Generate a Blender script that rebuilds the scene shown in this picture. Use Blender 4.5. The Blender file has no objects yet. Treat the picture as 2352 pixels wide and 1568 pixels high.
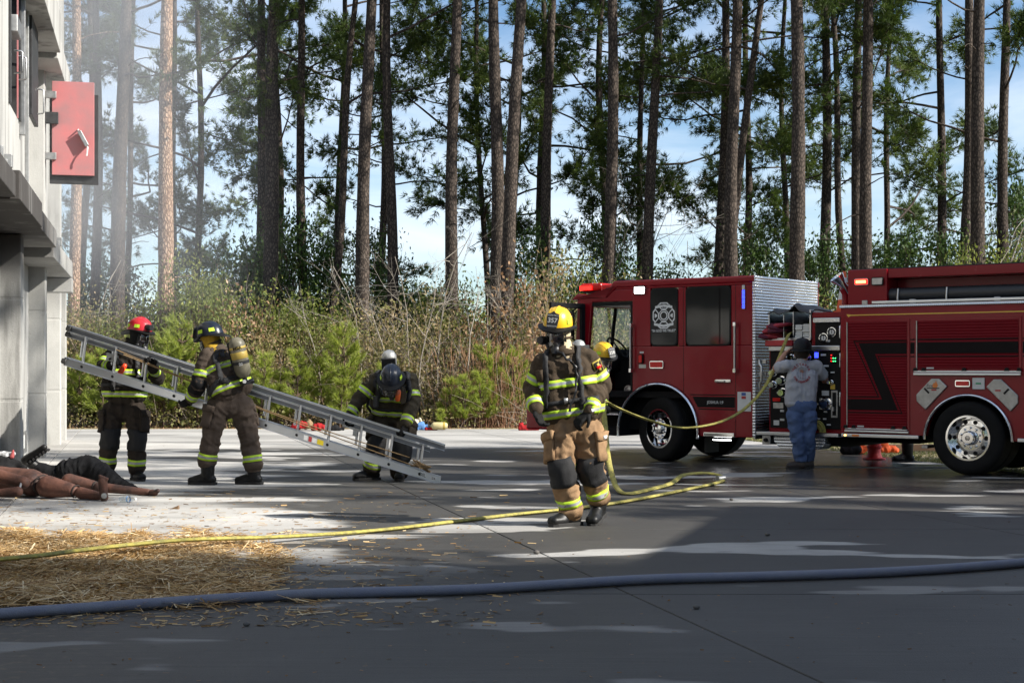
import bpy, bmesh, math, random
import numpy as np
from mathutils import Vector, Matrix, noise
from mathutils.bvhtree import BVHTree

SC = bpy.context.scene
COL = SC.collection
R = math.radians

# ------------------------------------------------------------------ camera
FPX, CAMH, HOR = 3430.0, 1.4, 845.0      # focal length / horizon in photo units (2352 wide), eye height
cam = bpy.data.cameras.new('camera'); camo = bpy.data.objects.new('camera', cam); COL.objects.link(camo)
camo.location = (0, 0, CAMH); camo.rotation_euler = (R(90), 0, 0)
cam.sensor_width = 36; cam.lens = 36 * FPX / 2352; cam.shift_y = (HOR - 784) / 2352
cam.clip_start = .1; cam.clip_end = 2000
SC.camera = camo

# ------------------------------------------------------------------ light
SUN_EL = R(34); SUN_XY = Vector((.945, -.325)).normalized()
SUN = Vector((SUN_XY.x * math.cos(SUN_EL), SUN_XY.y * math.cos(SUN_EL), math.sin(SUN_EL)))
sl = bpy.data.lights.new('sun', 'SUN'); sl.energy = 5.0; sl.angle = R(.53); sl.color = (1, .95, .87)
so = bpy.data.objects.new('sun', sl); COL.objects.link(so); so.location = (30, -10, 30)
so.rotation_euler = SUN.to_track_quat('Z', 'Y').to_euler()

wd = bpy.data.worlds.new('World'); SC.world = wd; wd.use_nodes = True
nt = wd.node_tree; nt.nodes.clear()
def N(tree, typ, **kw):
    n = tree.nodes.new(typ)
    for k, v in kw.items():
        if k.startswith('i_'):
            key = k[2:].replace('_', ' ')
            n.inputs[int(key) if key.isdigit() else key].default_value = v
        else: setattr(n, k, v)
    return n
sky = N(nt, 'ShaderNodeTexSky', sky_type='NISHITA', sun_disc=False, sun_elevation=SUN_EL,
        sun_rotation=math.atan2(SUN.x, SUN.y), altitude=50, air_density=1.0, dust_density=.15, ozone_density=2.0)
tc = N(nt, 'ShaderNodeTexCoord'); mp = N(nt, 'ShaderNodeMapping'); mp.inputs['Scale'].default_value = (1.2, 1.2, 4.5)
nz = N(nt, 'ShaderNodeTexNoise', i_Scale=3.0, i_Detail=7.0, i_Roughness=.55, i_Distortion=.5)
rp = N(nt, 'ShaderNodeValToRGB'); rp.color_ramp.elements[0].position = .38; rp.color_ramp.elements[1].position = .76
rp.color_ramp.elements[1].color = (.85, .85, .85, 1)
mx = N(nt, 'ShaderNodeMixRGB', blend_type='MIX'); mx.inputs['Color2'].default_value = (9.0, 9.6, 10.4, 1)
tn = N(nt, 'ShaderNodeMixRGB', blend_type='MULTIPLY', i_Fac=1.0); tn.inputs[2].default_value = (.97, 1.09, 1.20, 1)      # clear winter blue
bg = N(nt, 'ShaderNodeBackground', i_Strength=.07); ow = N(nt, 'ShaderNodeOutputWorld')
for a, b in ((tc.outputs['Generated'], mp.inputs['Vector']), (mp.outputs[0], nz.inputs['Vector']), (nz.outputs['Fac'], rp.inputs['Fac']),
             (rp.outputs['Color'], mx.inputs['Fac']), (sky.outputs[0], tn.inputs[1]), (tn.outputs[0], mx.inputs['Color1']), (mx.outputs[0], bg.inputs['Color']), (bg.outputs[0], ow.inputs[0])):
    nt.links.new(a, b)
vs = SC.view_settings; vs.view_transform = 'Standard'; vs.look = 'None'; vs.exposure = .92; vs.gamma = 1; vs.use_curve_mapping = False
SC.cycles.max_bounces = 5; SC.cycles.diffuse_bounces = 2; SC.cycles.glossy_bounces = 2; SC.cycles.transmission_bounces = 5
SC.cycles.transparent_max_bounces = 8; SC.cycles.volume_bounces = 0
SC.cycles.volume_step_rate = 4.0; SC.cycles.caustics_reflective = False; SC.cycles.caustics_refractive = False

# ------------------------------------------------------------------ helpers
def tag(o, label=None, cat=None, group=None, kind=None):
    if label: o['label'] = label
    if cat: o['category'] = cat
    if group: o['group'] = group
    if kind: o['kind'] = kind
    return o
def empty(name, loc=(0, 0, 0), rz=0, label=None, cat=None, group=None, parent=None):
    o = bpy.data.objects.new(name, None); COL.objects.link(o)
    o.location = loc; o.rotation_euler = (0, 0, rz); o.empty_display_size = .1
    if parent: o.parent = parent
    return tag(o, label, cat, group)
def link(name, me, parent=None, loc=None):
    o = bpy.data.objects.new(name, me); COL.objects.link(o)
    if parent: o.parent = parent
    if loc is not None: o.location = loc
    return o
def copy_tree(o, parent=None):
    c = o.copy(); COL.objects.link(c); c.parent = parent
    for ch in o.children: copy_tree(ch, c)
    return c
def at(x, y, Y):                      # photo point (2352 wide) at distance Y -> place
    return Vector(((x - 1176) / FPX * Y, Y, CAMH + (HOR - y) / FPX * Y))
def gnd(x, y, z=0):
    Y = FPX * (CAMH - z) / (y - HOR); return Vector(((x - 1176) / FPX * Y, Y, z))
def lerp(a, b, t): return a + (b - a) * t

class MB:
    def __init__(s): s.v = []; s.f = []; s.m = []
    def add(s, vs, fs, mi=0):
        o = len(s.v); s.v += [tuple(p) for p in vs]; s.f += [tuple(i + o for i in q) for q in fs]; s.m += [mi] * len(fs); return s
    def box(s, x0, x1, y0, y1, z0, z1, mi=0):
        vs = [(x, y, z) for z in (z0, z1) for y in (y0, y1) for x in (x0, x1)]
        return s.add(vs, [(0, 2, 3, 1), (4, 5, 7, 6), (0, 1, 5, 4), (2, 6, 7, 3), (0, 4, 6, 2), (1, 3, 7, 5)], mi)
    def obox(s, M, hx, hy, hz, mi=0):
        n = len(s.v); s.box(-hx, hx, -hy, hy, -hz, hz, mi)
        for i in range(n, len(s.v)): s.v[i] = tuple(M @ Vector(s.v[i]))
        return s
    def prism(s, poly, fn, d0, d1, mi=0):      # poly of 2D points, fn(a,b,d)->3D
        n = len(poly)
        vs = [fn(a, b, d0) for a, b in poly] + [fn(a, b, d1) for a, b in poly]
        fs = [tuple(range(n)), tuple(range(2 * n - 1, n - 1, -1))] + [(i, i + n, (i + 1) % n + n, (i + 1) % n) for i in range(n)]
        return s.add(vs, fs, mi)
    def tube(s, pts, rad, n=8, mi=0, caps=True, flat=None, up=None):
        pts = [Vector(p) for p in pts]; k = len(pts)
        if not hasattr(rad, '__len__'): rad = [rad] * k
        vs = []; ref = Vector(up) if up is not None else None
        for i, p in enumerate(pts):
            t = (pts[min(i + 1, k - 1)] - pts[max(i - 1, 0)]); t = t.normalized() if t.length > 1e-9 else Vector((0, 0, 1))
            if ref is None: ref = Vector((0, 0, 1)) if abs(t.z) < .9 else Vector((1, 0, 0))
            b = t.cross(ref); b = b.normalized() if b.length > 1e-6 else Vector((1, 0, 0)); c = b.cross(t).normalized()
            if up is None: ref = c
            for j in range(n):
                a = 2 * math.pi * j / n
                vs.append(p + b * (math.cos(a) * rad[i]) + c * (math.sin(a) * rad[i] * (flat or 1)))
        fs = [(i * n + j, i * n + (j + 1) % n, (i + 1) * n + (j + 1) % n, (i + 1) * n + j) for i in range(k - 1) for j in range(n)]
        if caps: fs += [tuple(range(n - 1, -1, -1)), tuple((k - 1) * n + j for j in range(n))]
        return s.add(vs, fs, mi)
    def cyl(s, a, b, r, r1=None, n=12, mi=0): return s.tube([a, b], [r, r if r1 is None else r1], n, mi)
    def lathe(s, prof, M, n=24, mi=0):         # prof (radius, height) about M's z
        vs = []; k = len(prof)
        for r, z in prof:
            for j in range(n):
                a = 2 * math.pi * j / n; vs.append(M @ Vector((r * math.cos(a), r * math.sin(a), z)))
        fs = [(i * n + j, i * n + (j + 1) % n, (i + 1) * n + (j + 1) % n, (i + 1) * n + j) for i in range(k - 1) for j in range(n)]
        return s.add(vs, fs, mi)
    def ball(s, c, rx, ry=None, rz=None, nu=14, nv=9, mi=0, M=None):
        ry = ry or rx; rz = rz or rx; c = Vector(c); vs = []
        for i in range(nv + 1):
            th = math.pi * i / nv
            for j in range(nu):
                a = 2 * math.pi * j / nu
                p = Vector((rx * math.sin(th) * math.cos(a), ry * math.sin(th) * math.sin(a), rz * math.cos(th)))
                vs.append(c + (M @ p if M else p))
        fs = [(i * nu + j, (i + 1) * nu + j, (i + 1) * nu + (j + 1) % nu, i * nu + (j + 1) % nu) for i in range(nv) for j in range(nu)]
        return s.add(vs, fs, mi)
    def capsule(s, a, b, ra, rb, n=12):        # closed tapered limb for remeshing
        a = Vector(a); b = Vector(b); d = (b - a); d = d.normalized() if d.length > 1e-6 else Vector((0, 0, 1))
        pts = []; rr = []
        for t in (-.99, -.8, -.4, 0): pts.append(a + d * ra * t); rr.append(ra * math.sqrt(max(1 - t * t, .01)))
        for t in (0, .4, .8, .99): pts.append(b + d * rb * t); rr.append(rb * math.sqrt(max(1 - t * t, .01)))
        return s.tube(pts, rr, n)
    def xf(s, M):
        s.v = [tuple(M @ Vector(p)) for p in s.v]; return s
    def build(s, name, mats, parent=None, smooth=None, bevel=0, off=None, seg=2):
        me = bpy.data.meshes.new(name)
        vv = s.v if off is None else [(p[0] - off[0], p[1] - off[1], p[2] - off[2]) for p in s.v]
        me.from_pydata(vv, [], s.f)
        if not isinstance(mats, (list, tuple)): mats = [mats]
        for m in mats: me.materials.append(m)
        if any(s.m): me.polygons.foreach_set('material_index', s.m)
        fix_normals(me)
        if smooth is not None:
            me.polygons.foreach_set('use_smooth', [True] * len(me.polygons)); me.set_sharp_from_angle(angle=R(smooth))
        me.update()
        o = link(name, me, parent)
        if bevel:
            b = o.modifiers.new('bevel', 'BEVEL'); b.width = bevel; b.segments = seg; b.limit_method = 'ANGLE'; b.angle_limit = R(40)
        return o
def fix_normals(me):
    bm = bmesh.new(); bm.from_mesh(me); bmesh.ops.recalc_face_normals(bm, faces=bm.faces); bm.to_mesh(me); bm.free()

def fast_mesh(name, V, F, mats, tint=None, parent=None, smooth=False, loc=None):
    V = np.asarray(V, np.float32).reshape(-1, 3); F = np.asarray(F, np.int32); k = F.shape[1]
    me = bpy.data.meshes.new(name); me.vertices.add(len(V)); me.vertices.foreach_set('co', V.ravel())
    me.loops.add(F.size); me.loops.foreach_set('vertex_index', F.ravel())
    me.polygons.add(len(F)); me.polygons.foreach_set('loop_start', np.arange(0, F.size, k, dtype=np.int32))
    me.polygons.foreach_set('loop_total', np.full(len(F), k, np.int32))
    if smooth: me.polygons.foreach_set('use_smooth', np.ones(len(F), bool))
    if not isinstance(mats, (list, tuple)): mats = [mats]
    for m in mats: me.materials.append(m)
    if tint is not None:
        a = me.attributes.new('tint', 'FLOAT', 'FACE'); a.data.foreach_set('value', np.asarray(tint, np.float32))
    me.update(calc_edges=True)
    if parent is False: return me
    return link(name, me, parent, loc)

# ------------------------------------------------------------------ materials
MATS = {}
def new_mat(name):
    m = bpy.data.materials.new(name); m.use_nodes = True; t = m.node_tree; t.nodes.clear()
    out = N(t, 'ShaderNodeOutputMaterial'); MATS[name] = m; return m, t, out
def mat(name, col, rough=.6, metal=0, var=.12, scale=6, bump=0, bscale=80, coat=0, emit=0, spec=.5, dirt=None, stretch=None):
    if name in MATS: return MATS[name]
    m, t, out = new_mat(name); L = t.links.new
    p = N(t, 'ShaderNodeBsdfPrincipled', i_Roughness=rough, i_Metallic=metal)
    p.inputs['Coat Weight'].default_value = coat; p.inputs['Coat Roughness'].default_value = .05; p.inputs['Specular IOR Level'].default_value = spec
    g = N(t, 'ShaderNodeTexCoord'); src = g.outputs['Object']
    if stretch:
        mpn = N(t, 'ShaderNodeMapping'); mpn.inputs['Scale'].default_value = stretch; L(src, mpn.inputs[0]); src = mpn.outputs[0]
    n = N(t, 'ShaderNodeTexNoise', i_Scale=scale, i_Detail=6.0, i_Roughness=.6); L(src, n.inputs['Vector'])
    mx = N(t, 'ShaderNodeMixRGB'); mr = N(t, 'ShaderNodeMapRange'); mr.inputs['From Min'].default_value = .3; mr.inputs['From Max'].default_value = .7
    L(n.outputs['Fac'], mr.inputs[0]); L(mr.outputs[0], mx.inputs['Fac'])
    c1 = [c * (1 - var) for c in col]; c2 = [min(c * (1 + var), 1) for c in col]
    if dirt: c1 = dirt
    mx.inputs['Color1'].default_value = (*c1, 1); mx.inputs['Color2'].default_value = (*c2, 1); L(mx.outputs[0], p.inputs['Base Color'])
    if rough > .15:
        mr2 = N(t, 'ShaderNodeMapRange'); mr2.inputs['To Min'].default_value = rough * .85; mr2.inputs['To Max'].default_value = min(rough * 1.15, 1)
        L(n.outputs['Fac'], mr2.inputs[0]); L(mr2.outputs[0], p.inputs['Roughness'])
    if bump:
        n2 = N(t, 'ShaderNodeTexNoise', i_Scale=bscale, i_Detail=4.0); L(src, n2.inputs['Vector'])
        b = N(t, 'ShaderNodeBump', i_Strength=bump, i_Distance=.02); L(n2.outputs['Fac'], b.inputs['Height']); L(b.outputs[0], p.inputs['Normal'])
    if emit:
        p.inputs['Emission Color'].default_value = (*col, 1); p.inputs['Emission Strength'].default_value = emit
    L(p.outputs[0], out.inputs[0]); return m
def leaf_mat(name, stops, trans=.35):
    m, t, out = new_mat(name); L = t.links.new
    a = N(t, 'ShaderNodeAttribute', attribute_name='tint'); r = N(t, 'ShaderNodeValToRGB'); L(a.outputs['Fac'], r.inputs[0])
    cr = r.color_ramp
    while len(cr.elements) < len(stops): cr.elements.new(.5)
    for e, (p, c) in zip(cr.elements, stops): e.position = p; e.color = (*c, 1)
    d = N(t, 'ShaderNodeBsdfPrincipled', i_Roughness=.55); d.inputs['Specular IOR Level'].default_value = .25
    tr = N(t, 'ShaderNodeBsdfTranslucent'); L(r.outputs[0], d.inputs['Base Color'])
    hs = N(t, 'ShaderNodeHueSaturation', i_Saturation=1.1, i_Value=1.3); L(r.outputs[0], hs.inputs['Color']); L(hs.outputs[0], tr.inputs[0])
    ms = N(t, 'ShaderNodeMixShader', i_0=trans); L(d.outputs[0], ms.inputs[1]); L(tr.outputs[0], ms.inputs[2]); L(ms.outputs[0], out.inputs[0]); return m
def glass_mat(name, tintc=(1, 1, 1), refl=.12, alpha=.6, rough=.02):
    m, t, out = new_mat(name); L = t.links.new
    tr = N(t, 'ShaderNodeBsdfTransparent'); tr.inputs[0].default_value = (*tintc, 1)
    gl = N(t, 'ShaderNodeBsdfGlossy', i_Roughness=rough); gl.inputs[0].default_value = (.9, .9, .9, 1)
    fr = N(t, 'ShaderNodeLayerWeight', i_Blend=.5); pw = N(t, 'ShaderNodeMath', operation='POWER'); pw.inputs[1].default_value = 4.0; L(fr.outputs['Facing'], pw.inputs[0])
    ad = N(t, 'ShaderNodeMath', operation='MULTIPLY_ADD'); ad.inputs[1].default_value = .55; ad.inputs[2].default_value = refl * .5; L(pw.outputs[0], ad.inputs[0])
    ms = N(t, 'ShaderNodeMixShader'); L(ad.outputs[0], ms.inputs[0]); L(tr.outputs[0], ms.inputs[1]); L(gl.outputs[0], ms.inputs[2]); L(ms.outputs[0], out.inputs[0]); return m

def concrete_mat(name, base, wet=False, soot_shade=False, bscale=90):
    m, t, out = new_mat(name); L = t.links.new
    g = N(t, 'ShaderNodeNewGeometry'); pos = g.outputs['Position']
    p = N(t, 'ShaderNodeBsdfPrincipled', i_Roughness=.85); p.inputs['Specular IOR Level'].default_value = .3
    n1 = N(t, 'ShaderNodeTexNoise', i_Scale=.7, i_Detail=8.0, i_Roughness=.62); L(pos, n1.inputs['Vector'])
    r1 = N(t, 'ShaderNodeValToRGB'); L(n1.outputs['Fac'], r1.inputs[0])
    r1.color_ramp.elements[0].position = .3; r1.color_ramp.elements[0].color = (*[c * .78 for c in base], 1)
    r1.color_ramp.elements[1].position = .7; r1.color_ramp.elements[1].color = (*[c * 1.1 for c in base], 1)
    n2 = N(t, 'ShaderNodeTexNoise', i_Scale=bscale, i_Detail=3.0); L(pos, n2.inputs['Vector'])
    r2 = N(t, 'ShaderNodeMapRange'); r2.inputs['To Min'].default_value = .82; r2.inputs['To Max'].default_value = 1.15; L(n2.outputs['Fac'], r2.inputs[0])
    mu = N(t, 'ShaderNodeMixRGB', blend_type='MULTIPLY', i_Fac=1.0); L(r1.outputs[0], mu.inputs[1]); L(r2.outputs[0], mu.inputs[2])
    col = mu.outputs[0]; rough = None
    # pock marks
    vo = N(t, 'ShaderNodeTexVoronoi', i_Scale=7.0 if not wet else 3.0); L(pos, vo.inputs['Vector'])
    pk = N(t, 'ShaderNodeMapRange'); pk.inputs['From Min'].default_value = .03; pk.inputs['From Max'].default_value = .06
    pk.inputs['To Min'].default_value = .45; pk.inputs['To Max'].default_value = 1; L(vo.outputs['Distance'], pk.inputs[0])
    mp_ = N(t, 'ShaderNodeMixRGB', blend_type='MULTIPLY', i_Fac=.7); L(col, mp_.inputs[1]); L(pk.outputs[0], mp_.inputs[2]); col = mp_.outputs[0]
    b = N(t, 'ShaderNodeBump', i_Strength=.25, i_Distance=.01); L(n2.outputs['Fac'], b.inputs['Height']); L(b.outputs[0], p.inputs['Normal'])
    sx = N(t, 'ShaderNodeSeparateXYZ'); L(pos, sx.inputs[0])
    def math_(op, a, bb):
        n = N(t, 'ShaderNodeMath', operation=op)
        for i, q in enumerate((a, bb)):
            if isinstance(q, (int, float)): n.inputs[i].default_value = q
            else: L(q, n.inputs[i])
        return n.outputs[0]
    def ss(val, lo, hi, a=0., c=1.):
        n = N(t, 'ShaderNodeMapRange', interpolation_type='SMOOTHSTEP'); n.inputs['From Min'].default_value = lo; n.inputs['From Max'].default_value = hi
        n.inputs['To Min'].default_value = a; n.inputs['To Max'].default_value = c; L(val, n.inputs[0]); return n.outputs[0]
    if wet:
        # ground sheet: damp to the right, dried tongues inside it
        xs = math_('ADD', sx.outputs['X'], math_('MULTIPLY', sx.outputs['Y'], .25))      # across the slabs
        mpn = N(t, 'ShaderNodeMapping'); mpn.inputs['Scale'].default_value = (.22, .8, 1); L(pos, mpn.inputs[0])
        nw = N(t, 'ShaderNodeTexNoise', i_Scale=1.0, i_Detail=5.0, i_Roughness=.55, i_Distortion=.6); L(mpn.outputs[0], nw.inputs['Vector'])
        edge = math_('ADD', xs, math_('MULTIPLY', math_('SUBTRACT', nw.outputs['Fac'], .5), 9.0))
        wet_dark = ss(edge, .9, 1.7)
        far = ss(sx.outputs['Y'], 25.5, 27.0, 1., 0.)
        wet_dark = math_('MULTIPLY', wet_dark, far)
        mp2 = N(t, 'ShaderNodeMapping'); mp2.inputs['Scale'].default_value = (.42, 1.0, 1); mp2.inputs['Location'].default_value = (3.3, 1.2, 0); mp2.inputs['Rotation'].default_value = (0, 0, .06); L(pos, mp2.inputs[0])
        nd = N(t, 'ShaderNodeTexNoise', i_Scale=1.0, i_Detail=3.0, i_Roughness=.5); L(mp2.outputs[0], nd.inputs['Vector'])
        dry = ss(nd.outputs['Fac'], .585, .615)
        wet_dark = math_('MULTIPLY', wet_dark, math_('SUBTRACT', 1.0, math_('MULTIPLY', dry, .85)))
        # long faint damp bands over the dry part
        damp = math_('MULTIPLY', ss(nw.outputs['Fac'], .47, .56), .26)
        wet_dark = math_('MAXIMUM', wet_dark, damp)
        wet_dark = math_('MAXIMUM', wet_dark, math_('MULTIPLY', ss(math_('ADD', sx.outputs['Y'], math_('MULTIPLY', nw.outputs['Fac'], 2.0)), 10.6, 12.4, 1., 0.), math_('SUBTRACT', 1.0, math_('MULTIPLY', dry, .36))))  # nearest slabs darkened as well, less so on the dried tongues
        mw = N(t, 'ShaderNodeMixRGB'); L(wet_dark, mw.inputs[0]); L(col, mw.inputs[1])
        dk = N(t, 'ShaderNodeMixRGB', blend_type='MULTIPLY', i_Fac=1.0); L(col, dk.inputs[1]); dk.inputs[2].default_value = (.145, .142, .138, 1); L(dk.outputs[0], mw.inputs[2]); col = mw.outputs[0]
        trk_ = math_('MULTIPLY', ss(sx.outputs['Y'], 15.5, 18.0), ss(xs, 5.0, 7.0))
        L(math_('SUBTRACT', ss(wet_dark, 0, 1, .88, .58), math_('MULTIPLY', math_('MULTIPLY', trk_, wet_dark), .34)), p.inputs['Roughness'])
        bm_ = N(t, 'ShaderNodeMapping'); bm_.inputs['Scale'].default_value = (1.2, 75, 1); bm_.inputs['Rotation'].default_value = (0, 0, .03); L(pos, bm_.inputs[0])
        bn_ = N(t, 'ShaderNodeTexNoise', i_Scale=1.0, i_Detail=4.0, i_Roughness=.7); L(bm_.outputs[0], bn_.inputs['Vector'])
        bq_ = N(t, 'ShaderNodeMixRGB', blend_type='MULTIPLY', i_Fac=1.0); L(col, bq_.inputs[1]); L(ss(bn_.outputs['Fac'], .3, .7, .76, 1.18), bq_.inputs[2]); col = bq_.outputs[0]
        # straw-coloured dust near the building
        du = N(t, 'ShaderNodeTexNoise', i_Scale=14.0, i_Detail=4.0); L(pos, du.inputs['Vector'])
        dm = math_('MULTIPLY', ss(du.outputs['Fac'], .52, .7), math_('MULTIPLY', ss(xs, -1.5, .5, 1., 0.), .35))
        md = N(t, 'ShaderNodeMixRGB'); L(dm, md.inputs[0]); L(col, md.inputs[1]); md.inputs[2].default_value = (.24, .19, .12, 1); col = md.outputs[0]
        # slab to slab tone
        oi = N(t, 'ShaderNodeObjectInfo'); rr = N(t, 'ShaderNodeMapRange'); rr.inputs['To Min'].default_value = .86; rr.inputs['To Max'].default_value = 1.08; L(oi.outputs['Random'], rr.inputs[0])
        mo = N(t, 'ShaderNodeMixRGB', blend_type='MULTIPLY', i_Fac=1.0); L(col, mo.inputs[1]); L(rr.outputs[0], mo.inputs[2]); col = mo.outputs[0]
    if soot_shade:
        mpn = N(t, 'ShaderNodeMapping'); mpn.inputs['Scale'].default_value = (3, 3, .35); L(pos, mpn.inputs[0])
        ns = N(t, 'ShaderNodeTexNoise', i_Scale=1.0, i_Detail=6.0, i_Roughness=.6); L(mpn.outputs[0], ns.inputs['Vector'])
        mm = math_('MULTIPLY', ss(ns.outputs['Fac'], .46, .70), .62)
        # smoke deposit plus the ledge's shade, painted dark in a band at the ledge
        z = sx.outputs['Z']; band = math_('MULTIPLY', ss(z, 2.2, 3.05), ss(z, 3.4, 3.7, 1., 0.))
        near = ss(sx.outputs['Y'], 18.8, 23.0, 1., .3)
        mm = math_('MAXIMUM', mm, math_('MULTIPLY', math_('MULTIPLY', band, near), ss(ns.outputs['Fac'], .2, .5, .6, .97)))
        md = N(t, 'ShaderNodeMixRGB'); L(mm, md.inputs[0]); L(col, md.inputs[1]); md.inputs[2].default_value = (.045, .04, .037, 1); col = md.outputs[0]
    L(col, p.inputs['Base Color']); L(p.outputs[0], out.inputs[0]); return m

m_black = mat('black_rubber', (.009, .009, .009), .6, spec=.2)
m_steel = mat('brushed_steel', (.55, .55, .54), .32, 1, var=.1, scale=20)
m_galv = mat('galvanised', (.42, .42, .41), .45, .9, var=.2, scale=14)
m_chrome = mat('chrome', (.78, .78, .78), .08, 1, var=.03)
m_alu = mat('aluminium', (.68, .70, .73), .30, 1, var=.03, scale=6)
m_white = mat('white_paint', (.72, .72, .70), .5, var=.05)
m_darksteel = mat('dark_steel', (.06, .06, .06), .5, .6, var=.3, scale=8)

def text_mb(s, size, M, depth=.0015, align='CENTER', mi=0, mb=None, bold=0, sx=1.0):
    cu = bpy.data.curves.new('t', 'FONT'); cu.body = s; cu.size = size; cu.align_x = align; cu.align_y = 'CENTER'; cu.extrude = depth; cu.offset = bold; cu.resolution_u = 3
    o = bpy.data.objects.new('t', cu); COL.objects.link(o); dg = bpy.context.evaluated_depsgraph_get(); dg.update()
    me = bpy.data.meshes.new_from_object(o.evaluated_get(dg)); bpy.data.objects.remove(o); bpy.data.curves.remove(cu)
    mb = mb or MB(); mb.add([M @ Vector((v.co.x * sx, v.co.y, v.co.z)) for v in me.vertices], [tuple(p.vertices) for p in me.polygons], mi)
    bpy.data.meshes.remove(me); return mb
def frame(o, x, z):        # matrix at o, x axis along x, z axis near z
    x = Vector(x).normalized(); z = Vector(z); y = z.cross(x).normalized(); z = x.cross(y)
    return Matrix(((x.x, y.x, z.x, o[0]), (x.y, y.y, z.y, o[1]), (x.z, y.z, z.z, o[2]), (0, 0, 0, 1)))
def axisZ(o, z, x=(1, 0, 0)):
    z = Vector(z).normalized(); x = Vector(x)
    if abs(x.normalized().dot(z)) > .95: x = Vector((0, 1, 0))
    y = z.cross(x).normalized(); x = y.cross(z)
    return Matrix(((x.x, y.x, z.x, o[0]), (x.y, y.y, z.y, o[1]), (x.z, y.z, z.z, o[2]), (0, 0, 0, 1)))

# ------------------------------------------------------------------ ground and pavement
def ground_mat():
    m, t, out = new_mat('leaf_litter'); L = t.links.new
    g = N(t, 'ShaderNodeNewGeometry'); p = N(t, 'ShaderNodeBsdfPrincipled', i_Roughness=.95)
    n = N(t, 'ShaderNodeTexNoise', i_Scale=1.3, i_Detail=9.0, i_Roughness=.7); L(g.outputs['Position'], n.inputs['Vector'])
    r = N(t, 'ShaderNodeValToRGB'); L(n.outputs['Fac'], r.inputs[0]); cr = r.color_ramp; cr.elements.new(.5)
    for e, (q, c) in zip(cr.elements, ((.32, (.05, .03, .018)), (.5, (.16, .095, .055)), (.68, (.30, .20, .12)))): e.position = q; e.color = (*c, 1)
    L(r.outputs[0], p.inputs['Base Color'])
    b = N(t, 'ShaderNodeBump', i_Strength=.6, i_Distance=.05); n2 = N(t, 'ShaderNodeTexNoise', i_Scale=25.0, i_Detail=4.0); L(g.outputs['Position'], n2.inputs['Vector'])
    L(n2.outputs['Fac'], b.inputs['Height']); L(b.outputs[0], p.inputs['Normal']); L(p.outputs[0], out.inputs[0]); return m
m_litter = ground_mat()
g = MB(); g.add([(-900, -300, -.09), (900, -300, -.09), (900, 1200, -.09), (-900, 1200, -.09)], [(0, 1, 2, 3)])
tag(g.build('ground', m_litter), kind='structure')

m_slab = concrete_mat('slab_concrete', (.47, .455, .425), wet=True)
m_joint = mat('joint_filler', (.015, .015, .013), .9)
def joint_x(k, Y): return -.33 + 4.37 * k - .25 * (Y - 13.5)
pv = MB(); pv.add([(joint_x(-7, -8), -8, -.035), (joint_x(2, -8), -8, -.035), (joint_x(2, 34.3), 34.3, -.035), (joint_x(-7, 34.3), 34.3, -.035)], [(0, 1, 2, 3)])
pave = tag(pv.build('pavement', m_joint), kind='structure')
rows = [-5.75, -2.0, 1.75, 5.5, 9.25, 13.0, 16.75, 20.5, 24.25, 28.0, 31.75, 34.3]
cache = {}
for j in range(len(rows) - 1):
    y0, y1 = rows[j], rows[j + 1]; dy = round(y1 - y0, 2)
    for k in range(-5, 2):
        if dy not in cache:
            ga = .009; sb = MB(); sk = -.25
            P = [(ga + sk * ga, ga), (4.37 - ga + sk * ga, ga + .02), (4.37 - ga + sk * (dy - ga), dy - ga + .02), (ga + sk * (dy - ga), dy - ga)]
            sb.prism(P, lambda a, b, d: (a, b, d), -.08, 0)
            o = sb.build('concrete_slab', m_slab, pave, bevel=.004, seg=1); cache[dy] = o
        else:
            o = cache[dy].copy(); COL.objects.link(o); o.parent = pave
        o.location = (joint_x(k, y0), y0, 0)

# grass verge right of the pavement, behind the engine
def verge_mat():
    m, t, out = new_mat('verge_turf'); L = t.links.new
    g = N(t, 'ShaderNodeNewGeometry'); p = N(t, 'ShaderNodeBsdfPrincipled', i_Roughness=.95)
    n = N(t, 'ShaderNodeTexNoise', i_Scale=2.2, i_Detail=8.0, i_Roughness=.7); L(g.outputs['Position'], n.inputs['Vector'])
    r = N(t, 'ShaderNodeValToRGB'); L(n.outputs['Fac'], r.inputs[0]); cr = r.color_ramp; cr.elements.new(.5)
    for e, (q, c) in zip(cr.elements, ((.35, (.10, .13, .035)), (.5, (.26, .21, .10)), (.65, (.36, .29, .17)))): e.position = q; e.color = (*c, 1)
    L(r.outputs[0], p.inputs['Base Color']); L(p.outputs[0], out.inputs[0]); return m
vg = MB(); vg.add([(joint_x(2, -8) + .02, -8, -.03), (60, -8, -.03), (60, 36, -.03), (joint_x(2, 34.3) + .02, 34.3, -.03), (-3, 34.4, -.03), (-20, 34.4, -.03), (-20, 35.4, -.03), (0, 35.6, -.03), (60, 36.0, -.03)],
                  [(0, 1, 2, 3), (4, 3, 2, 8, 7), (5, 4, 7, 6)])
tag(vg.build('verge', verge_mat()), kind='structure')

# ------------------------------------------------------------------ burn building on the left
m_wall = concrete_mat('wall_concrete', (.46, .455, .43), soot_shade=True, bscale=60)
m_redsteel = mat('faded_red_steel', (.46, .13, .13), .6, .0, var=.2, scale=3, dirt=(.36, .17, .17))
BO = Vector((-7.29, 23.3, 0)); BROT = math.atan2(.2334, .9724)
bld = empty('burn_building', BO, BROT, 'weathered concrete fire training building with open red steel shutter', 'building')
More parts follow.
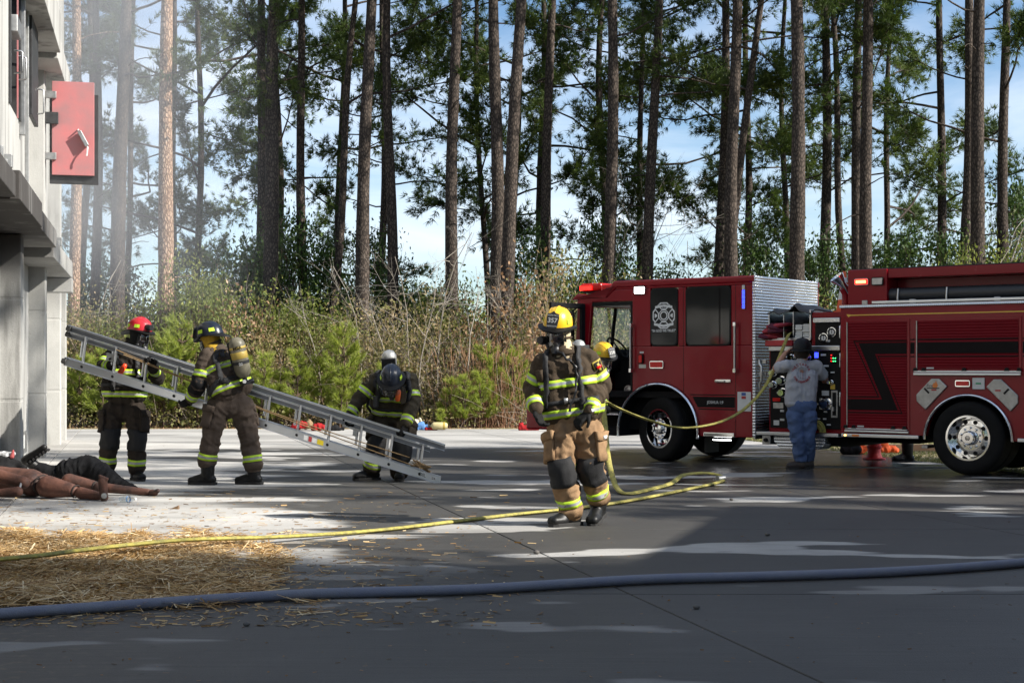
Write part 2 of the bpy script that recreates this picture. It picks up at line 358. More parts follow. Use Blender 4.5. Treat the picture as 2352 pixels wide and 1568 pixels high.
# local: x out of the facade, y along it (away), z up
def bpart(name, boxes, m=m_wall, bevel=.012, parent=None):
    b = MB()
    for q in boxes: b.box(*q)
    return b.build(name, m, parent or bld, bevel=bevel)
bpart('lower_wall', [(-6, -.25, -6.2, 6.0, -.05, 3.10), (-6, -.25, -16, -9.2, -.05, 3.10), (-6, -.25, -9.2, -6.2, 2.5, 3.10), (-6, -3.5, -9.2, -6.2, -.05, 2.5)])
for y0, y1 in ((-4.32, -3.9), (.1, .5), (4.05, 4.4), (5.87, 6.05)):
    for z0, z1 in ((-.05, .98), (1.0, 2.28), (2.30, 3.11)):
        bpart('column', [(-.30, .0, y0, y1, z0, z1)], bevel=.015)
    bpart('column_joint', [(-.30, -.006, y0 + .006, y1 - .006, .97, 2.31)], bevel=0)
bpart('floor_ledge', [(-6, .30, -16, -8.55, 3.12, 3.36)]); bpart('floor_ledge', [(-6, .34, -8.52, -5.45, 3.10, 3.40)]); bpart('floor_ledge', [(-6, .30, -5.42, -2.04, 3.12, 3.37)])
bpart('floor_ledge', [(-6, .26, -2.0, 3.1, 2.98, 3.27)]); bpart('ledge_end_block', [(-.3, .27, 2.75, 3.12, 2.72, 2.97)])
bpart('floor_ledge', [(-6, .05, 3.13, 6.05, 3.0, 3.27)])
# upper storey with window opening at y -6..-4.6
bpart('upper_wall', [(-6, 0, -16, -6.0, 3.37, 9), (-6, 0, -4.6, -3.65, 3.41, 9), (-6, 0, -6.0, -4.6, 3.41, 4.52), (-6, 0, -6.0, -4.6, 6.4, 9)])
bpart('upper_wall', [(-6, -.22, -3.65, 6.05, 3.28, 9.0)], bevel=0)
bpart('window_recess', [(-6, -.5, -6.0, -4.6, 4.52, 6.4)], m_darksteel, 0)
for y0, y1 in ((-.1, .3), (4.0, 4.4)): bpart('pilaster', [(-.25, 0, y0, y1, 3.28, 6.1)])
bpart('roof_ledge', [(-6, .3, -4.9, -1.1, 6.1, 6.7)]); bpart('roof_ledge', [(-6, .26, -1.07, 2.3, 6.02, 6.45)]); bpart('parapet', [(-6, .16, -4.9, 2.3, 6.72, 9.1)])
# hardware round the window
bpart('hinge_plate', [(-.02, .10, -5.95, -5.45, 5.35, 5.55)], m_galv, .01); 
bpart('window_jamb', [(-.5, .03, -6.0, -5.92, 4.5, 6.4)], m_darksteel, .004); bpart('window_jamb', [(-.5, .03, -4.68, -4.6, 4.5, 6.4)], m_darksteel, .004)
bpart('shutter_rail', [(0.002, .07, -4.55, -4.45, 4.35, 6.6)], m_galv, .004); bpart('shutter_rail', [(0.002, .05, -3.72, -3.66, 3.5, 6.6)], m_galv, .004)
sh = bpart('steel_shutter', [(.02, .075, -3.5, -2.4, 4.78, 6.5)], m_darksteel, .004)
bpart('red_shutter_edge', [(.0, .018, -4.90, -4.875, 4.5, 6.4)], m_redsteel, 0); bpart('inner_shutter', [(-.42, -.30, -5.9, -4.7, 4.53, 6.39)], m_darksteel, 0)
def loop_handle(y, z, hgt, x0=.075, out=.07, par=None, r=.011):
    b = MB(); b.tube([(x0, y, z), (x0 + out, y, z + .01), (x0 + out + .01, y, z + .03), (x0 + out + .01, y, z + hgt - .03), (x0 + out, y, z + hgt - .01), (x0, y, z + hgt)], r, 8)
    return b.build('loop_handle', m_steel, par or bld, smooth=40)
loop_handle(-2.5, 4.95, .35, par=sh); loop_handle(-4.75, 5.0, .3, .0, .09); loop_handle(-5.3, 4.98, .28, .0, .09)
for y, z in ((-8.9, 3.36), (-7.9, 3.41), (-4.6, 3.38), (-4.2, 3.38), (.9, 3.28)):
    bpart('latch_bracket', [(.05, .16, y, y + .2, z, z + .18), (.12, .2, y + .05, y + .15, z + .1, z + .24)], m_galv, .006)
    loop_handle(y + .3, z + .03, .16, .1, .06, r=.008)
# red steel shutter standing open, square to the facade
rs = bpart('red_shutter', [(.10, .74, .10, .155, 4.43, 5.90)], m_redsteel, .006)
bpart('shutter_back_frame', [(.06, .80, .165, .235, 4.30, 5.72)], m_darksteel, .006, rs)
for z in (4.66, 5.62): bpart('shutter_hinge', [(.0, .17, .03, .095, z, z + .11)], m_galv, .008, rs)
bpart('hinge_arm', [(-.02, .2, .02, .09, 5.22, 5.40)], m_darksteel, .006, rs)
b = MB(); b.obox(Matrix.Translation((.575, .03, 5.0)) @ Matrix.Rotation(R(-28), 4, 'Y'), .03, .05, .13); b.build('latch_handle', m_galv, rs, bevel=.006)
b = MB(); b.tube([(.5, .10, 5.15), (.5, 0.0, 5.13)], .012, 8); b.build('latch_pin', m_white, rs, smooth=40)
b = MB(); b.tube([(.63, .06, 4.89), (.645, -.03, 4.86), (.64, -.06, 4.78), (.63, -.05, 4.72)], .012, 8); b.build('latch_rod', m_white, rs, smooth=40)
bpart('pale_sign', [(-.215, -.205, -3.2, -2.55, 5.55, 5.8)], m_white, 0)
bpart('door_plate', [(-.245, -.235, -1.1, -.4, .12, .45)], m_galv, .003)
bpart('door_plate_mark', [(-.234, -.232, -1.0, -.85, .2, .4)], m_white, 0)

# second training building, out of frame to the right: its shadow lies over the foreground
m_wall2 = concrete_mat('block_concrete', (.50, .48, .44), bscale=60)
H2 = 6.0; off = H2 / math.tan(SUN_EL)
A2 = Vector((2.24 + SUN_XY.x * off, 15.2 + SUN_XY.y * off, 0)); ang2 = math.atan2(.297, .955)
b2 = empty('training_block', A2, -ang2, 'plain concrete training block standing out of frame to the right', 'building')
b = MB(); b.box(0, 9, -14, 0, -.05, H2 - .25); b.build('wall', m_wall2, b2, bevel=.02)
b = MB(); b.box(-.003, 9.1, -14.1, .003, H2 - .25, H2); b.build('roof_slab', m_wall2, b2, bevel=.02)
for y in (-3, -6.5, -10):
    for z in (1.0, 3.7):
        b = MB(); b.box(-.03, .02, y - .6, y + .6, z, z + 1.3); b.build('window_shutter', m_redsteel, b2, bevel=.01)
b = MB(); b.box(-.04, .02, -1.9, -.9, 0, 2.1); b.build('door', m_darksteel, b2, bevel=.01)
b = MB(); b.box(8.6 - A2.x, 19 - A2.x, 2.3 - A2.y, 5.35 - A2.y, 0, 5.0)  # unseen tower added on the roof to throw shade over the left foreground
b.xf(Matrix.Rotation(ang2, 4, 'Z') @ Matrix.Translation((0, 0, H2 + .005))); b.build('shade_tower', m_wall2, b2, bevel=.02)

# ------------------------------------------------------------------ vegetation
def bark_mat(name, c_dark, c_mid, c_light):
    m, t, out = new_mat(name); L = t.links.new
    g = N(t, 'ShaderNodeNewGeometry'); mp = N(t, 'ShaderNodeMapping'); mp.inputs['Scale'].default_value = (17, 17, 7.5); L(g.outputs['Position'], mp.inputs[0])
    v = N(t, 'ShaderNodeTexVoronoi', feature='DISTANCE_TO_EDGE', i_Scale=1.0); n = N(t, 'ShaderNodeTexNoise', i_Scale=1.3, i_Detail=5.0, i_Roughness=.6); L(mp.outputs[0], n.inputs['Vector'])
    wd = N(t, 'ShaderNodeMixRGB', blend_type='ADD', i_Fac=.6); L(mp.outputs[0], wd.inputs[1]); L(n.outputs['Color'], wd.inputs[2]); L(wd.outputs[0], v.inputs['Vector'])
    r = N(t, 'ShaderNodeValToRGB'); L(v.outputs['Distance'], r.inputs[0]); cr = r.color_ramp; cr.elements.new(.5)
    for e, (q, c) in zip(cr.elements, ((.02, c_dark), (.13, c_mid), (.4, c_light))): e.position = q; e.color = (*c, 1)
    oi = N(t, 'ShaderNodeTexNoise', i_Scale=.8, i_Detail=4.0); L(g.outputs['Position'], oi.inputs['Vector'])
    rr = N(t, 'ShaderNodeMapRange'); rr.inputs['To Min'].default_value = .55; rr.inputs['To Max'].default_value = 1.35; L(oi.outputs['Fac'], rr.inputs[0])
    mu = N(t, 'ShaderNodeMixRGB', blend_type='MULTIPLY', i_Fac=1.0); L(r.outputs[0], mu.inputs[1]); L(rr.outputs[0], mu.inputs[2])
    p = N(t, 'ShaderNodeBsdfPrincipled', i_Roughness=.9); p.inputs['Specular IOR Level'].default_value = .2
    b = N(t, 'ShaderNodeBump', i_Strength=1.0, i_Distance=.06); L(r.outputs[0], b.inputs['Height']); L(b.outputs[0], p.inputs['Normal'])
    L(mu.outputs[0], p.inputs['Base Color']); L(p.outputs[0], out.inputs[0]); return m
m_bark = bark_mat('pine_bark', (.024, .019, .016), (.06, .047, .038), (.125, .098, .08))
m_barkl = bark_mat('pine_bark_sunlit', (.15, .09, .06), (.34, .22, .145), (.56, .40, .29))  # sunlit copy of the bark: the sun's brightness is put into its colours
m_twig = mat('grey_twig', (.27, .225, .175), .85, var=.35, scale=3)
m_twigd = mat('brown_twig', (.10, .065, .045), .9, var=.4, scale=3)
m_palestem = mat('pale_stem', (.30, .265, .22), .8, var=.3, scale=5)
m_needle = leaf_mat('pine_needles', ((0, (.028, .050, .014)), (.5, (.072, .110, .025)), (.8, (.15, .185, .043)), (1, (.24, .235, .075))), .35)
m_youngneedle = leaf_mat('young_needles', ((0, (.13, .18, .03)), (.5, (.28, .34, .065)), (1, (.48, .49, .15))), .45)
m_leafdark = leaf_mat('evergreen_leaves', ((0, (.026, .048, .014)), (.5, (.06, .105, .026)), (1, (.14, .20, .05))), .3)
m_leafmid = leaf_mat('olive_leaves', ((0, (.08, .105, .025)), (.5, (.19, .225, .055)), (1, (.38, .38, .12))), .4)
m_leafbrown = leaf_mat('dry_leaves', ((0, (.14, .075, .035)), (.5, (.34, .21, .12)), (1, (.58, .44, .29))), .35)
m_leafmix = leaf_mat('mixed_leaves', ((0, (.075, .09, .028)), (.4, (.22, .215, .075)), (.6, (.32, .24, .13)), (1, (.52, .40, .25))), .4)

def rnd_unit(rng, n):
    v = rng.normal(size=(n, 3)); return v / np.linalg.norm(v, axis=1, keepdims=True)
def needles(rng, P, D, n=12, L=.2, w=.011, spread=.85):
    P = np.repeat(P, n, 0); D = np.repeat(D, n, 0)
    d = D + rnd_unit(rng, len(P)) * spread; d /= np.linalg.norm(d, axis=1, keepdims=True)
    s = np.cross(d, rnd_unit(rng, len(P))); s /= np.linalg.norm(s, axis=1, keepdims=True) + 1e-9
    l = (L * rng.uniform(.7, 1.15, len(P)))[:, None]
    st = P + d * l * .08
    V = np.stack([st - s * w, st + s * w, P + d * l], 1)
    return V.reshape(-1, 3), np.arange(len(V) * 3).reshape(-1, 3)
def leaves(rng, P, size=.07, asp=.5, up=.3):
    n = len(P); d = rnd_unit(rng, n); d[:, 2] += up * rng.normal(size=n); d /= np.linalg.norm(d, axis=1, keepdims=True)
    s = np.cross(d, rnd_unit(rng, n)); s /= np.linalg.norm(s, axis=1, keepdims=True) + 1e-9
    l = (size * rng.uniform(.6, 1.4, n))[:, None]
    V = np.stack([P - d * l * .5, P + s * l * asp * .5, P + d * l * .5, P - s * l * asp * .5], 1)
    return V.reshape(-1, 3), np.arange(n * 4).reshape(-1, 4)
class TB:                                   # many thin tubes, fast
    def __init__(s): s.V = []; s.F = []; s.n = 0
    def tube(s, pts, rad, n=5):
        pts = np.asarray(pts, float); k = len(pts); rad = np.broadcast_to(np.asarray(rad, float), (k,))
        t = np.gradient(pts, axis=0); t /= np.linalg.norm(t, axis=1, keepdims=True) + 1e-9
        ref = np.array([0, 0, 1.]) if abs(t[0, 2]) < .8 else np.array([1., 0, 0])
        b = np.cross(t, ref); b /= np.linalg.norm(b, axis=1, keepdims=True) + 1e-9; c = np.cross(b, t)
        a = np.arange(n) * 2 * np.pi / n
        V = pts[:, None] + rad[:, None, None] * (b[:, None] * np.cos(a)[None, :, None] + c[:, None] * np.sin(a)[None, :, None])
        i = np.arange(k - 1)[:, None] * n; j = np.arange(n)[None]; j2 = (j + 1) % n
        F = np.stack([i + j, i + j2, i + n + j2, i + n + j], -1).reshape(-1, 4) + s.n
        s.V.append(V.reshape(-1, 3)); s.F.append(F); s.n += k * n
    def mesh(s, name, m, parent=None, **kw): return fast_mesh(name, np.concatenate(s.V), np.concatenate(s.F), m, parent=parent, smooth=True, **kw)

def bend(rng, a, d, L, k, wob=.12, sag=0.):
    pts = [np.array(a, float)]; d = np.array(d, float)
    for i in range(k):
        d = d + rng.normal(size=3) * wob; d[2] += sag; d /= np.linalg.norm(d)
        pts.append(pts[-1] + d * L / k)
    return np.array(pts)

def pine_parts(rng, spine, r0, H, z_start, dens, blen, root, bark, z_dense=99, dead=4, tuft_n=11, needle_w=.012):
    """spine(z)->xy offset. Builds trunk, limbs and crown meshes under root (all in root space)."""
    zs = np.concatenate([np.linspace(0, H * .6, 26), np.linspace(H * .6, H, 8)[1:]])
    tr = TB(); pts = np.array([[*spine(z), z] for z in zs])
    rad = r0 * (1 - .72 * (zs / H) ** 1.1) * (1 + .35 * np.exp(-zs / .5)) * (1 + rng.normal(size=len(zs)) * .025)
    tr.tube(pts, rad, 14); tr.mesh('trunk', bark, root)
    lb = TB(); TP = []; TD = []
    def limb(z, L, el, az, foliage=True, rb=None):
        p0 = np.array([*spine(z), z]); d = np.array([math.cos(az) * math.cos(el), math.sin(az) * math.cos(el), math.sin(el)])
        pts = bend(rng, p0, d, L, 7, .16, .035 if foliage else -.02)
        rb = rb or .008 + .007 * L
        lb.tube(pts, np.linspace(rb, .008, len(pts)), 5)
        if not foliage: return
        nt = int(6 + L * 8.0)
        for q in range(nt):
            t = rng.uniform(.3, 1) ** .7 * 7; i = min(int(t), 6); p = pts[i] + (pts[i + 1] - pts[i]) * (t - i)
            ax = pts[i + 1] - pts[i]; ax /= np.linalg.norm(ax)
            dd = ax * .7 + rng.normal(size=3) * .6; dd[2] += .15; dd /= np.linalg.norm(dd)
            tl = rng.uniform(.35, .95) * min(1, .5 + L * .2); tw = bend(rng, p, dd, tl, 3, .2, .06)
            lb.tube(tw, [.008, .006, .005, .004], 3)
            for w in (1, 1.5, 2, 2.5, 3, 3):
                k = int(w); fr = w - k; pp = tw[k] if fr == 0 else (tw[k] + tw[k + 1]) / 2
                TP.append(pp + rng.normal(size=3) * .05); TD.append((tw[3] - tw[2]) / np.linalg.norm(tw[3] - tw[2]))
    z = z_start
    while z < H * .99:
        fr = (z - z_start) / (H - z_start)
        L = blen * (.55 + .75 * math.sin(math.pi * min(.95, fr * .8 + .15))) * rng.uniform(.55, 1.2)
        limb(z, L, rng.uniform(-.1, .45), rng.uniform(0, 6.283))
        z += rng.uniform(.3, 1.25) * (1 if z < z_dense else 2.6) / dens
    for q in range(dead): limb(rng.uniform(min(2.5, z_start * .5), z_start + 1), rng.uniform(.3, 1.6), rng.uniform(-.2, .5), rng.uniform(0, 6.283), False, .02)
    lb.mesh('limbs', bark, root)['kind'] = 'stuff'
    P = np.array(TP); D = np.array(TD); V, F = needles(rng, P, D, tuft_n, .25, needle_w)
    clump = np.array([noise.noise(Vector(p) * .9) for p in P]) * .35 + .42
    tint = np.clip(np.repeat(clump, tuft_n) + rng.normal(size=len(F)) * .12, 0, 1)
    fast_mesh('crown', V, F, m_needle, tint, root)['kind'] = 'stuff'

# x at y=600, x at y=0 (photo, 2352 wide), width there, first green branch height share, density, label
PINES = [
 (172, 178, 20, 42, .50, .8, 'pale sunlit pine trunk nearest the concrete building, upper part seen beside the roof ledge'),
 (196, 207, 14, 47, .42, .8, 'thin leaning pine just right of the building roofline, in the smoke'),
 (221, 224, 18, 44, .40, 1.0, 'smoky grey pine right behind the red shutter'),
 (272, 288, 27, 40, .46, 1.0, 'stout smoke-veiled pine between the red shutter and the bright tan pine'),
 (292, 310, 11, 52, .22, 1.2, 'slim dark pine half hidden behind the stout smoke-veiled trunk'),
 (379, 385, 28, 38.5, .60, .8, 'brightly sunlit tan pine trunk behind the red-helmeted firefighter'),
 (400, 398, 13, 55, .15, 1.2, 'dark pine directly behind the bright tan trunk'),
 (455, 459, 13, 50, .16, 1.5, 'thin forked-looking pine right of the bright tan trunk, green branches low down'),
 (600, 602, 19, 46, .45, .9, 'left trunk of the close pair above the black-helmeted firefighter'),
 (617, 633, 27, 42, .50, .9, 'right, thicker trunk of the close pair above the black-helmeted firefighter'),
 (640, 636, 14, 56, .18, 1.2, 'dim pine behind the close pair, with a curved low limb'),
 (696, 689, 18, 44, .48, 1.0, 'straight lone pine between the close pair and the leaning pine'),
 (768, 822, 15, 43, .42, .9, 'pine leaning to the right, left of the bent firefighter'),
 (778, 792, 15, 52, .20, 1.3, 'darker pine crossing behind the leaning pine'),
 (833, 851, 25, 41, .52, .9, 'thick slightly leaning pine left of the bent firefighter'),
 (875, 884, 14, 47, .30, 1.1, 'slim left trunk of the pair straight above the bent firefighter'),
 (897, 892, 20, 42, .45, 1.0, 'brown right trunk of the pair straight above the bent firefighter'),
 (1038, 1047, 23, 41, .50, 1.0, 'tall solitary pine between the bent firefighter and the yellow-helmeted one'),
 (1114, 1089, 11, 50, .22, 1.3, 'thin crooked pine leaning left near the middle'),
 (1139, 1138, 25, 41, .55, .8, 'straight pale-barked pine left of the crossing leaner'),
 (1166, 1197, 25, 40, .55, .8, 'sunlit pale pine leaning right, crossing its straight neighbour'),
 (1183, 1187, 13, 51, .25, 1.1, 'dark pine behind the sunlit leaning pine'),
 (1243, 1246, 14, 50, .22, 1.3, 'dark slim pine above the yellow-helmeted walker'),
 (1252, 1267, 19, 43, .45, 1.0, 'brown pine right beside the slim one above the yellow-helmeted walker'),
 (1384, 1384, 15, 49, .25, 1.3, 'dark left trunk of the pair rising behind the engine cab front'),
 (1402, 1407, 23, 42, .48, .9, 'right trunk of the pair rising behind the engine cab front'),
 (1468, 1478, 13, 50, .24, 1.2, 'slim pine above the white cab floodlight'),
 (1489, 1512, 21, 43, .48, .9, 'reddish pine leaning right above the cab window emblem'),
 (1654, 1669, 19, 46, .35, 1.0, 'left trunk of the group of pines above the rear cab door'),
 (1682, 1689, 24, 41, .50, .9, 'thick middle trunk of the group above the rear cab door'),
 (1676, 1746, 16, 42.5, .45, .9, 'pine leaning strongly right above the rear cab door'),
 (1713, 1718, 14, 52, .20, 1.3, 'dark vine-footed pine behind the strongly leaning one'),
 (1801, 1803, 12, 50, .22, 1.2, 'slim pine above the diamond plate of the cab rear'),
 (1833, 1829, 27, 39, .58, .8, 'thick reddish pine directly above the diamond plate of the cab rear'),
 (1896, 1897, 19, 46, .30, 1.2, 'dark branchy pine above the pump panel'),
 (1941, 1905, 13, 44, .40, .9, 'thin pine leaning left above the pump panel'),
 (1967, 1970, 19, 43, .45, 1.0, 'left trunk of the touching pair above the red flashing light'),
 (1991, 1991, 23, 40.5, .50, .9, 'right trunk of the touching pair above the red flashing light'),
 (2030, 2051, 12, 52, .16, 1.5, 'thin forked pine with many low arching branches right of the touching pair'),
 (2163, 2158, 17, 47, .26, 1.4, 'dark branchy pine above the roll-up door'),
 (2214, 2230, 20, 43, .45, 1.0, 'left trunk of the rightmost pair, leaning slightly'),
 (2245, 2249, 26, 40, .50, .9, 'thick right trunk of the rightmost pair'),
 (2304, 2309, 21, 44, .30, 1.2, 'pine nearest the right edge of the picture'),
]
rngP = np.random.default_rng(11)
pine_roots = []
for i, (x6, x0, w, Yd, cs, dens, lab) in enumerate(PINES):
    rng = np.random.default_rng(100 + i)
    X6 = (x6 - 1176) / FPX * Yd; Z6 = CAMH + 245 / FPX * Yd; X0 = (x0 - 1176) / FPX * Yd; Z0 = CAMH + 845 / FPX * Yd
    sl_ = (X0 - X6) / (Z0 - Z6); H = rng.uniform(19, 23); r0 = w / FPX * Yd * .5 * 1.45
    bx = X6 - sl_ * Z6; ph = rng.uniform(0, 6.28); amp = rng.uniform(.02, .07) * (1.8 if w < 16 else 1)
    def spine(z, sl_=sl_, ph=ph, amp=amp):
        zz = min(z, 12) + max(z - 12, 0) * .4
        return (sl_ * zz + amp * math.sin(z * .55 + ph), amp * .6 * math.sin(z * .4 + ph * 2))
    root = empty('pine_tree', (bx, Yd, -.06), 0, lab, 'tree', 'tall pines along the wood edge')
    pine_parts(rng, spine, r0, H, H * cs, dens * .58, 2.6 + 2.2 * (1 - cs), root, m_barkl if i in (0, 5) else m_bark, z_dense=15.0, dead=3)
    pine_roots.append(root)

# pines out of frame to the right and behind the camera, whose shade lies on the pavement
SHADE = [(15.5, 13.2, 36), (23.0, 12.4, 20), (19.5, 9.6, 12), (27.0, 14.6, 3), (33, 9.0, 30), (30.5, 17.5, 17), (36, 13.5, 9), (26, 8.0, 41), (21, 14.8, 38), (34, 16.5, 22), (25, 17.5, 34),
         (17, -.5, 18), (20, -1.2, 7), (21.5, .8, 38), (26.5, -1.0, 42)]
SLAB = ['pine out of frame to the right casting shade across the pavement']
for k, (x, y, src) in enumerate(SHADE):
    o = copy_tree(pine_roots[src]); o.location = (x, y, -.06); o.rotation_euler.z = k * 1.7
    o['label'] = SLAB[0]; o['group'] = 'pines out of frame whose shade crosses the pavement'

# unseen pines added behind and left of the camera to block low sky
for k in range(26):
    a = R(150 + 8.0 * k); rr = 34 + 7 * math.sin(k * 2.3)
    o = copy_tree(pine_roots[(k * 5) % len(pine_roots)]); o.location = (rr * math.cos(a) - 4, rr * math.sin(a) + 6, -.06); o.rotation_euler.z = k * 2.1
    o['label'] = 'unseen pine added behind the camera to block low sky'; o['group'] = 'unseen pines added behind the camera'

# ---- shrubs
def shrub_mesh(seed, Rr, H, nclump, nleaf, size, crad=.3, asp=.5, base=.15, bare=0.):
    rng = np.random.default_rng(seed); P = []; st = TB()
    for c in range(nclump):
        th = rng.uniform(0, 6.283); rr = Rr * math.sqrt(rng.uniform(0, 1)); z = H * (base + (1 - base) * rng.uniform(0, 1) ** .8) * (1 - .45 * (rr / Rr) ** 2)
        ctr = np.array([rr * math.cos(th), rr * math.sin(th) * .75, z])
        root = np.array([rng.normal() * .15 * Rr, rng.normal() * .15 * Rr, 0])
        mid = (root + ctr) / 2 + np.array([0, 0, .15 * H]) * rng.uniform(-.3, 1)
        st.tube([root, (root + mid) / 2 + rng.normal(size=3) * .05, mid, (mid + ctr) / 2 + rng.normal(size=3) * .05, ctr], [.018, .015, .012, .008, .005], 4)
        for q in range(3):
            e = ctr + rng.normal(size=3) * crad * 1.3; st.tube([mid, (mid + e) / 2 + rng.normal(size=3) * .05, e], [.008, .006, .003], 3)
        if rng.uniform() > bare:
            n = int(nleaf / nclump * rng.uniform(.5, 1.5)); q = rng.normal(size=(n, 3)) * np.array([crad, crad, crad * .75]) * rng.uniform(.6, 1.3)
            P.append(ctr + q)
    P = np.concatenate(P); P[:, 2] = np.abs(P[:, 2]) + .02; V, F = leaves(rng, P, size, asp)
    cl = np.array([noise.noise(Vector(p) * 1.6 + Vector((seed, 0, 0))) for p in P]) * .4 + .45
    tint = np.clip(cl + rng.normal(size=len(F)) * .15, 0, 1)
    return st, V, F, tint
def shrub_proto(seed, name, leafm, stemm, *a, **k):
    st, V, F, tint = shrub_mesh(seed, *a, **k)
    return (name, fast_mesh('foliage', V, F, leafm, tint, parent=False), st.mesh('stems', stemm, parent=False))
PROTO = {
 'dark': [shrub_proto(s, 'evergreen_shrub', m_leafdark, m_twigd, 1.5, 3.4, 78, 11000, .085, .27) for s in (1, 2, 3)],
 'olive': [shrub_proto(s, 'leafy_shrub', m_leafmid, m_twigd, 1.2, 2.7, 54, 6000, .075, .27) for s in (4, 5, 6)],
 'mix': [shrub_proto(s, 'brown_leaved_shrub', m_leafmix, m_twig, 1.3, 2.6, 46, 4600, .08, .33, bare=.1) for s in (7, 8, 9)],
 'brown': [shrub_proto(s, 'dry_leaved_shrub', m_leafbrown, m_twig, 1.1, 2.3, 40, 2200, .10, .33, bare=.15) for s in (10, 11)],
}
def put_shrub(kind, var, x, Y, s, sz, lab, grp):
    nm, fm, sm = PROTO[kind][var % len(PROTO[kind])]
    r = empty(nm, ((x - 1176) / FPX * Y, Y, -.06), (var * 1.3 + x * .01) % 6.28, lab, 'shrub', grp)
    r.scale = (s * 1.05, s, sz * 1.1); link('foliage', fm, r)['kind'] = 'stuff'; link('stems', sm, r)['kind'] = 'stuff'
SHRUBS = [  # kind, photo x, distance, width scale, height scale, label
 ('mix', 175, 38.5, 1.0, 1.15, 'yellow-brown shrub beside the last concrete column'), ('mix', 250, 38, 1.1, 1.1, 'thin yellow-leaved shrub above the raised ladder end'),
 ('olive', 320, 38.5, 1.0, 1.0, 'mixed shrub behind the red helmet'), ('dark', 250, 46, 1.2, 1.35, 'dark evergreen mass at the foot of the smoke-veiled pines'),
 ('olive', 425, 38, 1.0, 1.45, 'tall yellow-green shrub right of the bright tan pine'), ('olive', 470, 39, 1.05, 1.3, 'yellow-green shrub between the tan pine and the black helmet'),
 ('brown', 560, 38.2, 1.0, 1.35, 'coppery dry-leaved shrub above the black helmet'), ('olive', 610, 39, 1.2, 1.2, 'olive shrub right of the coppery one'),
 ('dark', 590, 43, 1.05, 1.55, 'dark round evergreen at the foot of the close pine pair, left half'), ('dark', 668, 43.5, 1.15, 1.65, 'dark round evergreen at the foot of the close pine pair, right half'),
 ('dark', 760, 44, 1.0, 1.35, 'dark evergreen under the pine leaning right'), ('olive', 700, 39, 1.1, 1.15, 'grey-green shrub below the dark round evergreens'),
 ('mix', 790, 39.5, 1.1, 1.1, 'brownish shrub right behind the middle of the ladder'), ('dark', 868, 44.5, .95, 1.5, 'ivy-dark evergreen clothing the pair of trunks above the bent firefighter'),
 ('mix', 880, 38.6, 1.1, 1.05, 'tangled brown shrub above the bent firefighter'), ('mix', 975, 40, 1.2, 1.2, 'grey tangled shrub right of the bent firefighter'),
 ('olive', 1050, 41, 1.1, 1.35, 'olive shrub below the solitary pine'), ('brown', 1120, 38.6, 1.0, 1.15, 'dry reddish shrub left of the yellow-helmeted walker'),
 ('dark', 1215, 43, 1.0, 1.5, 'dark evergreen between the pale pines and the yellow helmet'), ('brown', 1205, 38.2, 1.1, 1.5, 'tan dry-leaved shrub just left of the yellow helmet'),
 ('mix', 1270, 39, 1.1, 1.5, 'pale dry-leaved shrub above the yellow helmet'), ('olive', 1310, 42, 1.1, 1.5, 'tall bright shrub left of the engine lightbar'),
 ('dark', 1385, 44, 1.0, 1.6, 'dark evergreen behind the engine lightbar'), ('mix', 1430, 40, 1.1, 1.3, 'brown shrub showing over the cab roof'),
 ('dark', 1530, 45, 1.1, 1.25, 'dark evergreen over the cab roof behind the window emblem'), ('olive', 1600, 42, 1.1, 1.25, 'green shrub over the cab roof left of the leaning pine'),
 ('dark', 1735, 46, 1.1, 1.7, 'vine-dark evergreen above the end of the cab roof'), ('dark', 1880, 44, 1.0, 1.5, 'dark evergreen behind the pump panel'),
 ('olive', 1905, 40, .9, 1.2, 'olive shrub in the gap between cab and hose bed'), ('brown', 1880, 38.2, .9, 1.2, 'dry brown shrub in the gap between cab and hose bed'),
 ('dark', 2060, 44, 1.2, 1.5, 'dark evergreen right of the touching pair of pines'), ('dark', 2190, 43, 1.0, 1.45, 'deep green shrub above the black suction hose'),
 ('olive', 2215, 39.5, .9, 1.6, 'bright green shrub left of the thick rightmost pair'), ('olive', 2320, 40, 1.2, 1.6, 'sunlit green shrub at the right edge of the picture'),
 ('dark', 2330, 45, 1.2, 1.9, 'dark tree-like evergreen at the right edge behind the sunlit shrub'), ('dark', 1000, 50, 1.2, 1.2, 'distant dark evergreen seen between solitary pine and its left neighbours'),
 ('dark', 470, 50, 1.2, 1.35, 'distant dark evergreen seen right of the bright tan pine'),
 ('mix', 640, 37.8, .95, .95, 'low brown shrub just above the ladder middle'), ('mix', 1030, 38.2, 1.0, .9, 'low tangled brown shrub right of the bent firefighter'),
 ('olive', 215, 37.6, .9, .9, 'low green shrub seen under the raised ladder end'),
]
for i, (kind, x, Y, s, sz, lab) in enumerate(SHRUBS): put_shrub(kind, i, x, Y, s, sz, lab, 'undergrowth shrubs along the wood edge')

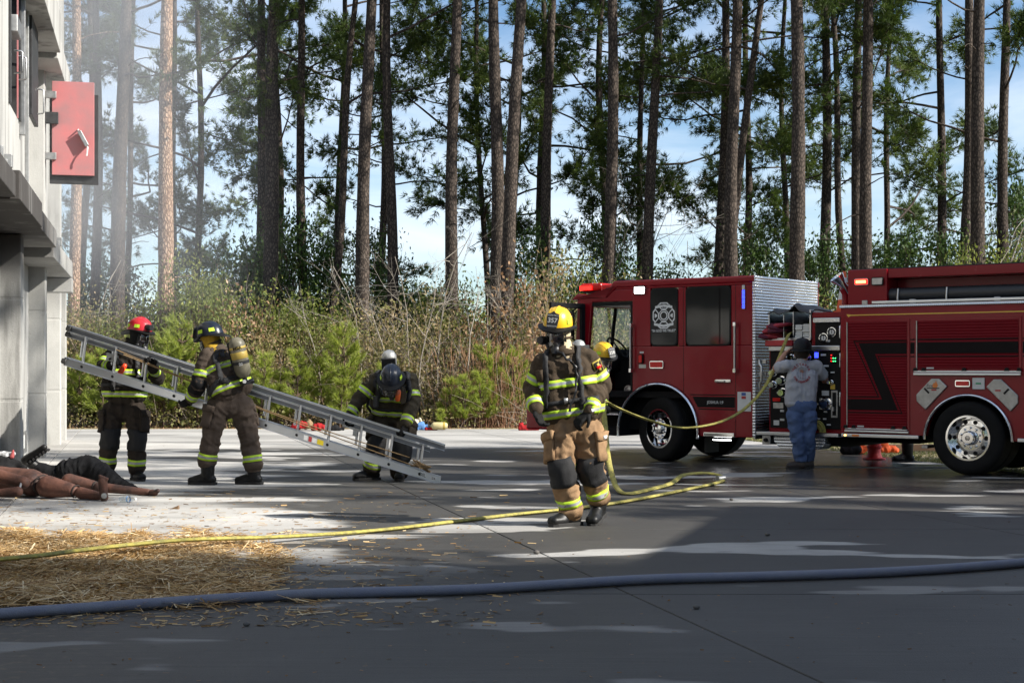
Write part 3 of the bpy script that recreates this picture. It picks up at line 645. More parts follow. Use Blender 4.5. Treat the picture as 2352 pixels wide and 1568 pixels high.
# ---- young pines along the pavement edge
def young_proto(seed, H):
    rng = np.random.default_rng(seed); tb = TB(); TP = []; TD = []
    sp = bend(rng, (0, 0, 0), (0, 0, 1), H, 8, .04, .05); tb.tube(sp, np.linspace(.022, .006, 9), 5)
    for q in range(9): TP.append(sp[-1] - np.array([0, 0, .05 * q])); TD.append(np.array([0, 0, 1.]))
    z = .18 * H
    while z < H * .95:
        i = min(int(z / H * 8), 7); p = sp[i] + (sp[i + 1] - sp[i]) * (z / H * 8 - i)
        for b in range(rng.integers(4, 7)):
            az = rng.uniform(0, 6.283); L = (.25 + .42 * (1 - z / H)) * H * .5 * rng.uniform(.7, 1.2)
            br = bend(rng, p, (math.cos(az), math.sin(az), .45), L, 4, .08, .09); tb.tube(br, [.01, .008, .006, .005, .004], 4)
            for w in np.linspace(1.0, 4, int(5 + L * 12)):
                k = min(int(w), 3); TP.append(br[k] + (br[k + 1] - br[k]) * (w - k)); TD.append((br[k + 1] - br[k]) / np.linalg.norm(br[k + 1] - br[k]))
        z += rng.uniform(.16, .26)
    P = np.array(TP); D = np.array(TD); V, F = needles(rng, P, D, 11, .17, .006, .75)
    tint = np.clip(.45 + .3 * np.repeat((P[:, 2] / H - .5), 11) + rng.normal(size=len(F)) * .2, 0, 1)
    return fast_mesh('needles', V, F, m_youngneedle, tint, parent=False), tb.mesh('stem', m_twigd, parent=False)
YP = [young_proto(40 + i, h) for i, h in enumerate((2.2, 1.7, 1.2, .8))]
YOUNG = [(188, 36.6, 1, 1.0, 'young pine beside the last column, behind the raised ladder end'), (235, 36.2, 0, .95, 'bushy young pine left of the red-helmeted firefighter'),
 (300, 37, 1, 1.0, 'young pine hidden behind the red-helmeted firefighter'), (375, 36.2, 0, 1.05, 'young pine between the two left firefighters'), (420, 36.6, 0, 1.25, 'tallest young pine between the two left firefighters'),
 (455, 36, 1, .9, 'small young pine left of the black-helmeted firefighter'), (560, 36.4, 1, 1.0, 'young pine behind the air cylinder'), (600, 36.0, 1, 1.05, 'young pine right of the air cylinder'),
 (640, 36.2, 2, 1.1, 'little young pine above the ladder middle'), (682, 36.0, 1, 1.1, 'upright young pine above the ladder, left one'), (742, 36.3, 1, 1.0, 'upright young pine above the ladder, middle one'),
 (800, 36.2, 0, 1.15, 'tall spreading young pine left of the bent firefighter'), (780, 35.8, 2, 1.0, 'small bright young pine at the bent firefighter’s outstretched arm'), (1030, 36.4, 2, 1.0, 'small young pine right of the bent firefighter'),
 (1065, 35.8, 1, .75, 'bushy young pine right of the yellow cylinder'), (1105, 36.0, 1, .8, 'young pine midway between bent and walking firefighters'), (1130, 36.6, 0, .95, 'young pine left of the walking firefighter'),
 (1185, 36.8, 0, .9, 'young pine beside the walking firefighter’s sleeve'), (1012, 35.3, 3, .6, 'knee-high pine seedling behind the yellow cylinder'), (870, 36.8, 1, .9, 'young pine behind the bent firefighter’s shoulder'),
 (270, 35.6, 3, 1.0, 'low pine seedling below the raised ladder end'), (520, 35.6, 2, .9, 'low young pine behind the black-helmeted firefighter’s hip')]
for k, (x, Y, v, s, lab) in enumerate(YOUNG):
    r = empty('young_pine', ((x - 1176) / FPX * Y, Y, -.08), k * 1.1, lab, 'young tree', 'young pines at the pavement edge'); r.scale = (s, s, s)
    link('needles', YP[v][0], r)['kind'] = 'stuff'; link('stem', YP[v][1], r)['kind'] = 'stuff'

# ---- bare saplings
def bare_proto(seed, H):
    rng = np.random.default_rng(seed); tb = TB()
    def grow(p, d, L, r, lev):
        pts = bend(rng, p, d, L, 6, .10, .02); tb.tube(pts, np.linspace(r, r * .45, 7), 5 if lev == 0 else 3)
        if lev >= 3: return
        for q in range((7, 4, 3)[lev]):
            t = rng.uniform(.3, .98) * 6; i = min(int(t), 5); a = pts[i] + (pts[i + 1] - pts[i]) * (t - i)
            ax = pts[i + 1] - pts[i]; ax = ax / np.linalg.norm(ax); nd = ax * .8 + rng.normal(size=3) * .55; nd /= np.linalg.norm(nd)
            grow(a, nd, L * rng.uniform(.28, .5), r * .45, lev + 1)
    grow(np.zeros(3), np.array([rng.normal() * .08, rng.normal() * .08, 1.]), H, .019, 0)
    return tb.mesh('stem', m_palestem, parent=False)
BP = [bare_proto(60 + i, h) for i, h in enumerate((4.4, 3.2, 5.5))]
BARE = [(212, 38.0, 0, 1.0, 'pale bare sapling right of the last concrete column'), (500, 38.2, 1, .9, 'bare sapling above the black helmet'), (720, 37.4, 1, 1.0, 'bare sapling above the ladder middle'),
 (828, 37.4, 0, .95, 'straight bare sapling left of the bent firefighter'), (950, 37.6, 0, 1.0, 'bare stem right above the bent firefighter'), (985, 37.2, 1, 1.1, 'leaning bare sapling right of the bent firefighter'),
 (1015, 37.8, 0, 1.15, 'pale crooked bare sapling below the solitary pine'), (1060, 37.4, 1, 1.1, 'bare sapling left of the pale pines'), (1110, 37.8, 0, .8, 'bare sapling by the reddish shrub'),
 (1180, 38, 1, 1.1, 'bare sapling left of the yellow helmet'), (1300, 43, 2, 1.3, 'tall leafless tree left of the engine lightbar'), (1440, 46, 2, 1.35, 'tall leafless tree behind the cab roof'),
 (1640, 46, 2, 1.1, 'leafless tree behind the rear cab door'), (2300, 39, 0, 1.4, 'bare sapling before the sunlit shrub at the right'), (640, 41, 2, .7, 'leafless sapling right of the coppery shrub'),
 (350, 40, 0, .9, 'bare sapling left of the bright tan pine'), (880, 37.2, 1, 1.0, 'bare sapling behind the bent firefighter’s cylinder'), (2110, 44, 2, 1.1, 'leafless tree above the suction hose')]
for k, (x, Y, v, s, lab) in enumerate(BARE):
    r = empty('bare_sapling', ((x - 1176) / FPX * Y, Y, -.08), k * .9, lab, 'sapling', 'leafless saplings along the wood edge'); r.scale = (s, s, s); link('stem', BP[v], r)['kind'] = 'stuff'

# ---- uncountable undergrowth: twigs and dry stalks, low leaves, far woods
rng = np.random.default_rng(5); tb = TB()
for q in range(1300):
    x = rng.uniform(-14, 16); y = 36.2 + rng.uniform(0, 1) ** 1.4 * 7; hgt = rng.uniform(.6, 2.8)
    d = np.array([rng.normal() * .9, rng.normal() * .5, 1]); tb.tube(bend(rng, (x, y, -.08), d / np.linalg.norm(d), hgt, 4, .26, -.06), [.009, .008, .006, .005, .003], 3)
tag(tb.mesh('bramble_twigs', m_twig), 'tangle of dry grey twigs and stalks filling the undergrowth', 'undergrowth', kind='stuff')
def leaf_cloud(name, n, box, hfun, size, m, seed, lab, zlo=0.):
    rng = np.random.default_rng(seed); x = rng.uniform(box[0], box[1], n); y = box[2] + (box[3] - box[2]) * rng.uniform(0, 1, n) ** 1.2
    hh = np.array([hfun(a, b) for a, b in zip(x, y)]); z = zlo + hh * rng.uniform(0, 1, n) ** .8
    P = np.stack([x, y, z], 1); keep = np.array([noise.noise(Vector((p[0] * .9, p[1] * .9, p[2] * 1.1))) for p in P]) > -.12
    P = P[keep]; V, F = leaves(rng, P, size, .5)
    cl = np.array([noise.noise(Vector(p) * .6 + Vector((9, 2, seed))) for p in P]) * .5 + .45
    tag(fast_mesh(name, V, F, m, np.clip(cl + rng.normal(size=len(F)) * .14, 0, 1)), lab, 'undergrowth', kind='stuff')
hn = lambda k, b: (lambda x, y: b * (1 + .45 * noise.noise(Vector((x * .35, y * .35, k)))))
leaf_cloud('thicket_leaves', 26000, (-15, 17, 37.5, 45), hn(1, 1.9), .09, m_leafmix, 21, 'mass of mixed brown and green leaves behind the shrubs')
leaf_cloud('dark_thicket', 26000, (-20, 22, 42, 50), hn(2, 1.8), .10, m_leafdark, 22, 'dark green thicket mass at the feet of the pines')
leaf_cloud('low_growth', 12000, (-13, 9, 35.4, 38.5), hn(3, .55), .08, m_leafmix, 23, 'low dry growth along the far pavement edge', -.08)
leaf_cloud('far_wood', 26000, (-60, 62, 85, 120), hn(4, 5.2), .5, m_leafdark, 24, 'distant wood showing low between the pine trunks')
leaf_cloud('added_wood', 16000, (-55, 45, -42, -28), hn(5, 11), .9, m_leafdark, 26, 'unseen wood added behind the camera to block low sky')  # added out of view to block low sky and darken reflections
leaf_cloud('fallen_leaves', 9000, (-14, 10, 34.4, 37.5), lambda x, y: .06, .07, m_leafbrown, 25, 'fallen brown leaves on the soil at the pavement edge', -.08)
# straw-coloured dry stalk clump of broom sedge
tb = TB(); rng = np.random.default_rng(8)
for q in range(190):
    x = -.55 + rng.normal() * .6; y = 36.6 + rng.normal() * .25; hgt = rng.uniform(.8, 2.3)
    d = np.array([rng.normal() * .12, rng.normal() * .1, 1]); tb.tube(bend(rng, (x, y, -.08), d / np.linalg.norm(d), hgt, 4, .06, 0), [.006, .005, .004, .004, .006], 3)
tag(tb.mesh('broom_sedge', mat('dry_sedge', (.30, .16, .09), .9, var=.4, scale=4)), 'tall reddish dry grass left of the walking firefighter', 'grass', kind='stuff')
# verge grass
rng = np.random.default_rng(9); n = 9000; Y = rng.uniform(17, 33, n); X = np.array([joint_x(2, y) for y in Y]) + .05 + rng.uniform(0, 1, n) ** 1.5 * 7
P = np.stack([X, Y, np.full(n, -.03)], 1); D = np.tile(np.array([0, 0, 1.]), (n, 1)); V, F = needles(rng, P, D, 3, .07, .005, .6)
tag(fast_mesh('verge_grass', V, F, leaf_mat('grass_blades', ((0, (.06, .11, .02)), (.5, (.16, .19, .06)), (1, (.36, .30, .16))), .3), rng.uniform(0, 1, len(F))), 'short mixed green and dry grass behind the engine', 'grass', kind='stuff')

# ------------------------------------------------------------------ fire engine
# local: x from the front axle towards the rear, y into the vehicle (near side at 0), z up
TF = Vector((2.1916, 22.4393, 0)); TANG = math.atan2(-.60906, .79313)
trk = empty('fire_engine', TF, TANG, 'dark red fire engine with silver diamond plate and roll-up doors, parked facing left', 'fire engine')
m_red = mat('engine_red', (.235, .004, .011), .26, var=.05, scale=2, coat=.16, spec=.3)
m_reddk = mat('roll_door_red', (.16, .003, .008), .5, var=.06, scale=2, spec=.12)
m_glass = glass_mat('clear_glass', (.85, .9, .88), .06)
m_tint = mat('tinted_glass', (.022, .022, .020), .06, var=.1, coat=0, spec=.6)
m_int = mat('cab_interior', (.010, .010, .011), .75, spec=.15)
m_panel = mat('pump_panel_black', (.009, .009, .009), .5, var=.2, scale=20, spec=.15)
m_decal = mat('grey_decal', (.011, .008, .008), .6, spec=.1)
m_gold = mat('gold_line', (.75, .48, .06), .4)
m_redlens = mat('red_lens', (.62, .010, .008), .2, var=.1, coat=.15, spec=.3)
m_redlit = mat('red_light_lit', (1, .012, .008), .3, var=0, emit=2.2); m_redhot = mat('red_led_core', (1, .16, .05), .3, var=0, emit=6)
m_bluelit = mat('blue_light_lit', (.015, .03, 1), .3, var=0, emit=3.5); m_whitelit = mat('white_light_lit', (1, 1, 1), .3, var=0, emit=5)
m_amber = mat('amber_lens', (.8, .22, .02), .25, var=.1); m_label = mat('label_white', (.62, .62, .60), .5, var=.08)
m_ygauge = mat('gauge_face', (.65, .64, .6), .4); m_tyre = mat('tyre_rubber', (.011, .011, .011), .8, var=.3, scale=9, spec=.15)
m_rubdk = mat('suction_hose_rubber', (.022, .024, .027), .45, var=.15)
def tread_mat():
    m, t, out = new_mat('diamond_plate'); L = t.links.new
    g = N(t, 'ShaderNodeTexCoord'); mp = N(t, 'ShaderNodeMapping'); mp.inputs['Rotation'].default_value = (0, 0, 0); mp.inputs['Scale'].default_value = (1, 1, 1); L(g.outputs['Object'], mp.inputs[0])
    sx = N(t, 'ShaderNodeSeparateXYZ'); L(mp.outputs[0], sx.inputs[0])
    def mth(op, a, b=0.):
        n = N(t, 'ShaderNodeMath', operation=op)
        for i, q in enumerate((a, b)):
            if isinstance(q, (int, float)): n.inputs[i].default_value = q
            else: L(q, n.inputs[i])
        return n.outputs[0]
    a = mth('SINE', mth('MULTIPLY', mth('ADD', mth('ADD', sx.outputs['X'], sx.outputs['Y']), sx.outputs['Z']), 2 * math.pi / .055))
    b = mth('SINE', mth('MULTIPLY', mth('SUBTRACT', mth('ADD', sx.outputs['X'], sx.outputs['Y']), sx.outputs['Z']), 2 * math.pi / .055))
    hgt = mth('MAXIMUM', mth('POWER', mth('ABSOLUTE', a), 6.0), mth('POWER', mth('ABSOLUTE', b), 6.0)); hz = mth('SINE', mth('MULTIPLY', sx.outputs['Z'], 2 * math.pi / .042))
    hh = mth('ADD', mth('MULTIPLY', hgt, .5), hz)
    bp = N(t, 'ShaderNodeBump', i_Strength=.55, i_Distance=.008); L(hh, bp.inputs['Height'])
    p = N(t, 'ShaderNodeBsdfPrincipled', i_Roughness=.27, i_Metallic=1.0); p.inputs['Base Color'].default_value = (.63, .64, .65, 1); L(bp.outputs[0], p.inputs['Normal'])
    L(p.outputs[0], out.inputs[0]); return m
m_tread = tread_mat()
def tp(name, boxes, m, bevel=.006, parent=None, seg=2):
    b = MB()
    for q in boxes: b.box(*q)
    return b.build(name, m, parent or trk, bevel=bevel, seg=seg)
def flat(a, b, d): return (a, d, b)          # profile in the side plane, d = depth
def rrect(x0, x1, z0, z1, r, n=4):
    P = []
    for cx, cz, a0 in ((x1 - r, z1 - r, 0), (x0 + r, z1 - r, 90), (x0 + r, z0 + r, 180), (x1 - r, z0 + r, 270)):
        for i in range(n + 1): a = R(a0 + 90 * i / n); P.append((cx + r * math.cos(a), cz + r * math.sin(a)))
    return P
WID = 2.1
# --- cab near side, tiled round its openings and wheel arch
cb = MB(); T = .07
def arch_bottom(u, c, r, zc, low): return zc + math.sqrt(max(r * r - (u - c) ** 2, 0)) if abs(u - c) < r else low
us = [-.456] + list(np.linspace(-.40, .70, 24)) + [.716, .721, 1.0, 1.3, 1.613]
zt = 1.726
vs_, fs_ = [], []
for u in us:
    zb = arch_bottom(u, 0, .72, .46, .40)
    vs_ += [(u, 0, zb), (u, 0, zt), (u, T, zb), (u, T, zt)]
for i in range(len(us) - 1):
    a = 4 * i; b = a + 4; fs_ += [(a, b, b + 1, a + 1), (a + 2, a + 3, b + 3, b + 2), (a, a + 2, b + 2, b), (a + 1, b + 1, b + 3, a + 3)]
fs_ += [(0, 1, 3, 2), (4 * len(us) - 4, 4 * len(us) - 2, 4 * len(us) - 1, 4 * len(us) - 3)]
cb.add(vs_, fs_)
for q in ((-.456, -.129, zt, 2.60), (.351, .486, zt, 2.60), (1.245, 1.613, zt, 2.60)): cb.box(q[0], q[1], 0, T, q[2], q[3])
cb.box(-.95, 1.613, 0, T, 2.60, 2.64)
cb.prism([(-1.58, .80), (-1.27, .80), (-1.27, 1.7), (-1.20, 2.42), (-.456, 2.42), (-.456, 2.60), (-.95, 2.60), (-.98, 2.50), (-1.40, 2.50), (-1.47, 2.44)], flat, 0, T)
cab = cb.build('cab', m_red, trk, bevel=.012)
# far side, front, floor, roof
tp('cab_far_side', [(-1.5, 1.613, WID - .06, WID, .45, 1.75), (-.45, 1.613, WID - .06, WID, 1.75, 2.62), (-1.5, -1.3, WID - .06, WID, 1.75, 2.45)], m_red)
tp('cab_front', [(-1.60, -1.52, .02, WID, .55, 1.62)], m_red, .03); tp('windscreen_header', [(-1.50, -1.42, .02, WID, 2.36, 2.5)], m_red, .02)
b = MB(); b.tube([(-1.55, 1.05, 1.62), (-1.45, 1.05, 2.4)], .03, 6); b.build('windscreen_post', m_int, trk)
tp('windscreen', [(-1.53, -1.522, .1, WID - .1, 1.63, 2.36)], m_glass, 0)
rf = MB(); rf.prism([(-1.60, 2.46), (-1.48, 2.56), (-.95, 2.515), (-.80, 2.735), (1.64, 2.73), (1.64, 2.63), (-.74, 2.63), (-.90, 2.49), (-1.5, 2.46)], flat, -.02, WID)
rf.build('cab_roof', m_red, trk, bevel=.03, seg=3)
tp('cab_floor', [(-1.5, 1.6, .08, WID - .08, .95, 1.05)], m_int); tp('cab_rear_inner', [(.30, .36, .1, WID - .1, 1.05, 2.5)], m_int)
tp('engine_cover', [(-1.3, .2, .75, 1.4, 1.05, 1.55)], m_int, .05); tp('dashboard', [(-1.5, -1.15, .1, WID - .1, 1.35, 1.70)], m_int, .05)
tp('seat', [(-.55, -.1, .22, .7, 1.05, 1.40), (-.16, -.04, .22, .7, 1.40, 2.10)], m_int, .06); tp('seat', [(-.55, -.1, 1.4, 1.9, 1.05, 1.40), (-.16, -.04, 1.4, 1.9, 1.40, 2.10)], m_int, .06)
b = MB(); M_ = axisZ((-1.02, .45, 1.72), (.75, 0, .65)); pts = [M_ @ Vector((.2 * math.cos(a), .2 * math.sin(a), 0)) for a in np.linspace(0, 2 * math.pi, 25)]
b.tube(pts, .016, 6, caps=False); b.tube([M_ @ Vector((-.2, 0, 0)), M_ @ Vector((.2, 0, 0))], .012, 6); b.tube([M_ @ Vector((0, 0, 0)), (-1.3, .45, 1.5)], .03, 6); b.build('steering_wheel', m_black, trk, smooth=50)
# door opening trim and step well
tp('door_sill', [(-1.5, -.73, .03, .3, .36, .50)], m_int, .01); tp('cab_step', [(-1.02, -.70, -.02, .25, .68, .72)], m_tread, .004)
tp('inner_kick_panel', [(-1.30, -.70, .28, .32, .50, 1.05)], m_panel, 0); tp('lower_front_corner', [(-1.58, -1.30, 0.0, T, .40, .795)], m_red, .01)
tp('door_frame_trim', [(-1.27, -.46, .012, .06, 2.36, 2.415)], m_black, .004); tp('door_frame_trim', [(-.50, -.46, .012, .066, 1.0, 2.36)], m_black, .004)
b = MB(); M_ = axisZ((-.70, .27, 1.06), (0, -1, 0)); b.lathe([(0, .0), (.075, 0), (.075, .012), (.055, .014), (.05, .004), (.025, .012), (0, .014)], M_, 20); b.build('speaker', m_galv, trk, smooth=40)
# open front door, swung forward on its hinge
dr = MB(); MD = Matrix.Translation((-1.30, -.01, 0)) @ Matrix.Rotation(R(-98), 4, 'Z')
def dbox(name, q, m, par=None, bev=.006):
    b = MB(); b.box(*q); b.xf(MD); return b.build(name, m, par or trk, bevel=bev)
od = dbox('open_door', (.02, .78, -.05, .0, .55, 1.68), m_red); dbox('door_window_frame', (.02, .10, -.05, 0, 1.68, 2.40), m_int, od); dbox('door_window_frame', (.70, .78, -.05, 0, 1.68, 2.40), m_int, od)
dbox('door_window_frame', (.10, .70, -.05, 0, 2.32, 2.40), m_int, od); dbox('door_glass', (.10, .70, -.03, -.022, 1.68, 2.32), m_glass, od, 0)
# cab windows
def window(x0, x1, z0, z1, nm='side_window'):
    o = MB(); o.prism(rrect(x0, x1, z0, z1, .08, 6), flat, -.006, .03); w = o.build(nm, m_black, trk, smooth=30)
    g_ = MB(); g_.prism(rrect(x0 + .022, x1 - .022, z0 + .022, z1 - .022, .066, 6), flat, -.009, .0); g_.build('pane', m_tint, w); return w
w1 = window(-.129, .351, 1.728, 2.60); w2 = window(.486, 1.245, 1.726, 2.60)
tp('pane_divider', [(1.05, 1.058, -.012, -.009, 1.76, 2.57), (1.066, 1.074, -.012, -.009, 1.76, 2.57)], m_decal, 0, w2)
# emblem on the window
m_emb = mat('emblem_white', (.70, .71, .70), .6, var=.03)
em = MB(); cx, cz = .11, 2.185
def ring(r0, r1, d0=-.012, d1=-.009, n=28):
    vs = []; fs = []
    for i in range(n):
        a = 2 * math.pi * i / n
        for r in (r0, r1): vs.append((cx + r * math.cos(a), d0, cz + r * 1.0 * math.sin(a)))
    for i in range(n): j = (i + 1) % n; fs.append((2 * i, 2 * i + 1, 2 * j + 1, 2 * j))
    em.add(vs, fs)
ring(.048, .066); ring(.078, .090)
for q in range(4):
    a0 = R(90 * q)
    def pr(r, t): a = a0 + t; return (cx + r * math.cos(a) * (1.0 if q % 2 else .98), cz + r * math.sin(a))
    outer = [pr(.098, -.45), pr(.19, -.62), pr(.205, -.3), pr(.198, 0), pr(.205, .3), pr(.19, .62), pr(.098, .45)]
    inner = [pr(.108, -.33), pr(.172, -.50), pr(.185, -.25), pr(.18, 0), pr(.185, .25), pr(.172, .50), pr(.108, .33)]
    n = len(outer); vs = [(x, -.012, z) for x, z in outer + inner]; em.add(vs, [(i, (i + 1) % n, (i + 1) % n + n, i + n) for i in range(n)])
    if q in (0, 2): em.add([(x, -.012, z) for x, z in [pr(.12, -.12), pr(.165, -.2), pr(.165, .2), pr(.12, .12)]], [(0, 1, 2, 3)])
for sgn, w_ in ((1, .15), (-1, .17)):
    zz = cz + sgn * .155; em.add([(cx - w_, -.0122, zz - .02 + .03 * (-sgn)), (cx, -.0122, zz - .02), (cx + w_, -.0122, zz - .02 + .03 * (-sgn)), (cx + w_, -.0122, zz + .018 + .03 * (-sgn)), (cx, -.0122, zz + .018), (cx - w_, -.0122, zz + .018 + .03 * (-sgn))], [(0, 1, 4, 5), (1, 2, 3, 4)])
em.build('window_emblem', m_emb, w1)
MT = lambda x, z, d=-.011: Matrix.Translation((x, d, z)) @ Matrix.Rotation(R(90), 4, 'X')
text_mb('L.H.F.D', .036, MT(cx, cz + .118, -.0125), .0005).build('emblem_lettering', m_emb, w1)
text_mb('THE DESIRE TO SERVE', .019, MT(cx, cz + .158, -.0135), .0005).build('emblem_scroll_lettering', m_decal, w1)
text_mb('"IN GOD WE TRUST"', .052, MT(cx, 1.957), .0006, bold=.0012, sx=.86).build('motto_lettering', m_emb, w1)
# door seams, stripe, trim on the cab side
tp('door_seam', [(.443, .449, -.002, .0, .98, 2.62)], m_black, 0); tp('door_seam', [(1.319, 1.325, -.002, .0, .41, 2.62)], m_black, 0); tp('door_seam', [(.449, 1.319, -.002, 0, 2.645, 2.651)], m_black, 0)
b = MB(); b.prism([(.60, .98), (1.31, .98), (1.31, .825), (.69, .825)], flat, -.0025, -.0005); b.prism([(.555, 1.015), (1.31, 1.015), (1.31, 1.0), (.575, 1.0)], flat, -.0025, -.0005)
b.prism([(.70, .805), (1.31, .805), (1.31, .79), (.71, .79)], flat, -.0025, -.0005); b.build('side_stripe', m_decal, trk)
text_mb('JOSHUA 1:9', .062, MT(.985, .898, -.0045), .0005, sx=.85).build('side_lettering', m_emb, trk)
def arch_trim(c, r, zc, z_end, w, parent=trk, a0=None):
    pts = []; a_end = math.asin(max(min((z_end - zc) / r, 1), -1))
    for a in np.linspace(math.pi - a_end, a_end, 40): pts.append((c + r * math.cos(a), -.02, zc + r * math.sin(a)))
    b = MB(); b.tube(pts, w, 8, flat=.8); b.build('wheel_arch_trim', m_chrome, trk, smooth=50)
    b = MB(); n = 40; vs = []
    for a in np.linspace(math.pi - a_end, a_end, n): vs += [(c + (r - .004) * math.cos(a), -.0, zc + (r - .004) * math.sin(a)), (c + (r - .004) * math.cos(a), .7, zc + (r - .004) * math.sin(a))]
    b.add(vs, [(2 * i, 2 * i + 1, 2 * i + 3, 2 * i + 2) for i in range(n - 1)]); b.build('wheel_well', m_int, trk)
    b = MB(); b.prism([(c + (r + .05) * math.cos(a), zc + (r + .05) * math.sin(a)) for a in np.linspace(math.pi, 0, 30)] + [(c + r + .05, .3), (c - r - .05, .3)], flat, .68, .72); b.build('wheel_well_back', m_int, trk)
arch_trim(0, .70, .46, .36, .032); 
def grab(x, z0, z1):
    b = MB(); b.tube([(x, -.075, z0), (x, -.075, z1)], .016, 10); g_ = b.build('grab_rail', m_steel, trk, smooth=40)
    for z in (z0 + .02, z1 - .02): tp('rail_stanchion', [(x - .022, x + .022, -.092, -.001, z - .03, z + .03)], m_chrome, .006, g_)
grab(-.444, 1.343, 2.065); grab(1.345, 1.34, 2.052)
def marker(x0, x1, z0, z1, m, y0=-.03, frame_=True, nm='marker_light', core=None):
    f_ = MB(); f_.prism(rrect(x0, x1, z0, z1, min(.02, (z1 - z0) * .3)), flat, y0, -.0005); o = f_.build(nm, m_chrome if frame_ else m_black, trk, smooth=30)
    l_ = MB(); l_.prism(rrect(x0 + .014, x1 - .014, z0 + .014, z1 - .014, .012), flat, y0 - .012, y0); l_.build('lens', m, o, smooth=30)
    if core: 
        c_ = MB(); c_.prism(rrect(x0 + .03, x1 - .03, z0 + .028, z1 - .028, .008), flat, y0 - .015, y0 - .012); c_.build('led_core', core, o)
    return o
marker(-.407, -.213, 2.511, 2.64, m_whitelit, nm='scene_floodlight'); marker(-.129, .11, 1.395, 1.507, m_redlens)
marker(-.334, -.249, 1.467, 1.611, m_redlens, frame_=False, nm='reflector_lamp'); tp('small_plate', [(-.335, -.21, -.003, -.0005, 1.40, 1.455)], m_galv, 0); tp('small_plate', [(-.32, -.25, -.003, -.0005, 1.625, 1.65)], m_label, 0)
b = MB(); b.box(1.436, 1.484, -.02, 0, 2.25, 2.595); bl = b.build('blue_warning_light', m_chrome, trk, bevel=.004)
for k in range(4): tp('led_block', [(1.444, 1.476, -.026, -.02, 2.262 + k * .066, 2.322 + k * .066)], m_bluelit, 0, bl)
tp('light_cap', [(1.444, 1.476, -.026, -.02, 2.53, 2.585)], m_label, 0, bl)
hd = tp('door_handle', [(.995, 1.255, -.03, -.001, 1.185, 1.235)], m_chrome, .012); tp('handle_paddle', [(1.0, 1.16, -.055, -.03, 1.195, 1.225)], m_chrome, .008, hd)
lp = tp('label_plate', [(1.356, 1.576, -.012, -.0005, .775, 1.056)], m_label, .008); tp('label_sticker', [(1.425, 1.495, -.0145, -.012, 1.005, 1.045)], mat('sticker_blue', (.03, .08, .3), .5), 0, lp); tp('label_sticker', [(1.425, 1.495, -.0145, -.012, .955, .995)], mat('sticker_red', (.4, .04, .04), .5), 0, lp)
tp('cab_side_step', [(.80, 1.31, -.03, .2, .395, .46)], m_chrome, .01); tp('step_light', [(.95, 1.24, -.012, .02, .345, .36)], m_whitelit, 0)
tp('cab_underside', [(-1.5, 1.6, .3, WID - .3, .45, .95)], m_int, 0)
# lightbar, roof gear, antenna, bumper, siren
lb_ = tp('lightbar', [(-1.55, -1.20, .25, WID - .25, 2.58, 2.61)], m_black, .01)
for k, (y0, y1) in enumerate(((.22, .62), (.66, 1.05), (1.09, 1.45), (1.5, 1.9))):
    b = MB(); b.box(-1.58, -1.18, y0, y1, 2.612, 2.73); b.build('red_dome', m_redlens, lb_, bevel=.03)
tp('lit_led', [(-1.60, -1.575, .24, .60, 2.625, 2.69)], m_redlit, 0, lb_); tp('lit_led', [(-1.56, -1.35, .205, .222, 2.625, 2.69)], m_redlit, 0, lb_)
tp('roof_beacon', [(-1.16, -.86, .18, .7, 2.57, 2.70)], m_redlens, .03); tp('roof_vent', [(-.95, -.78, .3, .7, 2.70, 2.78)], m_black, .02)
b = MB(); b.tube([(-.92, .35, 2.5), (-.91, .36, 3.12)], [.008, .003], 6); b.build('antenna', m_black, trk)
bp_ = tp('front_bumper', [(-2.50, -1.55, .02, WID - .02, .42, .80)], m_red, .03); tp('bumper_deck', [(-2.48, -1.6, .05, WID - .05, .802, .82)], m_tread, 0, bp_)
b = MB(); M_ = axisZ((-2.42, .18, .98), (-.5, -.87, 0)); b.lathe([(0, .02), (.13, .02), (.15, .0), (.15, -.14), (.12, -.2), (0, -.2)], M_, 24); b.lathe([(0, .03), (.10, .025), (.12, .02)], M_, 24); b.build('siren', m_chrome, trk, smooth=40)
b = MB(); b.tube([(-1.36, -.12, 1.75), (-1.40, -.30, 1.9), (-1.40, -.30, 2.25), (-1.36, -.08, 2.38)], .014, 8); ma = b.build('mirror_arm', m_black, trk, smooth=50)
b = MB(); b.box(-1.44, -1.36, -.42, -.22, 1.85, 2.28); b.build('mirror_housing', m_black, ma, bevel=.03)
# --- cab rear wall in diamond plate
tp('cab_rear_wall', [(1.618, 1.645, .0, 2.0, .38, 2.725)], m_tread, .004); tp('cab_rear_edge', [(1.60, 1.648, -.012, .03, .40, 2.72)], m_tread, .006)
# --- pump house
tp('pump_house', [(1.80, 2.955, .12, 2.0, .46, 1.72), (1.80, 2.955, 1.0, 2.0, 1.72, 2.18), (2.47, 2.955, .115, 1.0, 1.72, 2.08)], m_red, .01)
tp('pump_panel', [(1.83, 2.925, .095, .118, .55, 1.64)], m_panel, .004); tp('gauge_panel', [(2.53, 2.925, .095, .113, 1.715, 2.035)], m_panel, .004)
tp('trim_strip', [(1.82, 2.92, .06, .119, 1.645, 1.712)], m_alu, .006); tp('trim_strip', [(2.515, 2.92, .06, .114, 2.035, 2.10)], m_alu, .006); tp('red_crossbar', [(1.78, 2.20, .03, .1, 1.715, 1.795)], mat('bright_red', (.45, .03, .035), .4), .006)
tp('red_top_block', [(2.48, 2.955, .10, .9, 2.105, 2.18)], m_red, .006)
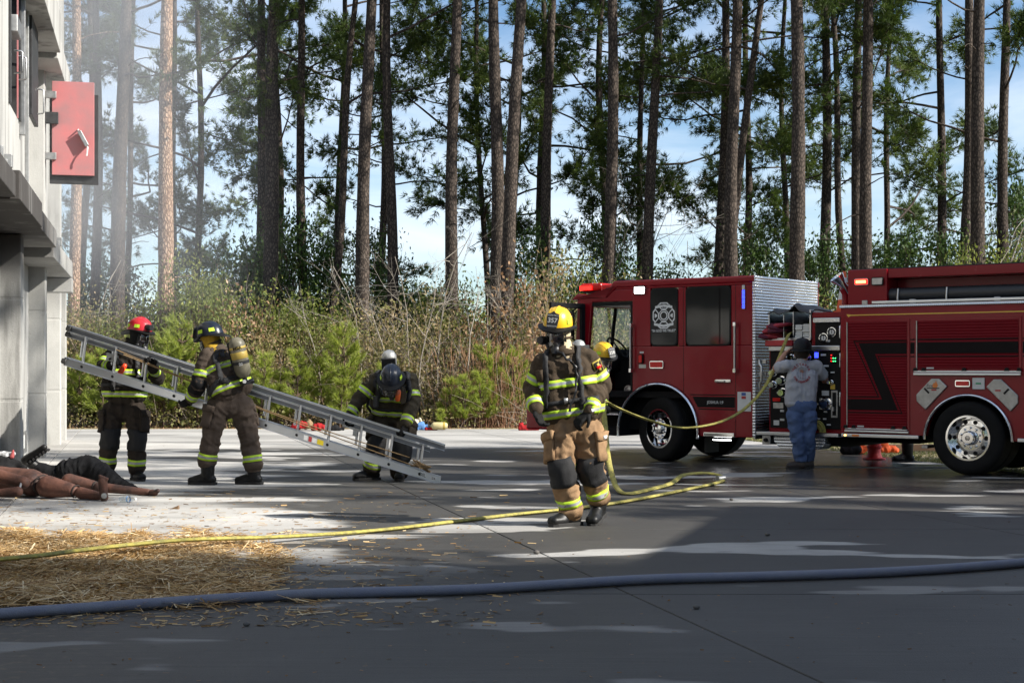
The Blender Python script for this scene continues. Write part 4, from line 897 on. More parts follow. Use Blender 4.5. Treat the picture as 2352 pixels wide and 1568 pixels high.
# crosslay hose tray
tr_ = tp('hose_tray', [(1.80, 2.47, .10, 1.0, 1.80, 1.825)], m_alu, .003); tp('tray_divider', [(2.035, 2.045, .10, 1.0, 1.825, 2.2)], m_alu, .0, tr_); tp('tray_divider', [(2.185, 2.195, .10, 1.0, 1.825, 2.2)], m_alu, 0, tr_); tp('tray_side', [(2.445, 2.47, .09, 1.0, 1.825, 2.22)], m_alu, .003, tr_); tp('tray_side', [(1.80, 1.815, .10, 1.0, 1.825, 2.2)], m_alu, 0, tr_)
tp('tray_back', [(1.815, 2.445, .95, .99, 1.825, 2.2)], m_int, 0, tr_); tp('tray_lip', [(1.80, 2.47, .08, .098, 1.79, 1.83)], m_alu, .003, tr_)
b = MB(); nx, ny = 22, 8; vs = []
for i in range(nx):
    for j in range(ny):
        x = 1.79 + .70 * i / (nx - 1); y = .06 + .9 * j / (ny - 1)
        z = 2.225 + .10 * math.exp(-((x - 2.22) / .10) ** 2) * (1 - .4 * j / ny) + .025 * math.exp(-((x - 1.88) / .06) ** 2) + .012 * math.sin(x * 40 + y * 9) - (.05 if j == 0 else 0)
        vs.append((x, y, z))
b.add(vs, [(i * ny + j, (i + 1) * ny + j, (i + 1) * ny + j + 1, i * ny + j + 1) for i in range(nx - 1) for j in range(ny - 1)])
cv = b.build('tray_cover', mat('grey_tarp', (.06, .06, .062), .7, var=.3), trk, smooth=60); md = cv.modifiers.new('solid', 'SOLIDIFY'); md.thickness = .012
m_hosew = mat('white_hose', (.62, .62, .58), .8, var=.12, scale=12); m_hosered = mat('red_hose', (.36, .035, .05), .8, var=.3, scale=12); m_hosedk = mat('maroon_hose', (.10, .012, .03), .8, var=.3, scale=12)
for col_ in range(2):
    for k in range(5):
        x0 = 2.205 + col_ * .118; z0 = 1.832 + k * .037 + (.008 if col_ else 0)
        b = MB(); b.prism(rrect(x0, x0 + .112, z0, z0 + .035, .016), flat, .12 + .01 * ((k * 7 + col_) % 3), .85); b.build('folded_hose', m_hosew, tr_, smooth=50)
rngT = random.Random(3)
for k in range(9):
    x = 1.74 + .05 * (k % 4) + .05 * (k // 4); z = 1.85 + .07 * (k // 3); y = .05 + .03 * (k % 3)
    b = MB(); a = rngT.uniform(-.5, .5); b.tube([(x - .05, y + .1, z + .03), (x, y - .06, z), (x + .06, y - .05, z + a * .05), (x + .12, y + .1, z + a * .1), (x + .13, y + .5, z + .03)], [.045, .05, .05, .045, .04], 8, flat=.62); b.build('bundled_hose', m_hosered if k % 3 else m_hosedk, tr_, smooth=60)
# gauges and fittings
def gauge(x, z, r):
    M_ = axisZ((x, .095, z), (0, -1, 0)); b = MB(); b.lathe([(r, 0), (r, .02), (r * .86, .022), (r * .84, .012)], M_, 28); g_ = b.build('gauge', m_chrome, trk, smooth=40)
    b = MB(); b.lathe([(0, .011), (r * .86, .011)], M_, 28); b.build('dial', m_panel, g_); b = MB(); b.lathe([(0, .0125), (r * .52, .0125)], M_, 20); b.build('dial_centre', m_ygauge, g_)
    b = MB(); b.obox(M_ @ Matrix.Translation((0, r * .2, .014)), .004, r * .5, .001); b.build('needle', m_panel, g_)
    for k in range(9):
        a = R(-40 + 260 * k / 8); b = MB(); b.obox(M_ @ Matrix.Rotation(a, 4, 'Z') @ Matrix.Translation((r * .7, 0, .0125)), r * .07, .003, .0008); b.build('tick', m_ygauge, g_)
gauge(2.665, 1.82, .068); gauge(2.79, 1.90, .068)
b = MB(); b.box(2.53, 2.595, .07, .095, 1.53, 1.632); o = b.build('blue_panel_light', m_chrome, trk, bevel=.004); tp('lens', [(2.542, 2.583, .06, .07, 1.545, 1.617)], m_bluelit, 0, o)
def cap(x, z, r, l=.10, m=m_chrome, nm='discharge_cap'):
    M_ = axisZ((x, .094, z), (0, -1, 0)); b = MB(); b.lathe([(r * 1.25, 0), (r * 1.25, .015), (r, .02), (r, l * .7), (r * .85, l), (0, l)], M_, 16); o = b.build(nm, m, trk, smooth=35)
    for a in (0, math.pi): b = MB(); b.obox(M_ @ Matrix.Rotation(a, 4, 'Z') @ Matrix.Translation((r * 1.15, 0, l * .5)), r * .2, .012, .012); b.build('lug', m, o, bevel=.004)
for x, z, r in ((1.89, 1.33, .045), (1.89, 1.16, .045), (2.02, 1.22, .055), (2.04, 1.05, .055), (2.05, 1.55, .045), (2.18, 1.54, .045), (2.43, 1.55, .045), (2.70, .90, .075), (2.60, 1.32, .05), (2.78, 1.2, .03)): cap(x, z, r)
tp('lever_plate', [(2.778, 2.876, .085, .095, .71, 1.09)], m_galv, .004); tp('lever_slot', [(2.80, 2.855, .08, .085, .74, 1.06)], m_panel, 0); tp('lever', [(2.815, 2.84, .03, .08, .80, .86)], m_steel, .006); tp('intake_plate', [(2.60, 2.775, .087, .095, .82, .98)], m_galv, .03)
for k, (x, z, w_, h_, m) in enumerate([(2.66, 1.585, .08, .03, m_label), (2.70, 1.43, .08, .025, m_label), (2.70, 1.34, .06, .02, m_label), (2.80, 1.34, .06, .02, m_label), (2.69, 1.05, .11, .07, m_label), (1.93, .95, .12, .05, m_redlens), (1.96, .865, .16, .08, m_galv), (2.02, .79, .06, .03, m_label), (1.93, .62, .09, .07, m_label), (2.02, .665, .07, .03, m_label), (2.58, .69, .06, .02, m_label), (2.74, .61, .06, .02, m_label), (2.69, .79, .05, .02, m_label), (2.80, 1.14, .07, .07, m_gold), (2.72, 1.78, .08, .03, m_label), (2.68, .69, .05, .02, m_label), (2.57, 1.45, .10, .05, m_steel)]):
    tp('panel_label', [(x - w_ / 2, x + w_ / 2, .088, .095, z - h_ / 2, z + h_ / 2)], m, .002)
tp('display', [(2.765, 2.855, .086, .095, 1.47, 1.62)], m_int, .004)
for k in range(7): tp('indicator', [(2.775 + .03 * (k % 3), 2.79 + .03 * (k % 3), .083, .086, 1.49 + .042 * (k // 3), 1.502 + .042 * (k // 3))], (m_redlit if k in (0, 3, 6) else mat('green_led', (.05, .8, .2), .4, emit=3, var=0)), 0)
for z0, z1 in ((1.80, 2.0), (1.40, 1.62), (.86, 1.08)):
    b = MB(); b.tube([(2.94, .09, z0), (2.94, .03, z0 + .02), (2.94, .03, z1 - .02), (2.94, .09, z1)], .014, 8); b.build('pull_handle', m_chrome, trk, smooth=50)
cl = MB()
for k in range(5): cl.tube([(2.58 + (.12 - .018 * k) * math.cos(a), .06 - .01 * (k % 2), .50 + (.16 - .024 * k) * max(math.sin(a), -.02)) for a in np.linspace(0, math.pi, 16)], .014, 6)
m_hosey = mat('yellow_hose', (.40, .34, .07), .85, var=.2, scale=22, dirt=(.15, .14, .055)); cl.build('coiled_hose', m_hosey, trk, smooth=60)['kind'] = 'stuff'
b = MB(); b.tube([(1.70, .05, 1.05), (1.70, .02, 1.18), (1.73, .02, 1.22), (1.73, .02, 1.42), (1.69, .03, 1.46), (1.69, .03, 1.52)], .018, 8); b.build('tray_latch', m_steel, trk, smooth=50)
tp('latch_bracket', [(1.66, 1.78, .06, .09, 1.28, 1.34)], m_steel, .004); tp('latch_bracket', [(1.66, 1.78, .06, .09, 1.46, 1.52)], m_steel, .004)
# runboard and tank below
tp('running_board', [(1.67, 2.94, -.03, .4, .445, .492)], m_alu, .006); tp('pump_lower_frame', [(1.65, 2.95, .25, 1.8, .30, .44)], m_int, 0)
b = MB(); b.prism([(1.92, .44), (2.72, .44), (2.72, .33), (2.62, .262), (2.02, .262), (1.92, .36)], flat, .02, .35); b.build('diamond_plate_box', m_tread, trk, bevel=.01)
o = tp('inlet_plate', [(1.75, 1.88, .0, .2, .31, .44)], m_galv, .006); b = MB(); b.lathe([(.03, 0), (.03, .03), (.0, .03)], axisZ((1.815, 0, .375), (0, -1, 0)), 14); b.build('inlet', m_int, o, smooth=40)
# --- rear body with wheel arch
bd = MB(); c0, r0_, zc0 = 4.76, .575, .46
us = [2.962, 3.5, 4.1, 4.18] + list(np.linspace(4.186, 5.334, 26)) + [5.34, 5.4, 6.2, 6.9]
vs_, fs_ = [], []
for u in us:
    zb = arch_bottom(u, c0, r0_, zc0, .50 if u < 5 else .46); vs_ += [(u, 0, zb), (u, 0, 2.235), (u, T, zb), (u, T, 2.235)]
for i in range(len(us) - 1):
    a = 4 * i; q = a + 4; fs_ += [(a, q, q + 1, a + 1), (a + 2, a + 3, q + 3, q + 2), (a, a + 2, q + 2, q), (a + 1, q + 1, q + 3, a + 3)]
fs_ += [(0, 1, 3, 2), (4 * len(us) - 4, 4 * len(us) - 2, 4 * len(us) - 1, 4 * len(us) - 3)]
bd.add(vs_, fs_); bd.build('body_side', m_red, trk, bevel=.008)
tp('body_front_wall', [(2.962, 3.02, T + .002, 2.0, .55, 2.235)], m_red, .004); tp('body_far_side', [(2.97, 6.9, 2.0, 2.06, .5, 2.235)], m_red, 0); tp('body_rear_wall', [(6.84, 6.9, .08, 1.99, .5, 2.235)], m_red, 0); tp('body_deck', [(2.97, 6.88, .02, 2.03, 2.236, 2.25)], m_tread, 0)
tp('body_floor', [(3.0, 4.1, .1, 1.95, .5, .56), (5.42, 6.8, .1, 1.95, .5, .56)], m_int, 0)
tp('deck_edge_trim', [(2.95, 6.92, -.02, .06, 2.225, 2.266)], m_tread, .004)
tp('hose_bed_wall', [(3.06, 3.63, .02, .42, 2.268, 2.745), (3.63, 6.88, .38, .42, 2.268, 2.62), (3.63, 6.88, .05, .42, 2.62, 2.745), (3.06, 3.10, .42, 1.95, 2.268, 2.75), (3.1, 6.88, 1.9, 1.95, 2.268, 2.745)], m_red, .008)
tp('hose_bed_cover', [(3.08, 6.86, .06, 1.93, 2.747, 2.76)], mat('black_vinyl', (.02, .02, .02), .6), 0)
marker(3.167, 3.373, 2.531, 2.626, m_redlit, y0=-.01, nm='red_warning_light', core=m_redhot); marker(3.419, 3.591, 2.521, 2.635, m_galv, y0=-.01, frame_=False, nm='scene_light')
hs = MB(); n = 170; pts = []; rr = []
for i in range(n): pts.append((3.26 + 3.5 * i / (n - 1), .16, 2.392)); rr.append(.092 + (.006 if i % 2 else 0))
hs.tube(pts, rr, 18); sh_ = hs.build('suction_hose', m_rubdk, trk, smooth=50)
b = MB(); b.lathe([(.0, -.02), (.085, -.02), (.10, 0), (.10, .09), (.094, .11)], axisZ((3.17, .16, 2.392), (1, 0, 0)), 20); b.build('hose_coupling', mat('dark_red_coupling', (.10, .01, .015), .35), sh_, smooth=40)
for x in (3.62, 4.3, 5.45):
    if x == 3.62 or x > 5: pass
    b = MB(); b.tube([(x + .15, .05, 2.29), (x + .15, .05, 2.36), (x + .15, .07, 2.47)], .014, 8); b.build('hose_clamp_post', m_steel, trk, smooth=50)
    tp('hose_clamp_foot', [(x - .35, x - .27, .01, .06, 2.268, 2.325)], m_galv, .006)
tp('hose_rail', [(3.42, 6.8, .0, .04, 2.278, 2.31)], m_alu, .003)
# exhaust bell and cone on the pump house top
b = MB(); M_ = axisZ((2.93, .05, 2.60), (-.45, -.45, .75)); b.lathe([(.045, -.25), (.05, -.05), (.085, .02), (.105, .07), (.112, .085), (.10, .085), (.075, .05), (.03, .0), (0, 0)], M_, 22); b.build('siren_horn', m_chrome, trk, smooth=45)
b = MB(); b.tube([(2.98, .12, 2.28), (2.98, .12, 2.42), (2.95, .08, 2.5)], [.05, .05, .045], 12); b.build('siren_post', m_red, trk, smooth=50)
# roll-up doors with slats
def roll_door(x0, x1, z0, z1):
    f_ = tp('roll_up_door', [(x0 - .035, x1 + .035, -.012, -.0005, z0 - .03, z1 + .03)], m_red, .004)
    n = int((z1 - z0) / .036); dz = (z1 - z0) / n; b = MB(); prof = []
    for i in range(n): prof += [(z0 + i * dz + .003, -.0125), (z0 + i * dz + .006, -.0158), (z0 + (i + .5) * dz, -.0162), (z0 + (i + 1) * dz - .003, -.0158), (z0 + (i + 1) * dz, -.0125)]
    vs = []
    for z, y in prof: vs += [(x0, y, z), (x1, y, z)]
    b.add(vs, [(2 * i, 2 * i + 1, 2 * i + 3, 2 * i + 2) for i in range(len(prof) - 1)]); b.build('slats', m_reddk, f_, smooth=60)
    tp('door_track', [(x0 - .014, x0 - .002, -.026, -.012, z0, z1)], m_galv, 0, f_); return f_
roll_door(3.075, 3.93, .60, 2.03); roll_door(4.075, 5.43, 1.385, 2.03); roll_door(5.60, 6.80, .60, 2.03)
def bar(x0, x1, z0, z1, y0=-.05): return tp('door_sill_bar', [(x0, x1, y0, -.013, z0, z1)], m_alu, .004)
bar(4.03, 5.465, 1.307, 1.335); bar(4.03, 5.465, 1.345, 1.365, -.035); bar(3.04, 3.96, .525, .55); bar(3.04, 3.94, .562, .578, -.035)
tp('rub_rail', [(2.985, 4.10, -.04, .0, .455, .50)], m_alu, .006); tp('rub_rail', [(5.42, 6.9, -.04, .0, .455, .50)], m_alu, .006)
tp('amber_marker', [(3.15, 3.25, -.046, -.04, .465, .492)], m_amber, 0); tp('lit_marker', [(3.035, 3.06, -.046, -.04, .468, .488)], mat('amber_lit', (1, .45, .08), .4, emit=6, var=0), 0)
for x in (3.05, 3.17, 3.74, 3.90, 4.05, 4.17, 4.72, 5.28, 5.44):
    z = .575 if x < 4 else 1.36
    b = MB(); b.prism([(x - .035, z), (x + .035, z), (x + .018, z + .045), (x - .018, z + .045)], flat, -.045, -.022); b.build('bar_latch', m_black, trk, bevel=.004)
tp('door_tag', [(3.22, 3.315, -.028, -.022, .595, .615)], m_label, 0); tp('door_tag', [(4.205, 4.305, -.028, -.022, 1.39, 1.41)], m_label, 0)
# black stripe with its slanting Z
def decal(P, y=-.0168): b = MB(); b.prism(P, flat, y - .0015, y); return b.build('black_stripe', m_decal, trk)
decal([(3.235, 1.742), (3.925, 1.742), (3.925, 1.592), (3.475, 1.592), (3.80, .83), (3.08, .83), (3.08, .975), (3.575, .975)])
decal([(3.155, 1.775), (3.925, 1.775), (3.925, 1.758), (3.18, 1.758)]); decal([(3.155, 1.775), (3.172, 1.775), (3.54, 1.0), (3.08, 1.0), (3.08, 1.015), (3.512, 1.015)]); decal([(3.51, 1.565), (3.925, 1.565), (3.925, 1.55), (3.527, 1.55), (3.868, .785), (3.08, .785), (3.08, .80), (3.848, .80)])
for x0, x1, y in ((3.972, 4.03, -.0005), (4.08, 5.425, -.0168), (5.475, 5.56, -.0005), (5.61, 6.79, -.0168)):
    decal([(x0, 1.742), (x1, 1.742), (x1, 1.592), (x0, 1.592)], y); decal([(x0, 1.79), (x1, 1.79), (x1, 1.772), (x0, 1.772)], y); decal([(x0, 1.562), (x1, 1.562), (x1, 1.545), (x0, 1.545)], y)
tp('gold_line', [(3.06, 6.85, -.003, -.0005, 2.118, 2.132)], m_gold, 0); b = MB(); b.prism([(3.05, 2.14), (3.11, 2.135), (3.11, 2.118), (3.08, 2.10)], flat, -.0035, -.0005); b.build('gold_line_end', m_gold, trk)
marker(4.597, 4.796, 1.155, 1.242, m_redlens); wb = tp('white_label_box', [(4.824, 4.986, -.02, -.0005, 1.123, 1.273)], m_label, .006); tp('label_sticker', [(4.87, 4.94, -.0225, -.02, 1.19, 1.21)], mat('sticker_green', (.03, .3, .14), .5), 0, wb)
o1 = [(4.062, 1.044), (4.271, 1.259), (4.379, 1.26), (4.49, 1.158), (4.191, .844), (4.068, .957)]; o2 = [(5.009, 1.156), (5.108, 1.256), (5.206, 1.256), (5.424, 1.049), (5.424, .948), (5.326, .842)]
for P, lx in ((o1, 4.31), (o2, 5.165)):
    b = MB(); b.prism(P, flat, -.03, -.0005); o = b.build('corner_hatch', m_galv, trk, bevel=.01)
    b = MB(); b.obox(Matrix.Translation((lx - .1 if lx < 5 else lx + .11, -.033, 1.10)) @ Matrix.Rotation(R(45 if lx < 5 else -45), 4, 'Y'), .045, .004, .012); b.build('hatch_latch', m_black, o)
    tp('label_sticker', [(lx - .035, lx + .035, -.0325, -.03, 1.10, 1.122)], mat('sticker_red', (.4, .04, .04), .5), 0, o)
    if lx < 5:
        b = MB(); b.prism([(4.30, 1.14), (4.345, 1.14), (4.365, 1.17), (4.35, 1.205), (4.335, 1.235), (4.325, 1.195), (4.31, 1.21), (4.29, 1.17)], flat, -.0325, -.03); b.build('flame_logo', mat('logo_orange', (.75, .22, .04), .5), o)
        text_mb('Fire', .06, MT(4.255, 1.165, -.0315), .0006).build('logo_lettering', m_decal, o); tp('logo_bar', [(4.21, 4.385, -.0318, -.03, 1.127, 1.139)], m_decal, 0, o)
arch_trim(c0, .585, zc0, .455, .028)
# --- wheels
def wheel(x, y, r, rim, steer=0., dual=False, front=False):
    M_ = Matrix.Translation((x, y, r)) @ Matrix.Rotation(steer, 4, 'Z') @ axisZ((0, 0, 0), (0, -1, 0)); wdt = .29
    b = MB(); b.lathe([(0, .05), (.075, .05), (.085, .04), (.085, -.05), (0, -.05)], M_, 20); w = b.build('wheel', m_chrome, trk, smooth=35)
    t_ = MB(); prof = [(rim, .02), (rim + .02, .045), (rim + .06, .055), (r * .86, .06), (r * .95, .045), (r * .99, .02)]
    for k in range(5):
        z = .0 - k * (wdt - .04) / 5; prof += [(r, z), (r, z - .04), (r - .014, z - .042), (r - .014, z - .05)]
    prof += [(r * .97, -wdt + .0), (rim + .04, -wdt), (rim, -wdt + .03)]; t_.lathe(prof, M_, 56); t_.build('tyre', m_tyre, w, smooth=35)
    if dual: t2 = MB(); t2.lathe([(q, z - .33) for q, z in prof], M_, 40); t2.build('tyre', m_tyre, w, smooth=35)
    rb = MB(); dz = -.05 if front else -.02
    rb.lathe([(rim + .012, .03), (rim + .012, .045), (rim - .012, .045), (rim - .022, .0), (rim - .035, -.05 + dz), (rim * .60, -.03 + dz), (rim * .55, .0 + (.03 if front else -.05)), (0, .0 + (.03 if front else -.05))], M_, 48); rb.build('rim', m_chrome, w, smooth=40)
    for k in range(10):
        a = 2 * math.pi * k / 10; p = Vector((rim * .74 * math.cos(a), rim * .74 * math.sin(a), -.036 + dz)); b = MB(); b.lathe([(0, .004), (.026, .004), (.03, 0)], M_ @ Matrix.Translation(p), 12); b.build('hand_hole', m_black, w)
        a += .3; p = Vector((rim * .46 * math.cos(a), rim * .46 * math.sin(a), .03 if front else -.05)); b = MB(); b.lathe([(.017, 0), (.017, .022), (.011, .034), (0, .034)], M_ @ Matrix.Translation(p), 8); b.build('lug_nut', m_chrome, w, smooth=40)
    b = MB(); hh = .03 if front else -.05; b.lathe([(rim * .34, hh), (rim * .34, hh + .05), (rim * .28, hh + .085), (rim * .12, hh + .10), (0, hh + .10)] if not front else [(rim * .3, hh), (rim * .3, hh + .04), (rim * .2, hh + .05), (0, hh + .05)], M_, 24); b.build('hub_cap', m_chrome, w, smooth=50)
    return w
wheel(-.02, .12, .49, .285, R(-17), front=True); wheel(4.76, .03, .485, .285, 0, dual=True)
for x, r in ((-.02, .49), (4.76, .485)):
    b = MB(); b.lathe([(0, .02), (r * .6, .03), (r * .9, .03), (r, 0), (r, -.25), (r * .9, -.28), (0, -.26)], axisZ((x, 1.95, r), (0, 1, 0)), 32); b.build('far_tyre', m_tyre, trk, smooth=40)
b = MB(); b.box(-1.5, 6.8, .75, .83, .52, .78); b.build('chassis_rail', m_int, trk); b = MB(); b.box(-1.5, 6.8, 1.3, 1.38, .52, .78); b.build('chassis_rail', m_int, trk)
b = MB(); b.cyl((4.76, .3, .49), (4.76, 1.8, .49), .09, n=12); b.ball((4.76, 1.05, .49), .2, .2, .2); b.build('rear_axle', m_int, trk, smooth=50); b = MB(); b.cyl((0, .3, .49), (0, 1.8, .49), .07, n=12); b.build('front_axle', m_int, trk, smooth=50)
tp('mud_flap', [(.74, .76, .1, .5, .15, .5)], m_black, 0); tp('air_tank_box', [(3.0, 3.9, .5, 1.6, .36, .52)], m_int, .03); tp('bracket_step', [(4.12, 4.2, .02, .3, .33, .37)], m_galv, .004)
# traffic cone standing behind the pump house
cz_ = Matrix.Translation((2.95, .35, 2.18)); cn = Matrix.Rotation(TANG, 4, 'Z'); cn.translation = TF
cr = empty('traffic_cone', cn @ Vector((2.83, .40, 2.182)), 0, 'orange and white traffic cone standing behind the pump panel', 'cone')
m_or = mat('cone_orange', (.75, .11, .02), .5); 
for nm, pr_, m in (('base', [(0, 0), (.15, 0), (.15, .02), (.11, .025)], m_or), ('lower_band', [(.11, .025), (.085, .18)], m_or), ('white_band', [(.0855, .18), (.0615, .33)], m_white), ('upper_band', [(.061, .33), (.047, .42)], m_or), ('white_collar', [(.0475, .42), (.036, .49)], m_white), ('tip', [(.0355, .49), (.022, .58), (0, .58)], m_or)):
    b = MB(); b.lathe(pr_, Matrix(), 20); b.build(nm, m, cr, smooth=40)

# ------------------------------------------------------------------ people
def cloth(name, col, var=.18, rough=.9, dirt=None):
    return mat(name, col, rough, var=var, scale=7, bump=.35, bscale=140, spec=.2, dirt=dirt)
m_coat_tan = cloth('coat_tan_dark', (.060, .043, .028)); m_pant_tan = cloth('trouser_tan', (.31, .195, .105), dirt=(.17, .105, .058))
m_coat_br = cloth('coat_brown', (.062, .047, .036)); m_pant_br = cloth('trouser_brown', (.085, .064, .050)); m_coat_ol = cloth('coat_olive', (.050, .042, .028))
m_coat_dk = cloth('coat_dark', (.022, .018, .015)); m_blackc = cloth('black_cloth', (.012, .012, .013)); m_pad = mat('knee_pad', (.011, .011, .012), .8, var=.25, scale=9, bump=.2)
m_lime = mat('lime_trim', (.46, .68, .03), .6, var=.08, scale=20); m_silver = mat('silver_trim', (.36, .37, .37), .45, .2, var=.1, scale=20)
m_glove = mat('black_glove', (.010, .010, .010), .75, var=.3, scale=20, bump=.3, spec=.15); m_bootm = mat('black_boot', (.009, .009, .009), .45, var=.3, scale=12, spec=.3); m_sole = mat('boot_sole', (.02, .019, .018), .8)
m_hoodt = cloth('hood_cream', (.55, .46, .30)); m_hoody = cloth('hood_ochre', (.42, .26, .03)); m_hoodb = cloth('hood_black', (.02, .02, .02))
m_skin = mat('skin', (.42, .22, .15), .5, var=.12, scale=10); m_hair = mat('dark_hair', (.02, .014, .01), .7, var=.3, scale=40)
m_strap = mat('webbing', (.016, .016, .017), .75, bump=.2); m_visor = glass_mat('visor', (.42, .43, .46), .30); m_clear = glass_mat('clear_visor', (.72, .76, .78), .16); m_mask = mat('mask_rubber', (.012, .012, .013), .45)
m_hy = mat('helmet_yellow', (.75, .44, .01), .35, var=.12, scale=9, coat=.3); m_hr = mat('helmet_red', (.52, .015, .025), .35, var=.1, scale=9, coat=.3); m_hn = mat('helmet_navy', (.008, .012, .022), .3, var=.2, scale=9, coat=.12, spec=.35); m_hk = mat('helmet_black', (.008, .008, .008), .45, var=.2, scale=9, spec=.2)
m_shield = mat('shield_leather', (.012, .013, .016), .5); m_num = mat('shield_number', (.45, .45, .43), .6)
m_cyl_s = mat('cylinder_silver', (.42, .42, .40), .45, .5, var=.25, scale=8); m_cyl_g = mat('cylinder_olive', (.16, .145, .10), .45, var=.3, scale=10); m_cyl_y = mat('cylinder_yellow_band', (.42, .30, .06), .5, var=.2)

def remesh(mb, voxel, it=4, fac=.5):
    me = bpy.data.meshes.new('tmp'); me.from_pydata(mb.v, [], mb.f); fix_normals(me); o = bpy.data.objects.new('tmp', me); COL.objects.link(o)
    r = o.modifiers.new('r', 'REMESH'); r.mode = 'VOXEL'; r.voxel_size = voxel; r.adaptivity = 0
    s = o.modifiers.new('s', 'SMOOTH'); s.iterations = it; s.factor = fac
    dg = bpy.context.evaluated_depsgraph_get(); dg.update(); m2 = bpy.data.meshes.new_from_object(o.evaluated_get(dg)); bpy.data.objects.remove(o); bpy.data.meshes.remove(me)
    V = np.empty(len(m2.vertices) * 3, np.float32); m2.vertices.foreach_get('co', V); V = V.reshape(-1, 3).astype(float)
    Nn = np.empty(len(m2.vertices) * 3, np.float32); m2.vertices.foreach_get('normal', Nn); Nn = Nn.reshape(-1, 3)
    F = [tuple(p.vertices) for p in m2.polygons]; bpy.data.meshes.remove(m2); return V, Nn, F
def wrinkle(V, Nn, bones, amp, freq, seed):
    if not amp: return V
    A = np.array([b[0] for b in bones]); B = np.array([b[1] for b in bones]); best = np.full(len(V), 9e9); al = np.zeros(len(V)); ix = np.zeros(len(V), int); base = 0.
    for i in range(len(A)):
        d = B[i] - A[i]; L = np.linalg.norm(d); t = np.clip(((V - A[i]) @ d) / (L * L), 0, 1); q = A[i] + t[:, None] * d; e = np.linalg.norm(V - q, axis=1)
        m = e < best; best[m] = e[m]; al[m] = base + t[m] * L; base += L
    out = np.empty(len(V))
    for k, (v, a) in enumerate(zip(V, al)):
        n1 = noise.noise(Vector((v[0] * 6 + seed, v[1] * 6, a * freq + v[2] * 3))); n2 = noise.noise(Vector((v[0] * 13, v[1] * 13 + seed, a * freq * 1.9 + v[2] * 9)))
        out[k] = (1 - abs(n1) * 3.0) * .75 + (1 - abs(n2) * 3.0) * .35
    return V + Nn * (amp * out)[:, None]
class Surf:
    def __init__(s, name, mb, voxel, m, root, bones=None, amp=0., freq=16, seed=0, it=4, clampz=None, parent=None):
        V, Nn, F = remesh(mb, voxel, it)
        if bones: V = wrinkle(V, Nn, [(np.array(a), np.array(b)) for a, b in bones], amp, freq, seed)
        if clampz is not None: V[:, 2] = np.maximum(V[:, 2], clampz)
        s.bvh = BVHTree.FromPolygons([Vector(v) for v in V], F); o = root.location
        me = bpy.data.meshes.new(name); me.from_pydata([(v[0] - o[0], v[1] - o[1], v[2] - o[2]) for v in V], [], F); me.materials.append(m); me.polygons.foreach_set('use_smooth', [True] * len(F)); me.update()
        s.o = link(name, me, parent or root); s.root = root
    def band(s, name, c, axis, ts, mats, rmax=.2, off=.006, ref=None, half=math.pi, n=40, parent=None, edge=True):
        c = Vector(c); ax = Vector(axis).normalized(); ref = Vector(ref) if ref is not None else Vector((0, -1, 0))
        e1 = (ref - ax * ref.dot(ax)); e1 = e1.normalized() if e1.length > .05 else ax.orthogonal().normalized(); e2 = ax.cross(e1)
        full = half >= math.pi - .01; k = n if full else n + 1; rr = np.zeros((len(ts), k))
        for i, t in enumerate(ts):
            for j in range(k):
                a = -half + 2 * half * j / n; d = e1 * math.cos(a) + e2 * math.sin(a); h = s.bvh.ray_cast(c + ax * t, d, rmax)
                rr[i, j] = (h[0] - c - ax * t).length if h[0] else np.nan
        med = np.nanmedian(rr) if np.isfinite(rr).any() else rmax * .7
        rr = np.where(np.isfinite(rr), np.minimum(rr, med * 1.45), med); P = []
        for i, t in enumerate(ts):
            for j in range(k): a = -half + 2 * half * j / n; P.append(c + ax * t + (e1 * math.cos(a) + e2 * math.sin(a)) * (rr[i, j] + off))
        mb = MB(); F = []; M2 = []
        for i in range(len(ts) - 1):
            for j in range(n): j2 = (j + 1) % k; F.append((i * k + j, i * k + j2, (i + 1) * k + j2, (i + 1) * k + j)); M2.append(i % len(mats))
        mb.v = [tuple(p) for p in P]; mb.f = F; mb.m = M2
        ob = mb.build(name, mats, parent or s.o, smooth=60, off=s.root.location); md = ob.modifiers.new('solid', 'SOLIDIFY'); md.thickness = off * .9; md.offset = -1
        return ob
    def ribbon(s, name, pts, w, off, m, parent=None, n=24, thick=.006):
        pts = [Vector(p) for p in pts]; Q = []
        for i in range(len(pts) - 1):
            p0 = pts[max(i - 1, 0)]; p1 = pts[i]; p2 = pts[i + 1]; p3 = pts[min(i + 2, len(pts) - 1)]
            for k in range(n // (len(pts) - 1) + 1):
                t = k / (n // (len(pts) - 1) + 1); Q.append(.5 * ((2 * p1) + (p2 - p0) * t + (2 * p0 - 5 * p1 + 4 * p2 - p3) * t * t + (3 * p1 - p0 - 3 * p2 + p3) * t ** 3))
        Q.append(pts[-1]); L = []
        for q in Q:
            h = s.bvh.find_nearest(q); L.append((h[0] + h[1] * off, h[1]) if h[0] else (q, Vector((0, -1, 0))))
        mb = MB(); vs = []
        for i, (p, nr) in enumerate(L):
            t = L[min(i + 1, len(L) - 1)][0] - L[max(i - 1, 0)][0]; t = t.normalized() if t.length > 1e-6 else Vector((0, 0, 1)); b = t.cross(nr); b = b.normalized() if b.length > 1e-5 else Vector((1, 0, 0)); vs += [p - b * w / 2, p + b * w / 2]
        mb.add(vs, [(2 * i, 2 * i + 1, 2 * i + 3, 2 * i + 2) for i in range(len(L) - 1)]); ob = mb.build(name, m, parent or s.o, smooth=60, off=s.root.location)
        md = ob.modifiers.new('solid', 'SOLIDIFY'); md.thickness = thick; md.offset = 1; return ob
TRI = [m_lime, m_silver, m_lime]
def tri(hw): return [-hw, -hw * .36, hw * .36, hw]

